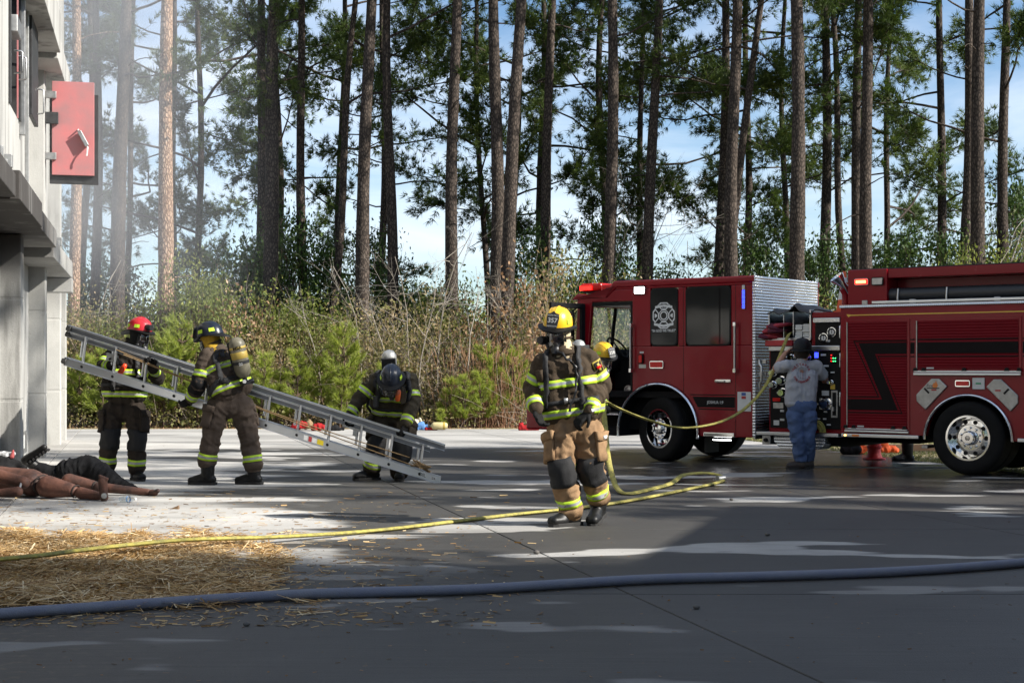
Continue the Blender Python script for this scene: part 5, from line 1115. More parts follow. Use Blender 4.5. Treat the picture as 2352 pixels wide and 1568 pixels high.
def hand_mb(mb, wr, d, pn, side, curl, r=.0125, s=1.0):
    d = Vector(d).normalized(); pn = Vector(pn); pn = (pn - d * pn.dot(d)).normalized(); sd = d.cross(pn) * side; wr = Vector(wr)
    for q in (-.028, -.009, .010, .028): mb.capsule(wr + d * .005 * s + sd * q * .7 * s, wr + d * .088 * s + sd * q * s, .019 * s, .017 * s, 8)
    for q, L in zip((.031, .011, -.010, -.030), (.074, .084, .078, .062)):
        p = wr + d * .092 * s + sd * q * s; a = 0.
        for i, fr in enumerate((.42, .32, .26)):
            a += curl * (.55, 1.0, .8)[i]; dd = d * math.cos(a) + pn * math.sin(a) + sd * q * .8; dd.normalize(); p2 = p + dd * L * fr * s * 1.05; mb.capsule(p, p2, r * (1 - .1 * i) * s, r * (.93 - .1 * i) * s, 8); p = p2
    p = wr + d * .03 * s + sd * .034 * s; a1 = (d * .62 + sd * .72 + pn * .30).normalized(); p2 = p + a1 * .042 * s; a2 = (d * .85 + sd * .25 + pn * (.3 + .35 * curl)).normalized(); mb.capsule(p, p2, .0165 * s, .014 * s, 8); mb.capsule(p2, p2 + a2 * .036 * s, .014 * s, .0115 * s, 8)

def boot(root, ankle, toe, ground, m=m_bootm, pitch=0., shaft=.20, name='boot', s=1.0):
    toe = Vector(toe).normalized(); M_ = frame((ankle[0], ankle[1], ground), toe, (0, 0, 1)) @ Matrix.Rotation(pitch, 4, 'Y'); h = ankle[2] - ground
    mb = MB(); P = lambda x, y, z: M_ @ Vector((x * s, y * s, z * s))
    mb.capsule(P(-.012, 0, h + shaft), P(-.012, 0, .10), (.08) * s, .07 * s); mb.capsule(P(-.055, 0, .055), P(.06, 0, .058), .052 * s, .05 * s); mb.capsule(P(.03, 0, .075), P(.13, .0, .05), .052 * s, .046 * s)
    for y in (-.016, .016): mb.capsule(P(.08, y, .045), P(.165, y * .9, .045), .042 * s, .04 * s)
    V, Nn, F = remesh(mb, .010, 3); Mi = M_.inverted(); V2 = []
    for v in V: q = Mi @ Vector(v); q.z = max(q.z, .012); V2.append(M_ @ q)
    b = MB(); b.v = [tuple(v) for v in V2]; b.f = F; b.m = [0] * len(F); o = b.build(name, m, root, smooth=80, off=root.location)
    sp = MB(); out = [(-.115, 0), (-.105, .04), (-.06, .054), (.0, .046), (.08, .056), (.15, .052), (.19, .034), (.21, 0), (.19, -.034), (.15, -.052), (.08, -.056), (.0, -.046), (-.06, -.054), (-.105, -.04)]
    sp.prism(out, lambda a, c, d: P(a, c, d), 0, .028); sp.build('sole', m_sole, o, off=root.location, bevel=.004); return o

def helmet(root, M_, shell, brim_m, number=None, s=1.0, lime=True, shield=True, small=None, back=.065, drop=.045, side=.170):
    off = root.location; S = Matrix.Diagonal((s, s, s, 1)); T_ = M_ @ S; b = MB(); nu, nv = 32, 9; vs = []
    for i in range(nv + 1):
        th = math.pi / 2 * i / nv
        for j in range(nu):
            a = 2 * math.pi * j / nu; rib = 1 + .012 * max(0, math.cos(4 * a)) ** 8 * math.sin(th); ex = .158 + (.012 if math.cos(a) < 0 else 0)
            vs.append(T_ @ Vector((ex * math.sin(th) ** .8 * math.cos(a) * rib, .128 * math.sin(th) ** .8 * math.sin(a) * rib, .005 + .165 * math.cos(th) * rib)))
    b.add(vs, [(i * nu + j, (i + 1) * nu + j, (i + 1) * nu + (j + 1) % nu, i * nu + (j + 1) % nu) for i in range(nv) for j in range(nu)]); hel = b.build('helmet', shell, root, smooth=50, off=off)
    b = MB(); vs = []
    for j in range(nu):
        a = 2 * math.pi * j / nu; ca, sa = math.cos(a), math.sin(a)
        ro = .20 if ca > 0 else .20 + back * ca * ca; ry = side; zz = -.012 + .014 * abs(sa) ** 2 - (drop * ca * ca if ca < 0 else .018 * ca * ca)
        for q, (fx, dz) in enumerate(((0, .012), (1, .006), (1, -.008), (0, -.004))):
            rx = lerp(.150, ro, fx); r2 = lerp(.122, ry, fx); vs.append(T_ @ Vector((rx * ca, r2 * sa, dz + zz * fx)))
    b.add(vs, [(4 * j + q, 4 * j + (q + 1) % 4, 4 * ((j + 1) % nu) + (q + 1) % 4, 4 * ((j + 1) % nu) + q) for j in range(nu) for q in range(4)]); b.build('brim', brim_m, hel, smooth=50, off=off)
    for k in range(3):                                   # crest ribs
        a = (-.5, 0, .5)[k]; pts = []
        for th in np.linspace(-1.35, 1.35, 15): pts.append(T_ @ Vector((.162 * math.sin(th), .128 * math.sin(a) * math.cos(th), .008 + .166 * math.cos(th) * math.cos(a))))
        b = MB(); b.tube(pts, .006 * s, 6); b.build('rib', shell, hel, smooth=60, off=off)
    if lime:
        for a in (-2.2, -1.25, 1.25, 2.2):
            b = MB(); vs = []
            for da in (-.22, 0, .22):
                for th in (1.12, 1.38): ex = .165; vs.append(T_ @ Vector((ex * math.sin(th) ** .8 * math.cos(a + da) * 1.012, .128 * math.sin(th) ** .8 * math.sin(a + da) * 1.05, .007 + .165 * math.cos(th))))
            b.add(vs, [(0, 1, 3, 2), (2, 3, 5, 4)]); b.build('reflective_patch', m_lime, hel, off=off)
    if shield:
        SM = T_ @ frame((.172, 0, .075), (0, 1, 0), (.93, 0, .36))
        P = [(-.046, -.062), (-.03, -.075), (.03, -.075), (.046, -.062), (.056, .02), (.05, .058), (.025, .062), (0, .082), (-.025, .062), (-.05, .058), (-.056, .02)]
        b = MB(); b.prism(P, lambda x, y, d: SM @ Vector((x, y, d)), -.004, .004); b.build('shield', m_shield, hel, off=off, bevel=.002)
        if number: text_mb(number, .058, SM @ Matrix.Translation((0, -.004, .0046)), .0008, bold=.0012).build('shield_number', m_num, hel, off=off)
        if small:
            text_mb(small[0], .019, SM @ Matrix.Translation((0, .042, .0046)), .0005).build('shield_lettering', m_num, hel, off=off); text_mb(small[1], .016, SM @ Matrix.Translation((0, -.054, .0046)), .0005).build('shield_lettering', m_num, hel, off=off)
    return hel

def mask(root, M_, s=1.0, visor=m_visor):
    off = root.location; S = M_ @ Matrix.Diagonal((s, s, s, 1)); b = MB(); na, ne = 15, 11; vs = []; bd = []
    for i in range(ne):
        for j in range(na):
            e = R(-52 + 88 * i / (ne - 1)); w = 68 * (1 - .30 * max(0, (-20 - math.degrees(e)) / 32)); a = R(-w + 2 * w * j / (na - 1))
            vs.append(S @ Vector((.116 * math.cos(a) * math.cos(e) ** .8 + .022, .092 * math.sin(a) * math.cos(e) ** .5, .135 * math.sin(e) - .035)))
    b.add(vs, [(i * na + j, i * na + j + 1, (i + 1) * na + j + 1, (i + 1) * na + j) for i in range(ne - 1) for j in range(na - 1)]); mk_ = b.build('face_mask', visor, root, smooth=80, off=off)
    ring_ = [vs[j] for j in range(na)] + [vs[i * na + na - 1] for i in range(1, ne)] + [vs[(ne - 1) * na + j] for j in range(na - 2, -1, -1)] + [vs[i * na] for i in range(ne - 2, 0, -1)]
    b = MB(); b.tube(ring_ + [ring_[0]], .011 * s, 7, caps=False); b.build('mask_rim', m_mask, mk_, smooth=60, off=off)
    b = MB(); b.lathe([(.04, -.03), (.042, .01), (.036, .03), (.026, .045), (.024, .06), (0, .06)], S @ axisZ((.10, 0, -.128), (.72, 0, -.69)), 18); b.build('regulator', m_mask, mk_, smooth=40, off=off)
    for sgn in (1, -1): b = MB(); b.lathe([(.02, -.02), (.024, .012), (.014, .02), (0, .02)], S @ axisZ((.06, sgn * .078, -.10), (.5, sgn * .85, 0)), 14); b.build('voice_unit', m_mask, mk_, smooth=40, off=off)
    return mk_

def scba(root, jk, M_, L, r, mats, text=None, num=None):
    """M_: cylinder frame, z along the cylinder (valve at -z), x away from the back."""
    off = root.location; b = MB()
    b.lathe([(0, L), (r * .35, L), (r * .75, L - r * .25), (r * .97, L - r * .7), (r, L - r), (r, .07), (r * .9, .02), (r * .55, -.02), (r * .3, -.03), (0, -.03)], M_, 28); cy = b.build('air_cylinder', mats[0], root, smooth=50, off=off)
    if len(mats) > 1:
        for z0, z1, m in ((L * .70, L * .76, mats[1]), (L * .44, L * .62, mats[1])): b = MB(); b.lathe([(r + .001, z0), (r + .003, z0 + .003), (r + .003, z1 - .003), (r + .001, z1)], M_, 28); b.build('cylinder_band', m, cy, smooth=40, off=off)
    b = MB(); b.lathe([(.028, -.10), (.03, -.03)], M_, 12); b.obox(M_ @ Matrix.Translation((-.02, 0, -.09)), .07, .05, .022); b.build('valve', m_strap, cy, smooth=40, off=off, bevel=.004)
    b = MB(); b.lathe([(0, .05), (.03, .05), (.034, .03), (.03, 0)], M_ @ Matrix.Translation((0, .05, -.09)) @ Matrix.Rotation(R(-90), 4, 'X'), 12); b.build('valve_knob', m_mask, cy, smooth=40, off=off)
    b = MB(); b.lathe([(0, .02), (.022, .02), (.024, 0)], M_ @ Matrix.Translation((.05, -.03, -.07)) @ Matrix.Rotation(R(90), 4, 'Y'), 14); b.build('valve_gauge', m_ygauge, cy, smooth=40, off=off)
    b = MB(); b.obox(M_ @ Matrix.Translation((-r - .01, 0, L * .42)), .014, .09, L * .48); b.build('back_frame', m_strap, root, off=off, bevel=.01)
    b = MB(); b.lathe([(r + .004, L * .3), (r + .006, L * .34), (r + .004, L * .38)], M_, 24); b.build('cylinder_strap', m_strap, cy, off=off, smooth=40)
    if text:
        for t, z, sz, m in text: 
            TMx = M_ @ Matrix.Rotation(R(-20), 4, 'Z') @ Matrix.Translation((r + .0045, 0, z)) @ Matrix(((0, 0, 1, 0), (1, 0, 0, 0), (0, 1, 0, 0), (0, 0, 0, 1))); text_mb(t, sz, TMx, .0008, bold=.001).build('cylinder_lettering', m, cy, off=off)
    return cy

def firefighter(lab, J, coat, pant, boots, stripes=True, hood=m_hoodt, arm_pad=None, knee=True, seed=0, k=1.0, pocket=True, hand_cfg=None, legs_dark=None, face=None):
    """J: dict of world joints. Returns root, jacket Surf, trouser Surf."""
    base = (J['anL'] + J['anR']) / 2; root = empty('person', (base.x, base.y, 0), 0, lab, 'person', None)
    hd = J['head']; f_, u_ = J['face'], J['up']
    # body under the clothes, one continuous surface
    mb = MB(); mb.capsule(hd + u_ * .03, hd - u_ * .05 + Vector(f_) * .015, .095, .078); mb.capsule(hd - u_ * .08, J['neck'], .058, .055); mb.capsule(lerp(J['neck'], J['pelvis'], .12), J['pelvis'], .07, .07)
    mb.capsule(hd + Vector(f_) * .095, hd + Vector(f_) * .105 - u_ * .03, .012, .016)
    for s in 'LR':
        mb.capsule(lerp(J['neck'], J['chest'], .3), J['sh' + s], .05, .045); mb.capsule(J['sh' + s], J['el' + s], .05, .045); mb.capsule(J['el' + s], J['wr' + s], .048, .036)
        mb.capsule(J['pelvis'], J['hip' + s], .06, .06); mb.capsule(J['hip' + s], J['kn' + s], .06, .05); mb.capsule(J['kn' + s], J['an' + s], .06, .045); mb.capsule(J['an' + s], J['an' + s] + Vector(J['toe' + s]) * .1 - Vector((0, 0, .03)), .045, .035)
    Surf('body', mb, .02, m_skin, root, it=3)
    for sg in (1, -1):
        sdv = u_.cross(Vector(f_)).normalized() * sg; b = MB(); b.ball(hd + Vector(f_) * .083 + sdv * .032 + u_ * .012, .012); b.build('eye', m_mask, root, smooth=60, off=root.location)
    # jacket
    mb = MB(); bones = []; hem = J['hem']; wv = (J['shR'] - J['shL']).normalized()
    mb.capsule(J['neck'] + (J['neck'] - J['chest']).normalized() * .02, J['chest'], .085 * k, .15 * k)
    mb.capsule(lerp(J['shL'], J['shR'], .12), lerp(J['shL'], J['shR'], .88), .08 * k, .08 * k)
    for q in (-1, -.4, .4, 1): mb.capsule(J['chest'] + wv * .11 * q * k, hem + wv * .13 * q * k, .14 * k, .152 * k)
    bones.append((J['neck'], hem))
    for s in 'LR':
        mb.capsule(J['neck'], J['sh' + s], .075 * k, .078 * k)
        mb.capsule(J['sh' + s], J['el' + s], .088 * k, .084 * k); mb.capsule(J['el' + s], lerp(J['el' + s], J['wr' + s], .93), .084 * k, .066 * k); bones += [(J['sh' + s], J['el' + s]), (J['el' + s], J['wr' + s])]
    jk = Surf('jacket', mb, .012, coat, root, bones, .017, 15, seed)
    # trousers
    mb = MB(); bt = []
    mb.capsule(J['pelvis'] - wv * .08 * k + Vector((0, 0, .06)), J['pelvis'] + wv * .08 * k + Vector((0, 0, .06)), .125 * k, .125 * k); mb.capsule(J['hipL'], J['hipR'], .13 * k, .13 * k)
    for s in 'LR':
        cuff = J['cuff' + s]; mb.capsule(J['hip' + s], J['kn' + s], .135 * k, .112 * k); mb.capsule(J['kn' + s], cuff, .112 * k, .098 * k); mb.capsule(lerp(J['kn' + s], cuff, .75), cuff, .10 * k, .10 * k); bt += [(J['hip' + s], J['kn' + s]), (J['kn' + s], cuff)]
    tr = Surf('trousers', mb, .012, pant, root, bt, .018, 13, seed + 7)
    if stripes:
        for s in 'LR':
            for (a, b_, t, r) in (('sh', 'el', .66, .14), ('el', 'wr', .80, .12)):
                ax = J[b_ + s] - J[a + s]; jk.band('sleeve_stripe', lerp(J[a + s], J[b_ + s], t), ax, tri(.038), TRI, r * k, .005)
            ax = J['cuff' + s] - J['kn' + s]; tr.band('cuff_stripe', lerp(J['kn' + s], J['cuff' + s], .80), ax, tri(.038), TRI, .17 * k, .005)
        tx = hem - J['chest']; jk.band('chest_stripe', lerp(J['chest'], hem, J.get('cs', .22)), tx, tri(.036), TRI, .29 * k, .005, n=64); jk.band('hem_stripe', lerp(J['chest'], hem, J.get('hs', 1.08)), tx, tri(.036), TRI, .32 * k, .006, n=64)
    if knee:
        for s in 'LR': tr.band('knee_pad', lerp(J['kn' + s], J['cuff' + s], .05), J['cuff' + s] - J['kn' + s], list(np.linspace(-.14, .12, 7)), [m_pad], .18, .012, ref=J.get('front', (0, -1, 0)), half=1.35, n=20)
    if pocket:
        for s, sg in (('L', -1), ('R', 1)):
            c = lerp(J['hip' + s], J['kn' + s], .45); ax = J['kn' + s] - J['hip' + s]; ref = wv * sg + Vector(J.get('front', (0, -1, 0))) * .35
            po = tr.band('cargo_pocket', c, ax, list(np.linspace(-.12, .13, 6)), [pant], .2, .034, ref=ref, half=.75, n=12); tr.band('pocket_flap', c, ax, [-.13, -.09, -.05], [pant], .2, .046, ref=ref, half=.8, n=12, parent=tr.o)
    jk.band('waist_belt', lerp(J['chest'], hem, .80), hem - J['chest'], [-.02, .02], [m_strap], .3, .008, n=64)
    jk.band('collar', J['neck'] + (J['neck'] - J['chest']).normalized() * .02, J['neck'] - J['chest'], [-.05, .02, .07, .105], [coat], .16, .012, n=32)
    for s in 'LR': tr.band('trouser_cuff', J['cuff' + s], J['kn' + s] - J['cuff' + s], [-.06, .0, .03], [pant], .17, .008)
    # hands, boots
    for s in 'LR':
        hc = hand_cfg[s]; mb = MB(); wr = J['wr' + s]; fa = (J['el' + s] - wr).normalized(); mb.capsule(wr + fa * .09, wr, .052, .036); hand_mb(mb, wr, hc[0], hc[1], hc[2], hc[3], .0145, hc[4] if len(hc) > 4 else 1.22); Surf('glove', mb, .0065, m_glove, root, it=2)
        boot(root, J['an' + s], J['toe' + s], J.get('gz' + s, 0.), pitch=J.get('pitch' + s, 0), name='boot', s=1.14)
    # hood and mask
    mb = MB(); mb.capsule(hd + u_ * .035, hd - u_ * .06, .120, .104); mb.capsule(hd - u_ * .06, J['neck'] - u_ * .03, .092, .12)
    V, Nn, F = remesh(mb, .012, 3); fv = Vector(f_); b = MB(); keep = []
    for q in F:
        c = Vector(np.mean([V[i] for i in q], axis=0)) - hd; x = c.dot(fv); z = c.dot(u_); y = (c - fv * x - u_ * z).length
        if not (x > .03 and y < .075 and -.10 < z < .075): keep.append(q)
    V = wrinkle(V, Nn, [(np.array(hd), np.array(J['neck']))], .006, 22, seed); b.v = [tuple(v) for v in V]; b.f = keep; b.m = [0] * len(keep); b.build('hood', hood, root, smooth=80, off=root.location)
    return root, jk, tr

V3 = Vector
# ---- walking firefighter, yellow helmet 357
def Z5(zx, zy, dy=0.): return at(1177.1 + .3662 * zx, 660.4 + .3662 * zy, 13.3 + dy)
fdir = V3((-.30, -.93, -.20)).normalized(); updir = (V3((0, 0, 1)) - fdir * fdir.z).normalized()
J = dict(head=Z5(285, 285), neck=Z5(320, 400), chest=Z5(335, 510), shL=Z5(195, 468), shR=Z5(482, 448), elL=Z5(125, 630, .05), elR=Z5(560, 610, .06), wrL=Z5(150, 760, -.14), wrR=Z5(480, 785, -.20),
         hem=Z5(370, 760), pelvis=Z5(385, 850), hipL=Z5(305, 900), hipR=Z5(470, 900), knL=Z5(312, 1140, -.10), knR=Z5(490, 1125, -.02), anL=Z5(360, 1440, -.02), anR=Z5(540, 1400, .16), cuffL=Z5(362, 1395, -.02), cuffR=Z5(543, 1315, .13),
         toeL=V3((-.80, -.60, 0)), toeR=V3((-.35, -.93, 0)), face=fdir, up=updir, front=(-.2, -1, 0), gzL=0.0, gzR=.045, pitchR=R(14), cs=.34)
J['anL'].z = .09; J['anR'].z = .15
p1, jk, tr = firefighter('firefighter in yellow helmet 357 and tan trousers walking towards the camera', J, m_coat_tan, m_pant_tan, True, hand_cfg={'L': ((.30, -.25, -1), (.75, -.55, .2), 1, .65), 'R': ((-.75, -.3, -.55), (-.1, .35, -1), 1, .85)}, seed=1)
MH = frame(J['head'] + updir * .062 - fdir * .005, (fdir + V3((0, 0, .04))).normalized(), V3((.10, 0, 1))); helmet(p1, MH, m_hy, m_hk, '357', 1.02, small=('HOPE MILLS', 'FIREFIGHTER'))
mask(p1, frame(J['head'], fdir, updir), 1.0)
for nm, P in (('shoulder_strap', [(330, 372, .12), (225, 380, -.02), (205, 450, -.12), (212, 560, -.14), (225, 700, -.1), (230, 760, -.1)]), ('shoulder_strap', [(360, 350, .14), (410, 360, -.02), (415, 450, -.12), (420, 560, -.13), (440, 700, -.1), (450, 760, -.05)])):
    jk.ribbon(nm, [Z5(*q) for q in P], .05, .008, m_strap, p1)
jk.ribbon('hose_line', [Z5(270, 390, -.16), Z5(385, 480, -.2), Z5(400, 620, -.2), Z5(360, 780, -.2)], .018, .025, m_mask, p1, thick=.014)
jk.band('buckle', lerp(J['chest'], J['hem'], .80) + V3((0, 0, .01)), J['hem'] - J['chest'], [-.025, .025], [m_galv], .3, .022, ref=(-.25, -1, 0), half=.09, n=4, parent=p1)
pt = jk.band('sleeve_patch', lerp(J['shR'], J['elR'], .30), J['elR'] - J['shR'], [-.062, .062], [mat('patch_gold', (.45, .34, .05), .7)], .16, .009, ref=(.55, -1, 0), half=.48, n=8, parent=p1); jk.band('patch_field', lerp(J['shR'], J['elR'], .30), J['elR'] - J['shR'], [-.05, .05], [m_hoodb], .16, .011, ref=(.55, -1, 0), half=.40, n=8, parent=p1); jk.band('patch_cross', lerp(J['shR'], J['elR'], .30), J['elR'] - J['shR'], [-.035, .035], [mat('patch_gold2', (.5, .38, .08), .7)], .16, .013, ref=(.55, -1, 0), half=.12, n=4, parent=p1); jk.band('patch_cross', lerp(J['shR'], J['elR'], .30), J['elR'] - J['shR'], [-.012, .012], [m_redlens], .16, .0145, ref=(.55, -1, 0), half=.26, n=6, parent=p1)
jk.band('mic_flap', Z5(222, 545, .05), J['hem'] - J['chest'], [-.05, .05], [m_coat_tan], .25, .05, ref=(-.5, -1, 0), half=.16, n=4, parent=p1)
b = MB(); b.lathe([(0, .04), (.034, .035), (.042, 0), (.038, -.04), (0, -.045)], axisZ(Z5(186, 330, -.02), (-.6, -.8, 0)), 16); b.build('voice_amplifier', m_mask, p1, smooth=50, off=p1.location)
Mc = frame(Z5(345, 640, .36), (.05, 1, 0), (0, 0, 1)); scba(p1, jk, Mc, .44, .075, [m_cyl_s])
tr.band('pocket_label', lerp(J['hipR'], J['knR'], .20), J['knR'] - J['hipR'], [-.012, .016], [m_label], .22, .052, ref=(.85, -.6, 0), half=.13, n=4, parent=p1)

# ---- firefighter hidden behind him, yellow helmet 358
Yb = 19.0; B5 = lambda x, y, dy=0.: at(x, y, Yb + dy)
f5 = V3((.56, -.80, -.22)).normalized(); u5 = (V3((0, 0, 1)) - f5 * f5.z).normalized()
J = dict(head=B5(1385, 826), neck=B5(1366, 848, .02), chest=B5(1348, 878, .03), shL=B5(1318, 862, -.05), shR=B5(1376, 866, .12), elL=B5(1318, 908, -.12), elR=B5(1382, 912, .05), wrL=B5(1352, 936, -.18), wrR=B5(1380, 930, -.10), hem=B5(1342, 938, .03), pelvis=B5(1342, 956, .03), hipL=B5(1326, 966), hipR=B5(1358, 966, .05),
         knL=B5(1322, 1030, -.05), knR=B5(1360, 1030, .05), anL=B5(1320, 1082), anR=B5(1362, 1082, .05), cuffL=B5(1320, 1075), cuffR=B5(1362, 1075, .05), toeL=V3((.6, -.8, 0)), toeR=V3((.8, -.6, 0)), face=f5, up=u5, front=(.6, -.8, 0))
J['anL'].z = .09; J['anR'].z = .09
p5, jk, tr = firefighter('firefighter in yellow helmet 358 half hidden behind the walking one', J, m_coat_tan, m_pant_tan, True, hand_cfg={'L': ((.8, -.3, -.2), (0, -.2, -1), 1, 1.0), 'R': ((.5, -.6, -.2), (-.2, 0, -1), -1, 1.0)}, seed=3, pocket=False)
helmet(p5, frame(J['head'] + u5 * .06, f5, V3((-.18, 0, 1))), m_hy, m_hk, '358', .98, small=('HOPE MILLS', 'FIREFIGHTER')); mask(p5, frame(J['head'], f5, u5), 1.0)
scba(p5, jk, frame(B5(1333, 905, .22), (-.7, .7, 0), (.03, -.1, 1)), .70, .085, [m_cyl_s])

# ---- firefighter with the red helmet behind the ladder
def Z3(Y0): return lambda zx, zy, dy=0.: at(114.8 + .3296 * zx, 660.4 + .3296 * zy, Y0 + dy)
Z = Z3(18.62); f2 = V3((.88, -.42, -.20)).normalized(); u2 = (V3((0, 0, 1)) - f2 * f2.z).normalized()
J = dict(head=Z(620, 335), neck=Z(560, 430, .05), chest=Z(525, 520, .05), shL=Z(425, 470, .05), shR=Z(640, 490, .05), elL=Z(365, 555, -.10), elR=Z(750, 630, -.05), wrL=Z(425, 545, -.26), wrR=Z(722, 560, -.30),
         hem=Z(518, 720, .03), pelvis=Z(520, 800, .03), hipL=Z(440, 860, .02), hipR=Z(600, 860, .04), knL=Z(418, 1040, -.06), knR=Z(610, 1050, -.04), anL=Z(400, 1280), anR=Z(602, 1290), cuffL=Z(400, 1235), cuffR=Z(602, 1255), toeL=V3((.35, -.95, 0)), toeR=V3((.55, -.85, 0)), face=f2, up=u2, front=(.3, -1, 0), cs=.36, hs=1.12)
J['anL'].z = .09; J['anR'].z = .09
p2, jk, tr = firefighter('firefighter in red helmet holding the raised end of the ladder', J, m_coat_dk, cloth('trouser_dark', (.035, .027, .021)), True, hood=m_hoodb, hand_cfg={'L': ((.7, -.3, .5), (.3, -.8, -.2), -1, 1.1), 'R': ((-.35, -.25, .8), (-.2, -.9, -.2), 1, 1.1)}, seed=5)
hel = helmet(p2, frame(J['head'] + u2 * .060, (f2 + V3((0, 0, .12))).normalized(), V3((.08, 0, 1))), m_hr, m_hk, None, 1.02, shield=False); mask(p2, frame(J['head'], f2, u2), 1.08)
b = MB(); b.lathe([(.0, .05), (.036, .05), (.04, .04), (.04, -.05), (.02, -.07), (0, -.07)], axisZ(J['head'] + u2 * .10 + V3((.13, -.10, 0)), (.85, -.5, -.1)), 16); b.build('helmet_torch', m_mask, hel, smooth=50, off=p2.location)
for P in ([(540, 420, .2), (470, 430, .0), (445, 520, -.12), (440, 660, -.12), (430, 720, -.1)], [(580, 420, .2), (600, 430, -.02), (610, 520, -.12), (620, 640, -.12)]): jk.ribbon('shoulder_strap', [Z(*q) for q in P], .055, .014, m_strap, p2)
b = MB(); b.capsule(Z(520, 545, -.2), Z(490, 590, -.2), .030, .036); b.build('torch', mat('torch_orange', (.85, .07, .02), .4), p2, smooth=50, off=p2.location)
scba(p2, jk, frame(Z(470, 660, .34), (-.3, 1, 0), (0, 0, 1)), .46, .075, [m_cyl_g])

# ---- firefighter with the black helmet and air cylinder, seen from behind
Z = Z3(17.95); f3 = V3((-.93, .28, -.24)).normalized(); u3 = (V3((0, 0, 1)) - f3 * f3.z).normalized()
J = dict(head=Z(1120, 370), neck=Z(1160, 445), chest=Z(1195, 540, .02), shL=Z(1085, 480, -.12), shR=Z(1240, 470, .16), elL=Z(1040, 660, -.16), elR=Z(1270, 640, .30), wrL=Z(985, 775, -.04), wrR=Z(1180, 740, .30), hem=Z(1255, 680, .0), pelvis=Z(1255, 760, .0), hipL=Z(1180, 830, -.03), hipR=Z(1335, 830, .03),
         knL=Z(1130, 1010, -.06), knR=Z(1385, 1010, .04), anL=Z(1092, 1300, -.02), anR=Z(1415, 1310, .03), cuffL=Z(1094, 1215, -.02), cuffR=Z(1415, 1235, .03), toeL=V3((-.96, .15, 0)), toeR=V3((-.96, .25, 0)), face=f3, up=u3, front=(-.9, .4, 0), cs=.12, hs=1.12)
J['anL'].z = .09; J['anR'].z = .09
p3, jk, tr = firefighter('firefighter in black helmet with air cylinder on his back, hand under the ladder beam', J, m_coat_br, m_pant_br, True, hood=m_hoody, knee=False, hand_cfg={'L': ((-.85, .2, -.55), (.1, .6, .8), 1, .75), 'R': ((-.8, .4, -.2), (0, .3, 1), -1, .9)}, seed=9, k=1.06)
helmet(p3, frame(J['head'] + u3 * .058, (f3 + V3((0, 0, .05))).normalized(), V3((-.05, 0, 1))), m_hn, m_hk, None, 1.04); mask(p3, frame(J['head'], f3, u3), 1.05)
axc = (Z(1283, 365, 0) - Z(1352, 620, 0)).normalized(); Mc = frame(Z(1352, 610, -.17), V3((.45, -.9, 0)), axc); scba(p3, jk, Mc, .46, .096, [m_cyl_g, m_cyl_y], text=[('MSA', .335, .055, m_decal), ('22', .14, .045, m_label)])
jk.band('arm_panel', lerp(J['elL'], J['wrL'], .06), J['wrL'] - J['elL'], list(np.linspace(-.09, .12, 5)), [m_blackc], .15, .006, parent=p3)
for P in ([(1235, 440, -.25), (1190, 430, -.1), (1150, 450, -.25), (1180, 560, -.3), (1200, 640, -.3), (1255, 650, -.3)], [(1290, 640, -.3), (1200, 640, -.3), (1140, 690, -.3), (1090, 760, -.2)]): jk.ribbon('shoulder_strap', [Z(*q) for q in P], .06, .014, m_strap, p3)
jk.ribbon('hanging_strap', [Z(1105, 680, -.25), Z(1085, 760, -.25), Z(1070, 800, -.25)], .03, .02, m_strap, p3)

# ---- bent firefighter at the low end
def Z4(zx, zy, dy=0.): return at(574.2 + .2746 * zx, 746.5 + .2746 * zy, 18.6 + dy)
f4 = V3((-.02, -.62, -.78)).normalized(); u4 = V3((0, -.78, .62)).normalized()
J = dict(head=Z4(1185, 470, -.36), neck=Z4(1195, 430, -.14), chest=Z4(1195, 520, -.02), shL=Z4(1050, 450, -.06), shR=Z4(1340, 455, -.06), elL=Z4(920, 610, -.12), elR=Z4(1365, 650, -.16), wrL=Z4(838, 745, -.22), wrR=Z4(1300, 825, -.32), hem=Z4(1195, 690, .14), pelvis=Z4(1195, 750, .20), hipL=Z4(1100, 790, .20), hipR=Z4(1290, 790, .20),
         knL=Z4(1062, 1000, .02), knR=Z4(1272, 1040, .04), anL=Z4(1010, 1240, .10), anR=Z4(1252, 1270, .08), cuffL=Z4(1015, 1200, .10), cuffR=Z4(1248, 1225, .08), toeL=V3((-.92, -.38, 0)), toeR=V3((.05, -1, 0)), face=f4, up=u4, front=(0, -1, -.3), cs=.30, hs=1.0)
J['anL'].z = .09; J['anR'].z = .09
p4, jk, tr = firefighter('firefighter bent forward over the low end of the ladder, dark blue helmet', J, m_coat_ol, cloth('trouser_olive', (.042, .034, .024)), True, hood=m_hoodb, hand_cfg={'L': ((-.1, -.3, -.9), (.4, -.8, .1), 1, .8), 'R': ((-.25, -.35, -.9), (-.6, .1, -.5), 1, .9)}, seed=13, k=1.02)
hl = helmet(p4, frame(J['head'] + u4 * .055, V3((0, -.80, -.60)), u4), m_hn, m_hk, None, 1.04, shield=False); mask(p4, frame(J['head'], f4, u4), 1.05)
MV = frame(J['head'] + u4 * .045, V3((0, -.80, -.60)), u4); b = MB(); vs = []
for i in range(15):
    a = R(-72 + 144 * i / 14)
    for z in (.0, -.10): vs.append(MV @ V3((.205 * math.cos(a), .185 * math.sin(a), z - .005)))
b.add(vs, [(2 * i, 2 * i + 1, 2 * i + 3, 2 * i + 2) for i in range(14)]); b.build('flip_visor', m_clear, hl, smooth=80, off=p4.location)
scba(p4, jk, frame(Z4(1180, 525, .16), V3((0, .89, .45)), V3((-.02, -.45, .89))), .52, .092, [m_cyl_s])
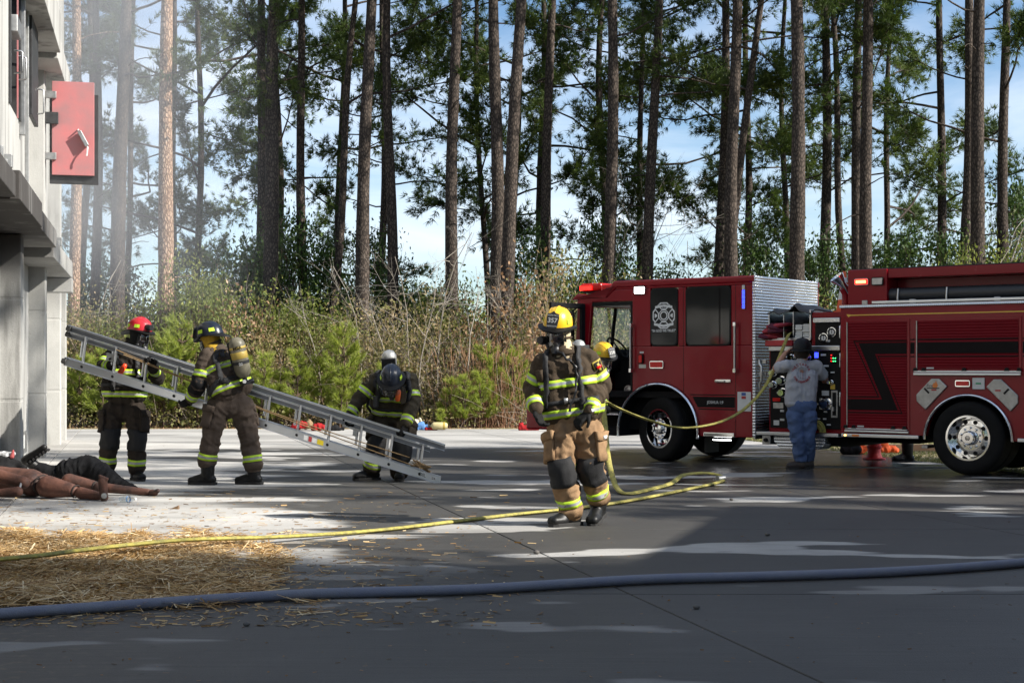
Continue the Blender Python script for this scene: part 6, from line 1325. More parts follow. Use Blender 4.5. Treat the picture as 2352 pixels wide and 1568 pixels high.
for P in ([(1150, 400, .1), (1075, 400, -.1), (1055, 500, -.25), (1050, 640, -.2), (1040, 700, -.1)], [(1240, 400, .1), (1310, 400, -.1), (1325, 520, -.25), (1330, 660, -.2)]): jk.ribbon('shoulder_strap', [Z4(*q) for q in P], .06, .016, m_strap, p4)
for P in ([(995, 600, -.1), (980, 680, 0), (1015, 730, .1)], [(1395, 620, 0), (1410, 680, .05), (1425, 745, .1)]):
    b = MB(); b.tube([Z4(*q) for q in P], .018, 6, flat=.4); b.build('hanging_strap', m_strap, p4, smooth=50, off=p4.location)
b = MB(); b.capsule(Z4(1240, 560, -.34), Z4(1235, 620, -.32), .034, .03); b.build('orange_tag', mat('tag_orange', (.7, .12, .02), .6), p4, smooth=60, off=p4.location)
b = MB(); b.prism([(1265, 510), (1300, 530), (1312, 590), (1300, 650), (1270, 662), (1250, 630), (1262, 570)], lambda x, y, d: Z4(x, y, d), -.30, -.285); b.build('loose_flap', m_coat_ol, p4, off=p4.location, bevel=.004)
b = MB(); b.box(-.03, .03, -.02, .02, -.07, .07); b.xf(Matrix.Translation(Z4(1050, 640, -.27))); b.build('radio', m_mask, p4, off=p4.location, bevel=.008)

# ---- man in grey T-shirt working the pump panel
def ZB(zx, zy, dy=0.): return at(1694 + .3296 * zx, 603 + .3296 * zy, 20.72 + dy)
m_tee = cloth('grey_tshirt', (.38, .39, .42), var=.06); m_jean = cloth('blue_jeans', (.085, .13, .25), var=.25)
f6 = V3((.40, .90, -.05)).normalized(); u6 = V3((0, 0, 1))
head = ZB(450, 640, .02); neck = ZB(450, 690); shL = ZB(348, 718); shR = ZB(548, 718, .02); elL = ZB(268, 735, .16); elR = ZB(608, 810, .14); wrL = ZB(335, 630, .12); wrR = ZB(622, 850, .32)
pel = ZB(448, 1020); hL = ZB(400, 1060); hR = ZB(495, 1060); kL = ZB(420, 1230); kR = ZB(495, 1225, .03); aL = ZB(440, 1400, .04); aR = ZB(495, 1400, .16); aL.z = .08; aR.z = .08
p6 = empty('person', (aL.x, aL.y, 0), 0, 'man in grey T-shirt, blue jeans and black helmet at the pump panel', 'person')
mb = MB(); mb.capsule(head + V3((0, 0, .03)), head - V3((0, 0, .03)) + f6 * .015, .10, .085); mb.capsule(head - V3((0, 0, .06)), neck, .066, .070); mb.capsule(neck - V3((0, 0, .08)), pel, .09, .09); mb.capsule(head + f6 * .10, head + f6 * .11 - V3((0, 0, .03)), .012, .016)
sd6 = u6.cross(f6).normalized()
for sg in (1, -1): mb.capsule(head + sd6 * .098 * sg, head + sd6 * .10 * sg + V3((0, 0, -.03)) - f6 * .01, .018, .014)
for sh, el, wr in ((shL, elL, wrL), (shR, elR, wrR)): mb.capsule(neck - V3((0, 0, .06)), sh, .055, .055); mb.capsule(sh, el, .055, .05); mb.capsule(el, lerp(el, wr, .35), .052, .05); mb.capsule(lerp(el, wr, .35), wr, .05, .034)
hand_mb(mb, wrL, (ZB(375, 600, .10) - wrL), V3((.5, -.2, -.4)), 1, .6, .0115, 1.0); hand_mb(mb, wrR, V3((.55, .75, -.1)), V3((0, .2, -1)), 1, .9, .0115, 1.0)
for h, k, a in ((hL, kL, aL), (hR, kR, aR)): mb.capsule(pel, h, .08, .08); mb.capsule(h, k, .07, .055); mb.capsule(k, a, .055, .045)
Surf('body', mb, .008, m_skin, p6, it=2)
mb = MB(); wv = (shR - shL).normalized(); mb.capsule(neck + V3((0, 0, -.01)), neck + V3((0, 0, -.1)), .082, .10); mb.capsule(lerp(shL, shR, .1), lerp(shL, shR, .9), .076, .076)
ch = ZB(450, 800); hm = ZB(437, 965)
for q in (-1, -.35, .35, 1): mb.capsule(ch + wv * .10 * q, hm + wv * .095 * q, .118, .122)
mb.capsule(shL, lerp(shL, elL, .72), .08, .078); mb.capsule(shR, lerp(shR, elR, .70), .08, .078)
tee = Surf('tshirt', mb, .013, m_tee, p6, [(neck, hm), (shL, elL), (shR, elR)], .012, 10, 4)
tee.band('shirt_hem', ZB(437, 1000), hm - ch, [-.05, -.01, .03], [m_tee], .3, .007, n=48, parent=p6)
mb = MB(); mb.capsule(pel - wv * .07 + V3((0, 0, .04)), pel + wv * .07 + V3((0, 0, .04)), .135, .135)
for h, k, a in ((hL, kL, aL), (hR, kR, aR)): mb.capsule(h, k, .122, .098); mb.capsule(k, a + V3((0, 0, .06)), .096, .082)
jn = Surf('jeans', mb, .013, m_jean, p6, [(hL, kL), (kL, aL), (hR, kR), (kR, aR)], .014, 12, 6)
for a, t in ((aL, V3((-.93, -.05, 0))), (aR, V3((.35, .93, 0)))): boot(p6, a, t, 0., mat('brown_shoe', (.035, .026, .022), .7), shaft=-.02, name='shoe')
helmet(p6, frame(head + V3((0, 0, .055)), f6, V3((.06, 0, 1))), m_hk, m_hk, None, 1.05, lime=False, shield=True, back=.02, drop=.012, side=.158)
b = MB(); b.ball(head + V3((0, 0, .02)) - f6 * .012, .106, .106, .10); b.build('hair', m_hair, p6, smooth=60, off=p6.location)
# print on the back of the shirt
m_print = mat('shirt_print', (.30, .07, .08), .8); m_print2 = mat('shirt_print_grey', (.16, .17, .20), .8)
c0 = ZB(487, 775)
def on_tee(x, y, o=.004):
    p = ZB(x, y, -.5); h = tee.bvh.ray_cast(p, V3((0, 1, 0)), 2); return (h[0] - V3((0, o, 0))) if h[0] else ZB(x, y, -.15)
def arc_text(s, R0, a0, a1, flip, size):
    for i, ch_ in enumerate(s):
        if ch_ == ' ': continue
        a = R(lerp(a0, a1, i / (len(s) - 1))); x = 487 + R0 * math.cos(a) * .95; y = 772 - R0 * math.sin(a); p = on_tee(x, y, .006); rot = (a - math.pi / 2) if not flip else (a + math.pi / 2)
        text_mb(ch_, size, Matrix.Translation(p) @ Matrix.Rotation(R(90), 4, 'X') @ Matrix.Rotation(rot, 4, 'Z'), .0008, bold=.0012).build('shirt_lettering', m_print, p6, off=p6.location)
arc_text('WESTAREA', 62, 155, 25, False, .055); arc_text('FIRE DEPARTMENT', 62, 205, 335, True, .042)
for k, (pp, m) in enumerate((([(462, 800), (458, 770), (470, 740), (485, 725), (500, 735)], m_print2), ([(478, 810), (476, 775), (482, 745)], m_print2), ([(490, 815), (490, 740)], m_print), ([(500, 815), (501, 745)], m_print2), ([(510, 810), (511, 750)], m_print))):
    b = MB(); b.tube([on_tee(x, y, .005) for x, y in pp], .005, 5, flat=.4); b.build('shirt_print', m, p6, off=p6.location)

# ------------------------------------------------------------------ ladder
LY = 18.25; L0 = at(1012, 1103, LY); L1 = at(148, 829, LY); e = (L1 - L0); LL = e.length; e.normalize(); wv = Vector((.13, 0, .99))
LM = Matrix(((e.x, 0, wv.x, 0), (e.y, 1, wv.y, 0), (e.z, 0, wv.z, 0), (0, 0, 0, 1)))
lad = empty('extension_ladder', L0, 0, 'aluminium extension ladder carried at a slant by three firefighters', 'ladder')
def lp_(name, boxes, m=m_alu, parent=None, bevel=.002):
    b = MB()
    for q in boxes: b.box(*q)
    b.xf(LM); return b.build(name, m, parent or lad, bevel=bevel, seg=1)
m_web = mat('shaded_aluminium', (.26, .27, .29), .5, .8, var=.1)  # same aluminium, with the shade under the flanges put into its colour
def beam(name, x0, x1, z, d, hgt=.085, fw=.032, up=True):
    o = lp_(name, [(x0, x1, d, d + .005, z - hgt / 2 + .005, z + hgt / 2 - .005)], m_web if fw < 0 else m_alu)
    lp_('flange', [(x0, x1, min(d - .008, d + fw), max(d - .008, d + fw), z + hgt / 2 - (.014 if fw < 0 else .005), z + hgt / 2 + .001)], parent=o); lp_('flange', [(x0, x1, d - .008, d + fw, z - hgt / 2 - .001, z - hgt / 2 + .005)], parent=o); return o
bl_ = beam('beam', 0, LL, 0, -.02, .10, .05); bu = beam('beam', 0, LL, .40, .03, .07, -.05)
beam('fly_beam', .18, LL - .03, .025, .065, .06, .03); beam('fly_beam', .18, LL + .02, .325, .065, .06, -.03)
lp_('beam_lip', [(0, LL, -.034, .035, .4365, .446)], parent=bu)
for k in range(12):
    s = .27 + k * .393
    for x, d, z0, z1, nm in ((s, .0, .045, .37, 'rung'), (s + .055, .075, .10, .30, 'fly_rung')):
        b = MB(); b.tube([LM @ Vector((x, d, z0)), LM @ Vector((x, d, z1))], .017, 10); b.build(nm, m_alu, lad, smooth=60)
    lp_('rung_plate', [(s - .05, s + .05, .0, .03, .355, .375)], m_galv, bevel=.003)
    b = MB(); Mx = LM @ Matrix.Translation((s, -.029, 0)) @ axisZ((0, 0, 0), (0, -1, 0)); b.lathe([(.011, -.002), (.018, -.002), (.018, .004), (.013, .006), (.011, .006)], Mx, 14); b.build('rivet', m_darksteel, bl_, smooth=40); b = MB(); b.lathe([(0, .001), (.0115, .001)], Mx, 12); b.build('rivet_hole', m_black, bl_)
for z, d, x in ((0, -.02, LL), (.40, .0, LL), (.325, .065, LL + .02)): b = MB(); b.tube([LM @ Vector((x - .03, d, z)), LM @ Vector((x + .03, d, z))], [.045, .03], 10); b.build('end_cap', m_darksteel, lad, smooth=40, bevel=.006)
m_rope = mat('manila_rope', (.26, .17, .08), .9, var=.3, scale=40, bump=.5, bscale=200)
for z0, z1, sag, x0, x1 in ((.27, .33, .10, .42, 4.2), (.06, .30, .04, .30, 4.1)):
    b = MB(); b.tube([LM @ Vector((lerp(x0, x1, t), -.03 + .02 * math.sin(t * 9), lerp(z0 * .4 + .05, z1, t) - sag * math.sin(math.pi * t) * .6)) for t in np.linspace(0, 1, 30)], .007, 6); b.build('rope', m_rope, lad, smooth=60)
b = MB(); rk = random.Random(4); b.tube([LM @ Vector((.27 + .16 * math.sin(k * 2.1) * rk.uniform(.4, 1), -.03 + rk.uniform(-.03, .03), .10 + .06 * math.cos(k * 1.7) * rk.uniform(.3, 1))) for k in range(26)], .008, 6); b.build('rope_knot', m_rope, lad, smooth=60)
for x0, x1, m in ((1.50, 1.58, mat('sticker_yellow', (.62, .48, .02), .5)), (1.585, 1.645, m_label), (1.65, 1.69, mat('sticker_red', (.4, .04, .04), .5)), (1.70, 1.75, m_label)): lp_('beam_sticker', [(x0, x1, -.0222, -.0202, -.03, .03)], m, bl_, 0)
lp_('number_sticker', [(.06, .12, -.0225, -.0202, -.02, .02)], m_label, bl_, 0)
def beam_text(s_, x, size, m, nm):
    Mx = LM @ Matrix.Translation((x, -.024, 0)) @ Matrix(((-1, 0, 0, 0), (0, 0, -1, 0), (0, 1, 0, 0), (0, 0, 0, 1))); text_mb(s_, size, Mx, .0005).build(nm, m, bl_)
beam_text('24', .09, .04, m_panel, 'number_lettering'); beam_text('OIL', .235, .06, m_panel, 'beam_lettering')
lp_('pawl_bracket', [(1.05, 1.30, .02, .06, .27, .30), (1.10, 1.16, .02, .06, .20, .28)], m_galv); lp_('pulley_bracket', [(LL - .65, LL - .50, .03, .05, .17, .26)], m_galv)

# ------------------------------------------------------------------ hoses
def spline(P, n=8):
    P = [Vector(p) for p in P]; Q = []
    for i in range(len(P) - 1):
        p0, p1, p2, p3 = P[max(i - 1, 0)], P[i], P[i + 1], P[min(i + 2, len(P) - 1)]
        for k in range(n): t = k / n; Q.append(.5 * ((2 * p1) + (p2 - p0) * t + (2 * p0 - 5 * p1 + 4 * p2 - p3) * t * t + (3 * p1 - p0 - 3 * p2 + p3) * t ** 3))
    return Q + [P[-1]]
hz_ = .019
G_ = [gnd(x, y, hz_) for x, y in ((-40, 1314), (90, 1302), (200, 1287), (420, 1264), (640, 1241), (860, 1218), (1060, 1195), (1180, 1181), (1290, 1170), (1390, 1158), (1480, 1143), (1580, 1123), (1640, 1110), (1660, 1102), (1655, 1096), (1620, 1095), (1570, 1100), (1540, 1112), (1490, 1124), (1445, 1133))]
for i, dz in ((14, .02), (15, .05), (16, .05), (17, .01), (2, .08), (3, .08), (1, .08), (0, .08), (4, .03)): G_[i].z += dz
G_ += [at(*q) for q in ((1420, 1124, 16.75), (1406, 1092, 17.2), (1396, 1045, 17.8), (1391, 990, 18.4), (1386, 935, 18.7), (1390, 922, 18.85), (1420, 937, 19.3), (1480, 961, 19.8), (1560, 982, 20.3), (1640, 973, 20.6), (1700, 946, 20.8), (1748, 900, 20.92), (1778, 848, 21.0), (1800, 795, 21.08), (1810, 771, 21.16), (1816, 765, 21.35))]
b = MB(); b.tube(spline(G_, 8), .033, 10, flat=.5); tag(b.build('yellow_hose', m_hosey, smooth=60), 'flat yellow hose running from the engine over the pavement to the straw', 'hose')
cpl = empty('hose_coupling', gnd(1657, 1099, .04), 0, 'small metal coupling at the bend of the yellow hose', 'coupling'); b = MB(); b.tube([(-.04, -.03, 0), (.04, .03, .01)], .032, 14); b.build('barrel', m_galv, cpl, smooth=40, bevel=.004); b = MB(); b.tube([(-.055, -.041, 0), (-.035, -.026, 0)], .038, 14); b.build('collar', m_galv, cpl, smooth=40)
m_hoseb = mat('grey_blue_hose', (.11, .12, .165), .7, var=.25, scale=9, bump=.25, bscale=120, dirt=(.17, .18, .21))
P = [gnd(x, y, .034) for x, y in ((-150, 1424), (0, 1409), (250, 1392), (500, 1375), (720, 1363), (900, 1358), (1100, 1352), (1300, 1340), (1500, 1329), (1700, 1324), (1900, 1318), (2050, 1312), (2200, 1303), (2352, 1291), (2500, 1276))]
b = MB(); b.tube(spline(P, 6), .034, 14, flat=.94); tag(b.build('supply_hose', m_hoseb, smooth=60), 'thick blue-grey hose lying across the foreground', 'hose')

# ------------------------------------------------------------------ straw and litter
rng = np.random.default_rng(77)
def strands(P, L, w, rng, tilt=.12):
    n = len(P); a = rng.uniform(0, 6.283, n); d = np.stack([np.cos(a), np.sin(a), rng.normal(size=n) * tilt], 1); s = np.stack([-np.sin(a), np.cos(a), rng.normal(size=n) * .4], 1); l = L[:, None] * .5; ww = w[:, None] * .5
    V = np.stack([P - d * l - s * ww, P - d * l + s * ww, P + d * l + s * ww, P + d * l - s * ww], 1); return V.reshape(-1, 3), np.arange(n * 4).reshape(-1, 4)
n = 70000; xd = rng.uniform(-120, 980, n); yd = rng.uniform(1222, 1412, n)
edge = np.array([noise.noise(Vector((x * .012, y * .03, 0))) for x, y in zip(xd, yd)])
dens = np.clip(1.0 - np.maximum(xd - 300, 0) / 420 + edge * .55, 0, .85) ** 1.3 * np.clip((yd - 1226 + edge * 22) / 16, 0, 1) * np.clip((1402 - yd + edge * 30) / 22, 0, 1) * (1 - .55 * np.clip((yd - 1350) / 60, 0, 1))
keep = rng.uniform(0, 1, n) < dens; xd, yd, edge = xd[keep], yd[keep], edge[keep]; Y = FPX * CAMH / (yd - HOR); X = (xd - 1176) / FPX * Y
mound = np.array([.028 + .05 * noise.noise(Vector((x * 1.6, y * 1.6, 4))) for x, y in zip(X, Y)]) * np.clip(1.2 - np.maximum(xd - 380, 0) / 260, .1, 1)
P = np.stack([X, Y, .008 + np.clip(mound, 0, 1) * rng.uniform(.1, 1.25, len(X))], 1)
V, F = strands(P, rng.uniform(.04, .26, len(P)), rng.uniform(.0035, .0085, len(P)), rng, .16)
m_straw = leaf_mat('straw', ((0, (.10, .055, .022)), (.45, (.38, .22, .085)), (.8, (.62, .43, .20)), (1, (.80, .66, .42))), .2)
tag(fast_mesh('straw', V, F, m_straw, np.clip(rng.normal(size=len(F)) * .25 + .66, 0, 1)), 'golden straw scattered over the concrete at the left', 'straw', kind='stuff')
n = 6500; xd = rng.uniform(-100, 1250, n); yd = 1120 + 320 * rng.uniform(0, 1, n) ** .9; k2 = (rng.uniform(0, 1, n) < np.clip(1.15 - xd / 1150, .06, 1)); xd, yd = xd[k2], yd[k2]
Y = FPX * CAMH / (yd - HOR); X = (xd - 1176) / FPX * Y; P = np.stack([X, Y, np.full(len(X), .005)], 1); V, F = strands(P, rng.uniform(.015, .10, len(P)), rng.uniform(.003, .011, len(P)), rng, .02)
tag(fast_mesh('pavement_litter', V, F, m_straw, rng.uniform(0, .95, len(F))), 'loose bits of straw and bark strewn over the concrete', 'litter', kind='stuff')
n = 600; yd = 1015 + 550 * rng.uniform(0, 1, n); xd = rng.uniform(0, 2352, n); Y = FPX * CAMH / (yd - HOR); X = (xd - 1176) / FPX * Y; ok = X < 8.4 - .25 * (Y - 13.5); P = np.stack([X, Y, np.full(n, .004)], 1)[ok]
V, F = strands(P, rng.uniform(.006, .03, len(P)), rng.uniform(.003, .008, len(P)), rng, .05); tag(fast_mesh('fallen_debris', V, F, m_leafbrown, rng.uniform(0, .6, len(F))), 'tiny dark leaf and bark crumbs on the pavement', 'litter', kind='stuff')

# ------------------------------------------------------------------ training manikins
m_man = mat('scorched_rubber', (.115, .047, .030), .72, var=.45, scale=5, dirt=(.028, .015, .012), bump=.25, bscale=40)
def Z6(zx, zy, Y): return at(.293 * zx, 976.2 + .293 * zy, Y)
def lump(name, chain, root, m, vox=.014, bones=None, amp=0, it=4, seed=0):
    mb = MB()
    for a, b_, ra, rb in chain: mb.capsule(a, b_, ra, rb)
    return Surf(name, mb, vox, m, root, bones, amp, 14, seed, it, clampz=.004).o
r1 = empty('rescue_manikin', (Z6(300, 560, 16.2).x, 16.2, 0), 0, 'bare brown rescue manikin lying on its back, feet to the right', 'manikin')
def lo(p, r): p = Vector(p); p.z = max(p.z, r * .92); return p
A_ = lambda x, y, Y, r: lo(Z6(x, y, Y), r)
lump('torso', [(A_(-160, 420, 16.45, .15), A_(40, 425, 16.4, .15), .15, .145), (A_(40, 425, 16.4, .15), A_(250, 445, 16.35, .14), .14, .145), (A_(250, 460, 16.2, .14), A_(330, 460, 16.5, .12), .14, .12)], r1, m_man)
lump('thigh', [(A_(375, 480, 16.05, .12), A_(560, 510, 15.95, .08), .125, .078)], r1, m_man); lump('shin', [(A_(632, 530, 15.92, .07), A_(775, 560, 15.82, .05), .068, .048)], r1, m_man)
ft = lump('foot', [(A_(815, 572, 15.72, .04), A_(808, 520, 15.72, .04), .048, .042), (A_(812, 540, 15.72, .04), A_(806, 440, 15.70, .04), .044, .05)] + [(A_(806, 440, 15.70, .03), A_(782 + 15 * k, 396 + 6 * k, 15.68, .02), .03, .016) for k in range(5)], r1, m_man, .008, it=2)
b = MB(); b.lathe([(0, .012), (.016, .012), (.018, 0), (.03, -.002), (.03, -.008)], axisZ(A_(815, 553, 15.66, .04), (.15, -1, 0)), 10); b.build('ankle_bolt', m_galv, ft, smooth=40, off=r1.location)
lump('thigh', [(A_(540, 435, 16.6, .08), A_(735, 475, 16.55, .07), .085, .062)], r1, m_man); lump('shin', [(A_(770, 485, 16.52, .06), A_(1165, 548, 16.4, .04), .060, .040)], r1, m_man); lump('foot', [(A_(1195, 565, 16.38, .035), A_(1215, 530, 16.36, .03), .042, .036), (A_(1205, 560, 16.36, .03), A_(1238, 512, 16.3, .03), .034, .024)], r1, m_man, .009, it=2)
for (ax_, ay_, aY), (bx_, by_, bY), rr_ in (((338, 474, 16.12), (375, 480, 16.05), .118), ((595, 518, 15.94), (620, 526, 15.92), .072), ((745, 478, 16.54), (765, 484, 16.53), .058), ((240, 445, 16.36), (262, 450, 16.3), .143)):
    c_ = A_(ax_, ay_, aY, rr_); d_ = A_(bx_, by_, bY, rr_) - c_; Mx = axisZ(c_, d_); b = MB(); b.lathe([(rr_ * .9, -.012), (rr_ * 1.0, -.008), (rr_ * 1.02, 0), (rr_ * 1.0, .008), (rr_ * .9, .012)], Mx, 28); b.build('joint_ring', mat('joint_dark', (.02, .012, .009), .8), r1, smooth=60, off=r1.location)
lump('upper_arm', [(A_(-60, 385, 15.95, .08), A_(190, 450, 15.85, .06), .08, .066)], r1, m_man); lump('forearm', [(A_(-40, 535, 15.75, .045), A_(140, 520, 15.75, .055), .045, .058)], r1, m_man)
b = MB(); b.tube([A_(165, 455, 15.8, .03), A_(150, 505, 15.75, .03)], .014, 8); b.build('elbow_bolt', m_galv, r1, smooth=40, off=r1.location)
r2 = empty('rescue_manikin', (Z6(600, 450, 17.3).x, 17.3, 0), 0, 'rescue manikin in black clothes lying behind the brown one, boot raised', 'manikin')
bn = [(Z6(400, 350, 17.3), Z6(740, 340, 17.3)), (Z6(740, 340, 17.2), Z6(1070, 500, 17))]
lump('black_jacket', [(A_(540, 365, 17.3, .15), A_(690, 345, 17.3, .15), .15, .16), (A_(690, 345, 17.3, .1), A_(800, 380, 17.2, .1), .14, .12), (A_(790, 390, 17.2, .1), A_(900, 450, 17.05, .09), .12, .09), (A_(900, 455, 17.05, .05), A_(1070, 500, 16.95, .025), .085, .022), (A_(650, 400, 17.5, .15), A_(720, 420, 17.5, .15), .16, .16)], r2, m_blackc, .016, bn, .018, seed=3)
lump('black_trousers', [(A_(420, 385, 17.3, .1), A_(560, 400, 17.3, .12), .10, .12), (A_(420, 385, 17.3, .1), A_(285, 335, 17.35, .06), .095, .07)], r2, m_blackc, .016, bn, .014, seed=5)
lump('boot', [(A_(290, 330, 17.35, .05), A_(225, 285, 17.3, .05), .065, .062), (A_(195, 275, 17.28, .04), A_(250, 240, 17.25, .04), .052, .05), (A_(250, 240, 17.25, .04), A_(345, 175, 17.22, .04), .046, .040)], r2, m_bootm, .010, it=2)
for k in range(7): b = MB(); p = lerp(Z6(215, 295, 17.2), Z6(370, 185, 17.18), k / 6); b.obox(Matrix.Translation(p + Vector((.0, .02, -.012))) @ Matrix.Rotation(R(33), 4, 'Y'), .012, .05, .014); b.build('sole_lug', m_sole, r2, off=r2.location, bevel=.003)
r3 = empty('rescue_manikin', (Z6(60, 420, 18.2).x, 18.2, 0), 0, 'black-clad manikin at the left edge with striped cloth round its head', 'manikin')
lump('black_sleeve', [(Z6(-80, 300, 18.2), Z6(60, 290, 18.2), .10, .09), (Z6(60, 295, 18.2), Z6(180, 325, 18.15), .075, .05), (A_(-60, 420, 18.2, .15), A_(80, 420, 18.2, .15), .16, .15)], r3, m_blackc, .015, bn, .012, seed=8)
m_strip = mat('striped_cloth', (.45, .45, .46), .85, var=.7, scale=18, stretch=(1, 1, .2))
lump('striped_cloth', [(Z6(-40, 250, 18.25), Z6(60, 240, 18.2), .07, .055), (Z6(60, 240, 18.2), Z6(100, 225, 18.2), .05, .03)], r3, m_strip, .012, bn, .012, seed=9)
lump('red_cap_peak', [(Z6(95, 245, 18.15), Z6(103, 200, 18.15), .028, .015)], r3, mat('faded_red_cloth', (.30, .06, .06), .8), .008, it=2)

# ------------------------------------------------------------------ small things
def small(name, lab, cat, p, grp=None): return empty(name, p, 0, lab, cat, grp)
r = small('water_bottle', 'empty clear plastic water bottle lying by the manikin feet', 'bottle', gnd(293, 1153)); Mb = axisZ((0, 0, .034), (.92, -.38, .05)) ; m_pet = glass_mat('clear_plastic', (.86, .90, .93), .14)
b = MB(); b.lathe([(0, -.09), (.028, -.09), (.032, -.08), (.032, .03), (.028, .05), (.013, .085), (.012, .1), (0, .1)], Mb, 20); b.build('bottle_body', m_pet, r, smooth=50); b = MB(); b.lathe([(.0325, .0), (.0328, .018)], Mb, 20); b.build('bottle_label', mat('label_blue', (.25, .45, .75), .5), r, smooth=50); b = MB(); b.lathe([(.0135, .088), (.0135, .104), (0, .104)], Mb, 12); b.build('bottle_cap', m_white, r, smooth=40)
r = small('wood_chip', 'small brown wedge of wood on the concrete left of the ladder', 'wood chip', gnd(402, 1168)); b = MB(); b.prism([(-.05, 0), (.04, 0), (.035, .035)], lambda a, c, d: (a, d, c), -.03, .03); b.build('chip', mat('chip_brown', (.16, .10, .055), .9), r)
m_redbag = cloth('red_bag', (.30, .014, .016)); m_bluec = cloth('blue_cloth', (.10, .22, .45)); m_tanc = cloth('tan_gear', (.24, .16, .09))
def pile(name, lab, cat, x, y, blobs, m, seed, amp=.02):
    p = gnd(x, y); r = empty(name, p, 0, lab, cat); mb = MB()
    for (x0, z0, x1, z1, rr) in blobs: mb.capsule(p + Vector((x0, 0, z0)), p + Vector((x1, .05, z1)), rr, rr * .85)
    Surf('fabric', mb, .02, m, r, [(p + Vector((-.3, 0, 0)), p + Vector((.3, 0, .1)))], amp, 12, seed, clampz=.0); return r
pile('gear_bag', 'red gear bag left of the tan bundle, behind the ladder', 'bag', 688, 988, [(-.12, .07, .1, .12, .08), (-.05, .12, .03, .15, .07)], m_redbag, 1)
pile('gear_bundle', 'tan bundle between the two red bags behind the ladder', 'bundle', 708, 987, [(-.05, .08, .05, .14, .07), (.0, .15, .02, .2, .05)], m_tanc, 2)
pile('gear_bag', 'large red bag behind the ladder, right of the tan bundle', 'bag', 733, 989, [(-.12, .06, .10, .07, .07), (-.06, .11, .02, .13, .055)], m_redbag, 3)
pile('gear_bundle', 'dark crumpled gear right of the large red bag', 'bundle', 770, 989, [(-.16, .04, .16, .04, .05), (-.05, .07, .02, .09, .05)], m_blackc, 4)
pile('gear_bag', 'small red bag just left of the bent firefighter’s hand', 'bag', 905, 988, [(-.08, .04, .06, .05, .05)], m_redbag, 5)
pile('cloth_bundle', 'crumpled light blue cloth beside the yellow cylinder', 'cloth', 966, 987, [(-.16, .05, .14, .06, .07), (-.05, .11, .05, .12, .06)], m_bluec, 6, .03)
pile('cloth_bundle', 'crumpled cream cloth behind the light blue one', 'cloth', 962, 982, [(-.12, .12, .02, .18, .06), (-.1, .05, .05, .07, .06)], cloth('cream_cloth', (.5, .46, .36)), 7, .03)
pile('gear_bag', 'small red bag under the yellow cylinder', 'bag', 990, 988, [(-.1, .035, .12, .04, .045)], m_redbag, 8)
r = small('spare_cylinder', 'pale yellow spare air cylinder lying at the pavement edge', 'air cylinder', gnd(1008, 988)); Mb = axisZ((-.17, 0, .10), (1, .05, 0)); b = MB(); b.lathe([(0, -.03), (.02, -.03), (.03, .0), (.075, .03), (.085, .06), (.085, .30), (.06, .36), (0, .37)], Mb, 24); b.build('cylinder', mat('pale_yellow', (.52, .44, .22), .5, var=.2), r, smooth=50); b = MB(); b.lathe([(.0855, .26), (.087, .27), (.087, .30), (.0855, .31)], Mb, 24); b.build('band', m_cyl_y, r, smooth=40); b = MB(); b.obox(Mb @ Matrix.Translation((0, 0, -.05)), .03, .03, .03); b.build('valve', m_darksteel, r, bevel=.005)
pile('gear_bag', 'open red bag in front of the engine bumper', 'bag', 1212, 988, [(-.18, .04, .2, .05, .06), (-.16, .1, -.14, .14, .05)], m_redbag, 9, .03)
# behind the engine
m_hyd = mat('hydrant_red', (.42, .025, .03), .5, var=.2, scale=10); hp = gnd(2008, 1055); r = small('fire_hydrant', 'red fire hydrant on the grass behind the engine', 'hydrant', hp)
b = MB(); b.lathe([(0, 0), (.17, 0), (.17, .05), (.12, .06), (.115, .09), (.10, .12), (.10, .20), (.115, .21), (.115, .24), (.10, .25), (.10, .45), (.13, .46), (.13, .50), (.11, .51), (.105, .58), (.07, .66), (.03, .69), (.03, .73), (0, .73)], Matrix.Translation((0, 0, -.03)), 24); b.build('barrel', m_hyd, r, smooth=35)
for d in ((1, 0, 0), (-1, 0, 0), (0, -1, 0)): b = MB(); b.lathe([(.05, 0), (.05, .12), (.065, .12), (.065, .16), (.02, .17), (.02, .19), (0, .19)], axisZ((0, 0, .36), d), 14); b.build('outlet_cap', m_hyd, r, smooth=35)
for k in range(8): a = k * math.pi / 4; b = MB(); b.lathe([(.014, 0), (.014, .02), (0, .02)], Matrix.Translation((.128 * math.cos(a), .128 * math.sin(a), .0)), 6); b.build('flange_bolt', m_hyd, r)
bp = gnd(2078, 1058); r = small('work_boot', 'single black work boot standing on the grass beside the hydrant', 'boot', bp); boot(r, (bp.x + .03, bp.y, .10), (-.96, -.2, 0), -.02, m_bootm, shaft=.12, name='upper', s=1.15)
pile('orange_gear', 'orange straps and gear lying left of the hydrant', 'gear', 1972, 1042, [(-.1, .05, .12, .08, .07), (-.05, .15, .1, .22, .06)], mat('orange_cloth', (.65, .10, .02), .8), 10, .03); pile('orange_gear', 'orange gear lying right of the hydrant', 'gear', 2045, 1040, [(-.12, .06, .1, .05, .06), (-.15, .16, -.02, .1, .05)], mat('orange_cloth', (.65, .10, .02), .8), 11, .03)
pile('gear_bundle', 'black gear left of the orange straps behind the engine', 'bundle', 1955, 1043, [(-.1, .07, .1, .08, .09), (-.05, .15, .02, .2, .06)], m_blackc, 12)
r = small('wooden_plank', 'pale wooden plank lying behind the work boot', 'plank', gnd(2085, 1035)); b = MB(); b.box(-.55, .6, -.06, .06, 0, .11); b.build('board', mat('plank_wood', (.42, .28, .17), .8, var=.2, scale=8, stretch=(1, 8, 8)), r, bevel=.005)
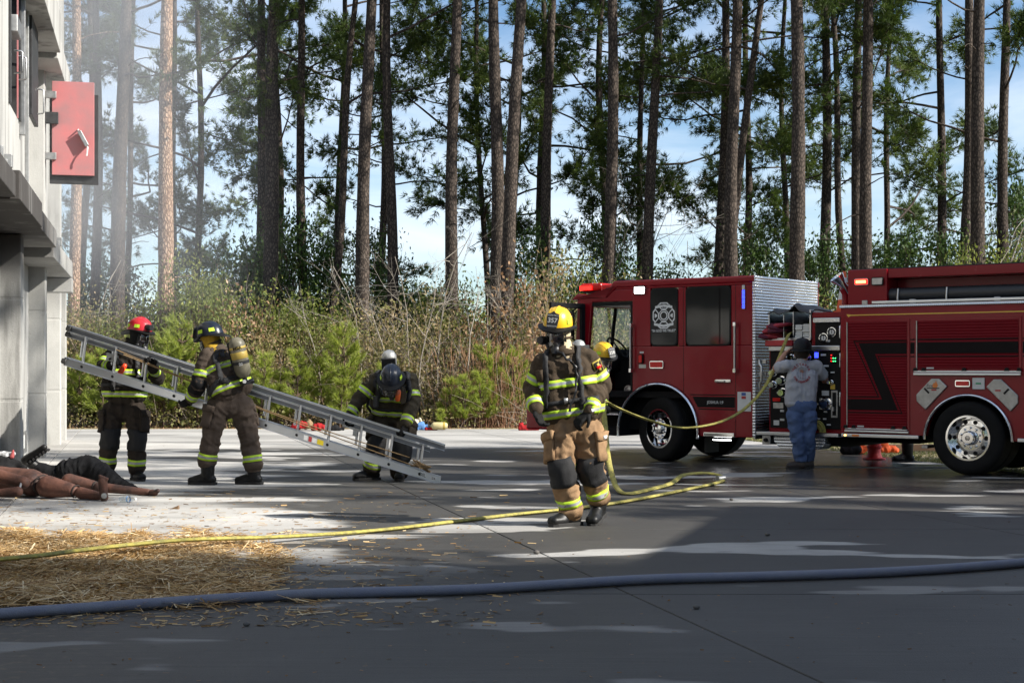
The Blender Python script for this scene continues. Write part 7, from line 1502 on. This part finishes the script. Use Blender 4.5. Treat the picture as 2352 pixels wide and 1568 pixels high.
for x, y, s, lab in ((1600, 1398, .022, 'small grey pebble beyond the blue-grey hose'), (566, 1437, .02, 'dark bark crumb in the foreground shade'), (1680, 1149, .022, 'small dark stone on the damp concrete'), (1763, 1230, .022, 'small pebble on the pale dried patch'), (1232, 1272, .025, 'pale leaf curl on the concrete below the walking firefighter')):
    r = small('pebble', lab, 'pebble', gnd(x, y), 'pebbles on the pavement'); b = MB(); b.ball((0, 0, s * .6), s, s * .8, s * .65, 8, 6); b.build('stone', mat('pebble_grey', (.12, .11, .10), .9), r, smooth=60)

# ------------------------------------------------------------------ smoke drifting from the building
def smoke_mat():
    m, t, out = new_mat('drifting_smoke'); L = t.links.new
    g = N(t, 'ShaderNodeNewGeometry'); sx = N(t, 'ShaderNodeSeparateXYZ'); L(g.outputs['Position'], sx.inputs[0])
    mp = N(t, 'ShaderNodeMapping'); mp.inputs['Scale'].default_value = (.30, .22, .26); L(g.outputs['Position'], mp.inputs[0])
    n = N(t, 'ShaderNodeTexNoise', i_Scale=1.0, i_Detail=3.0, i_Roughness=.55, i_Distortion=.8); L(mp.outputs[0], n.inputs['Vector'])
    def mr(src, a, b_, c, d):
        q = N(t, 'ShaderNodeMapRange', interpolation_type='SMOOTHSTEP'); q.inputs['From Min'].default_value = a; q.inputs['From Max'].default_value = b_; q.inputs['To Min'].default_value = c; q.inputs['To Max'].default_value = d; L(src, q.inputs[0]); return q.outputs[0]
    def mu(a, b_): q = N(t, 'ShaderNodeMath', operation='MULTIPLY'); L(a, q.inputs[0]); (L(b_, q.inputs[1]) if not isinstance(b_, float) else setattr(q.inputs[1], 'default_value', b_)); return q.outputs[0]
    d = mu(mu(mr(n.outputs['Fac'], .32, .72, .15, 1.), mr(sx.outputs['X'], -8.2, -4.4, 1., 0.)), mu(mr(sx.outputs['Z'], 1.6, 4.2, 0., 1.), mr(sx.outputs['Z'], 8.0, 13.5, 1., .35)))
    d = mu(d, mr(sx.outputs['Y'], 31.0, 34.0, 1., 0.)); d = mu(d, mr(sx.outputs['Y'], 22.2, 23.6, 0., 1.))
    v = N(t, 'ShaderNodeVolumePrincipled', i_Anisotropy=.0); v.inputs['Color'].default_value = (.88, .9, .93, 1); L(mu(d, .11), v.inputs['Density']); L(v.outputs[0], out.inputs['Volume']); return m
b = MB(); b.box(-11, -4.2, 22.2, 34.0, 1.6, 15); tag(b.build('smoke', smoke_mat()), 'thin pale smoke drifting from the building over the trees', 'smoke', kind='stuff')
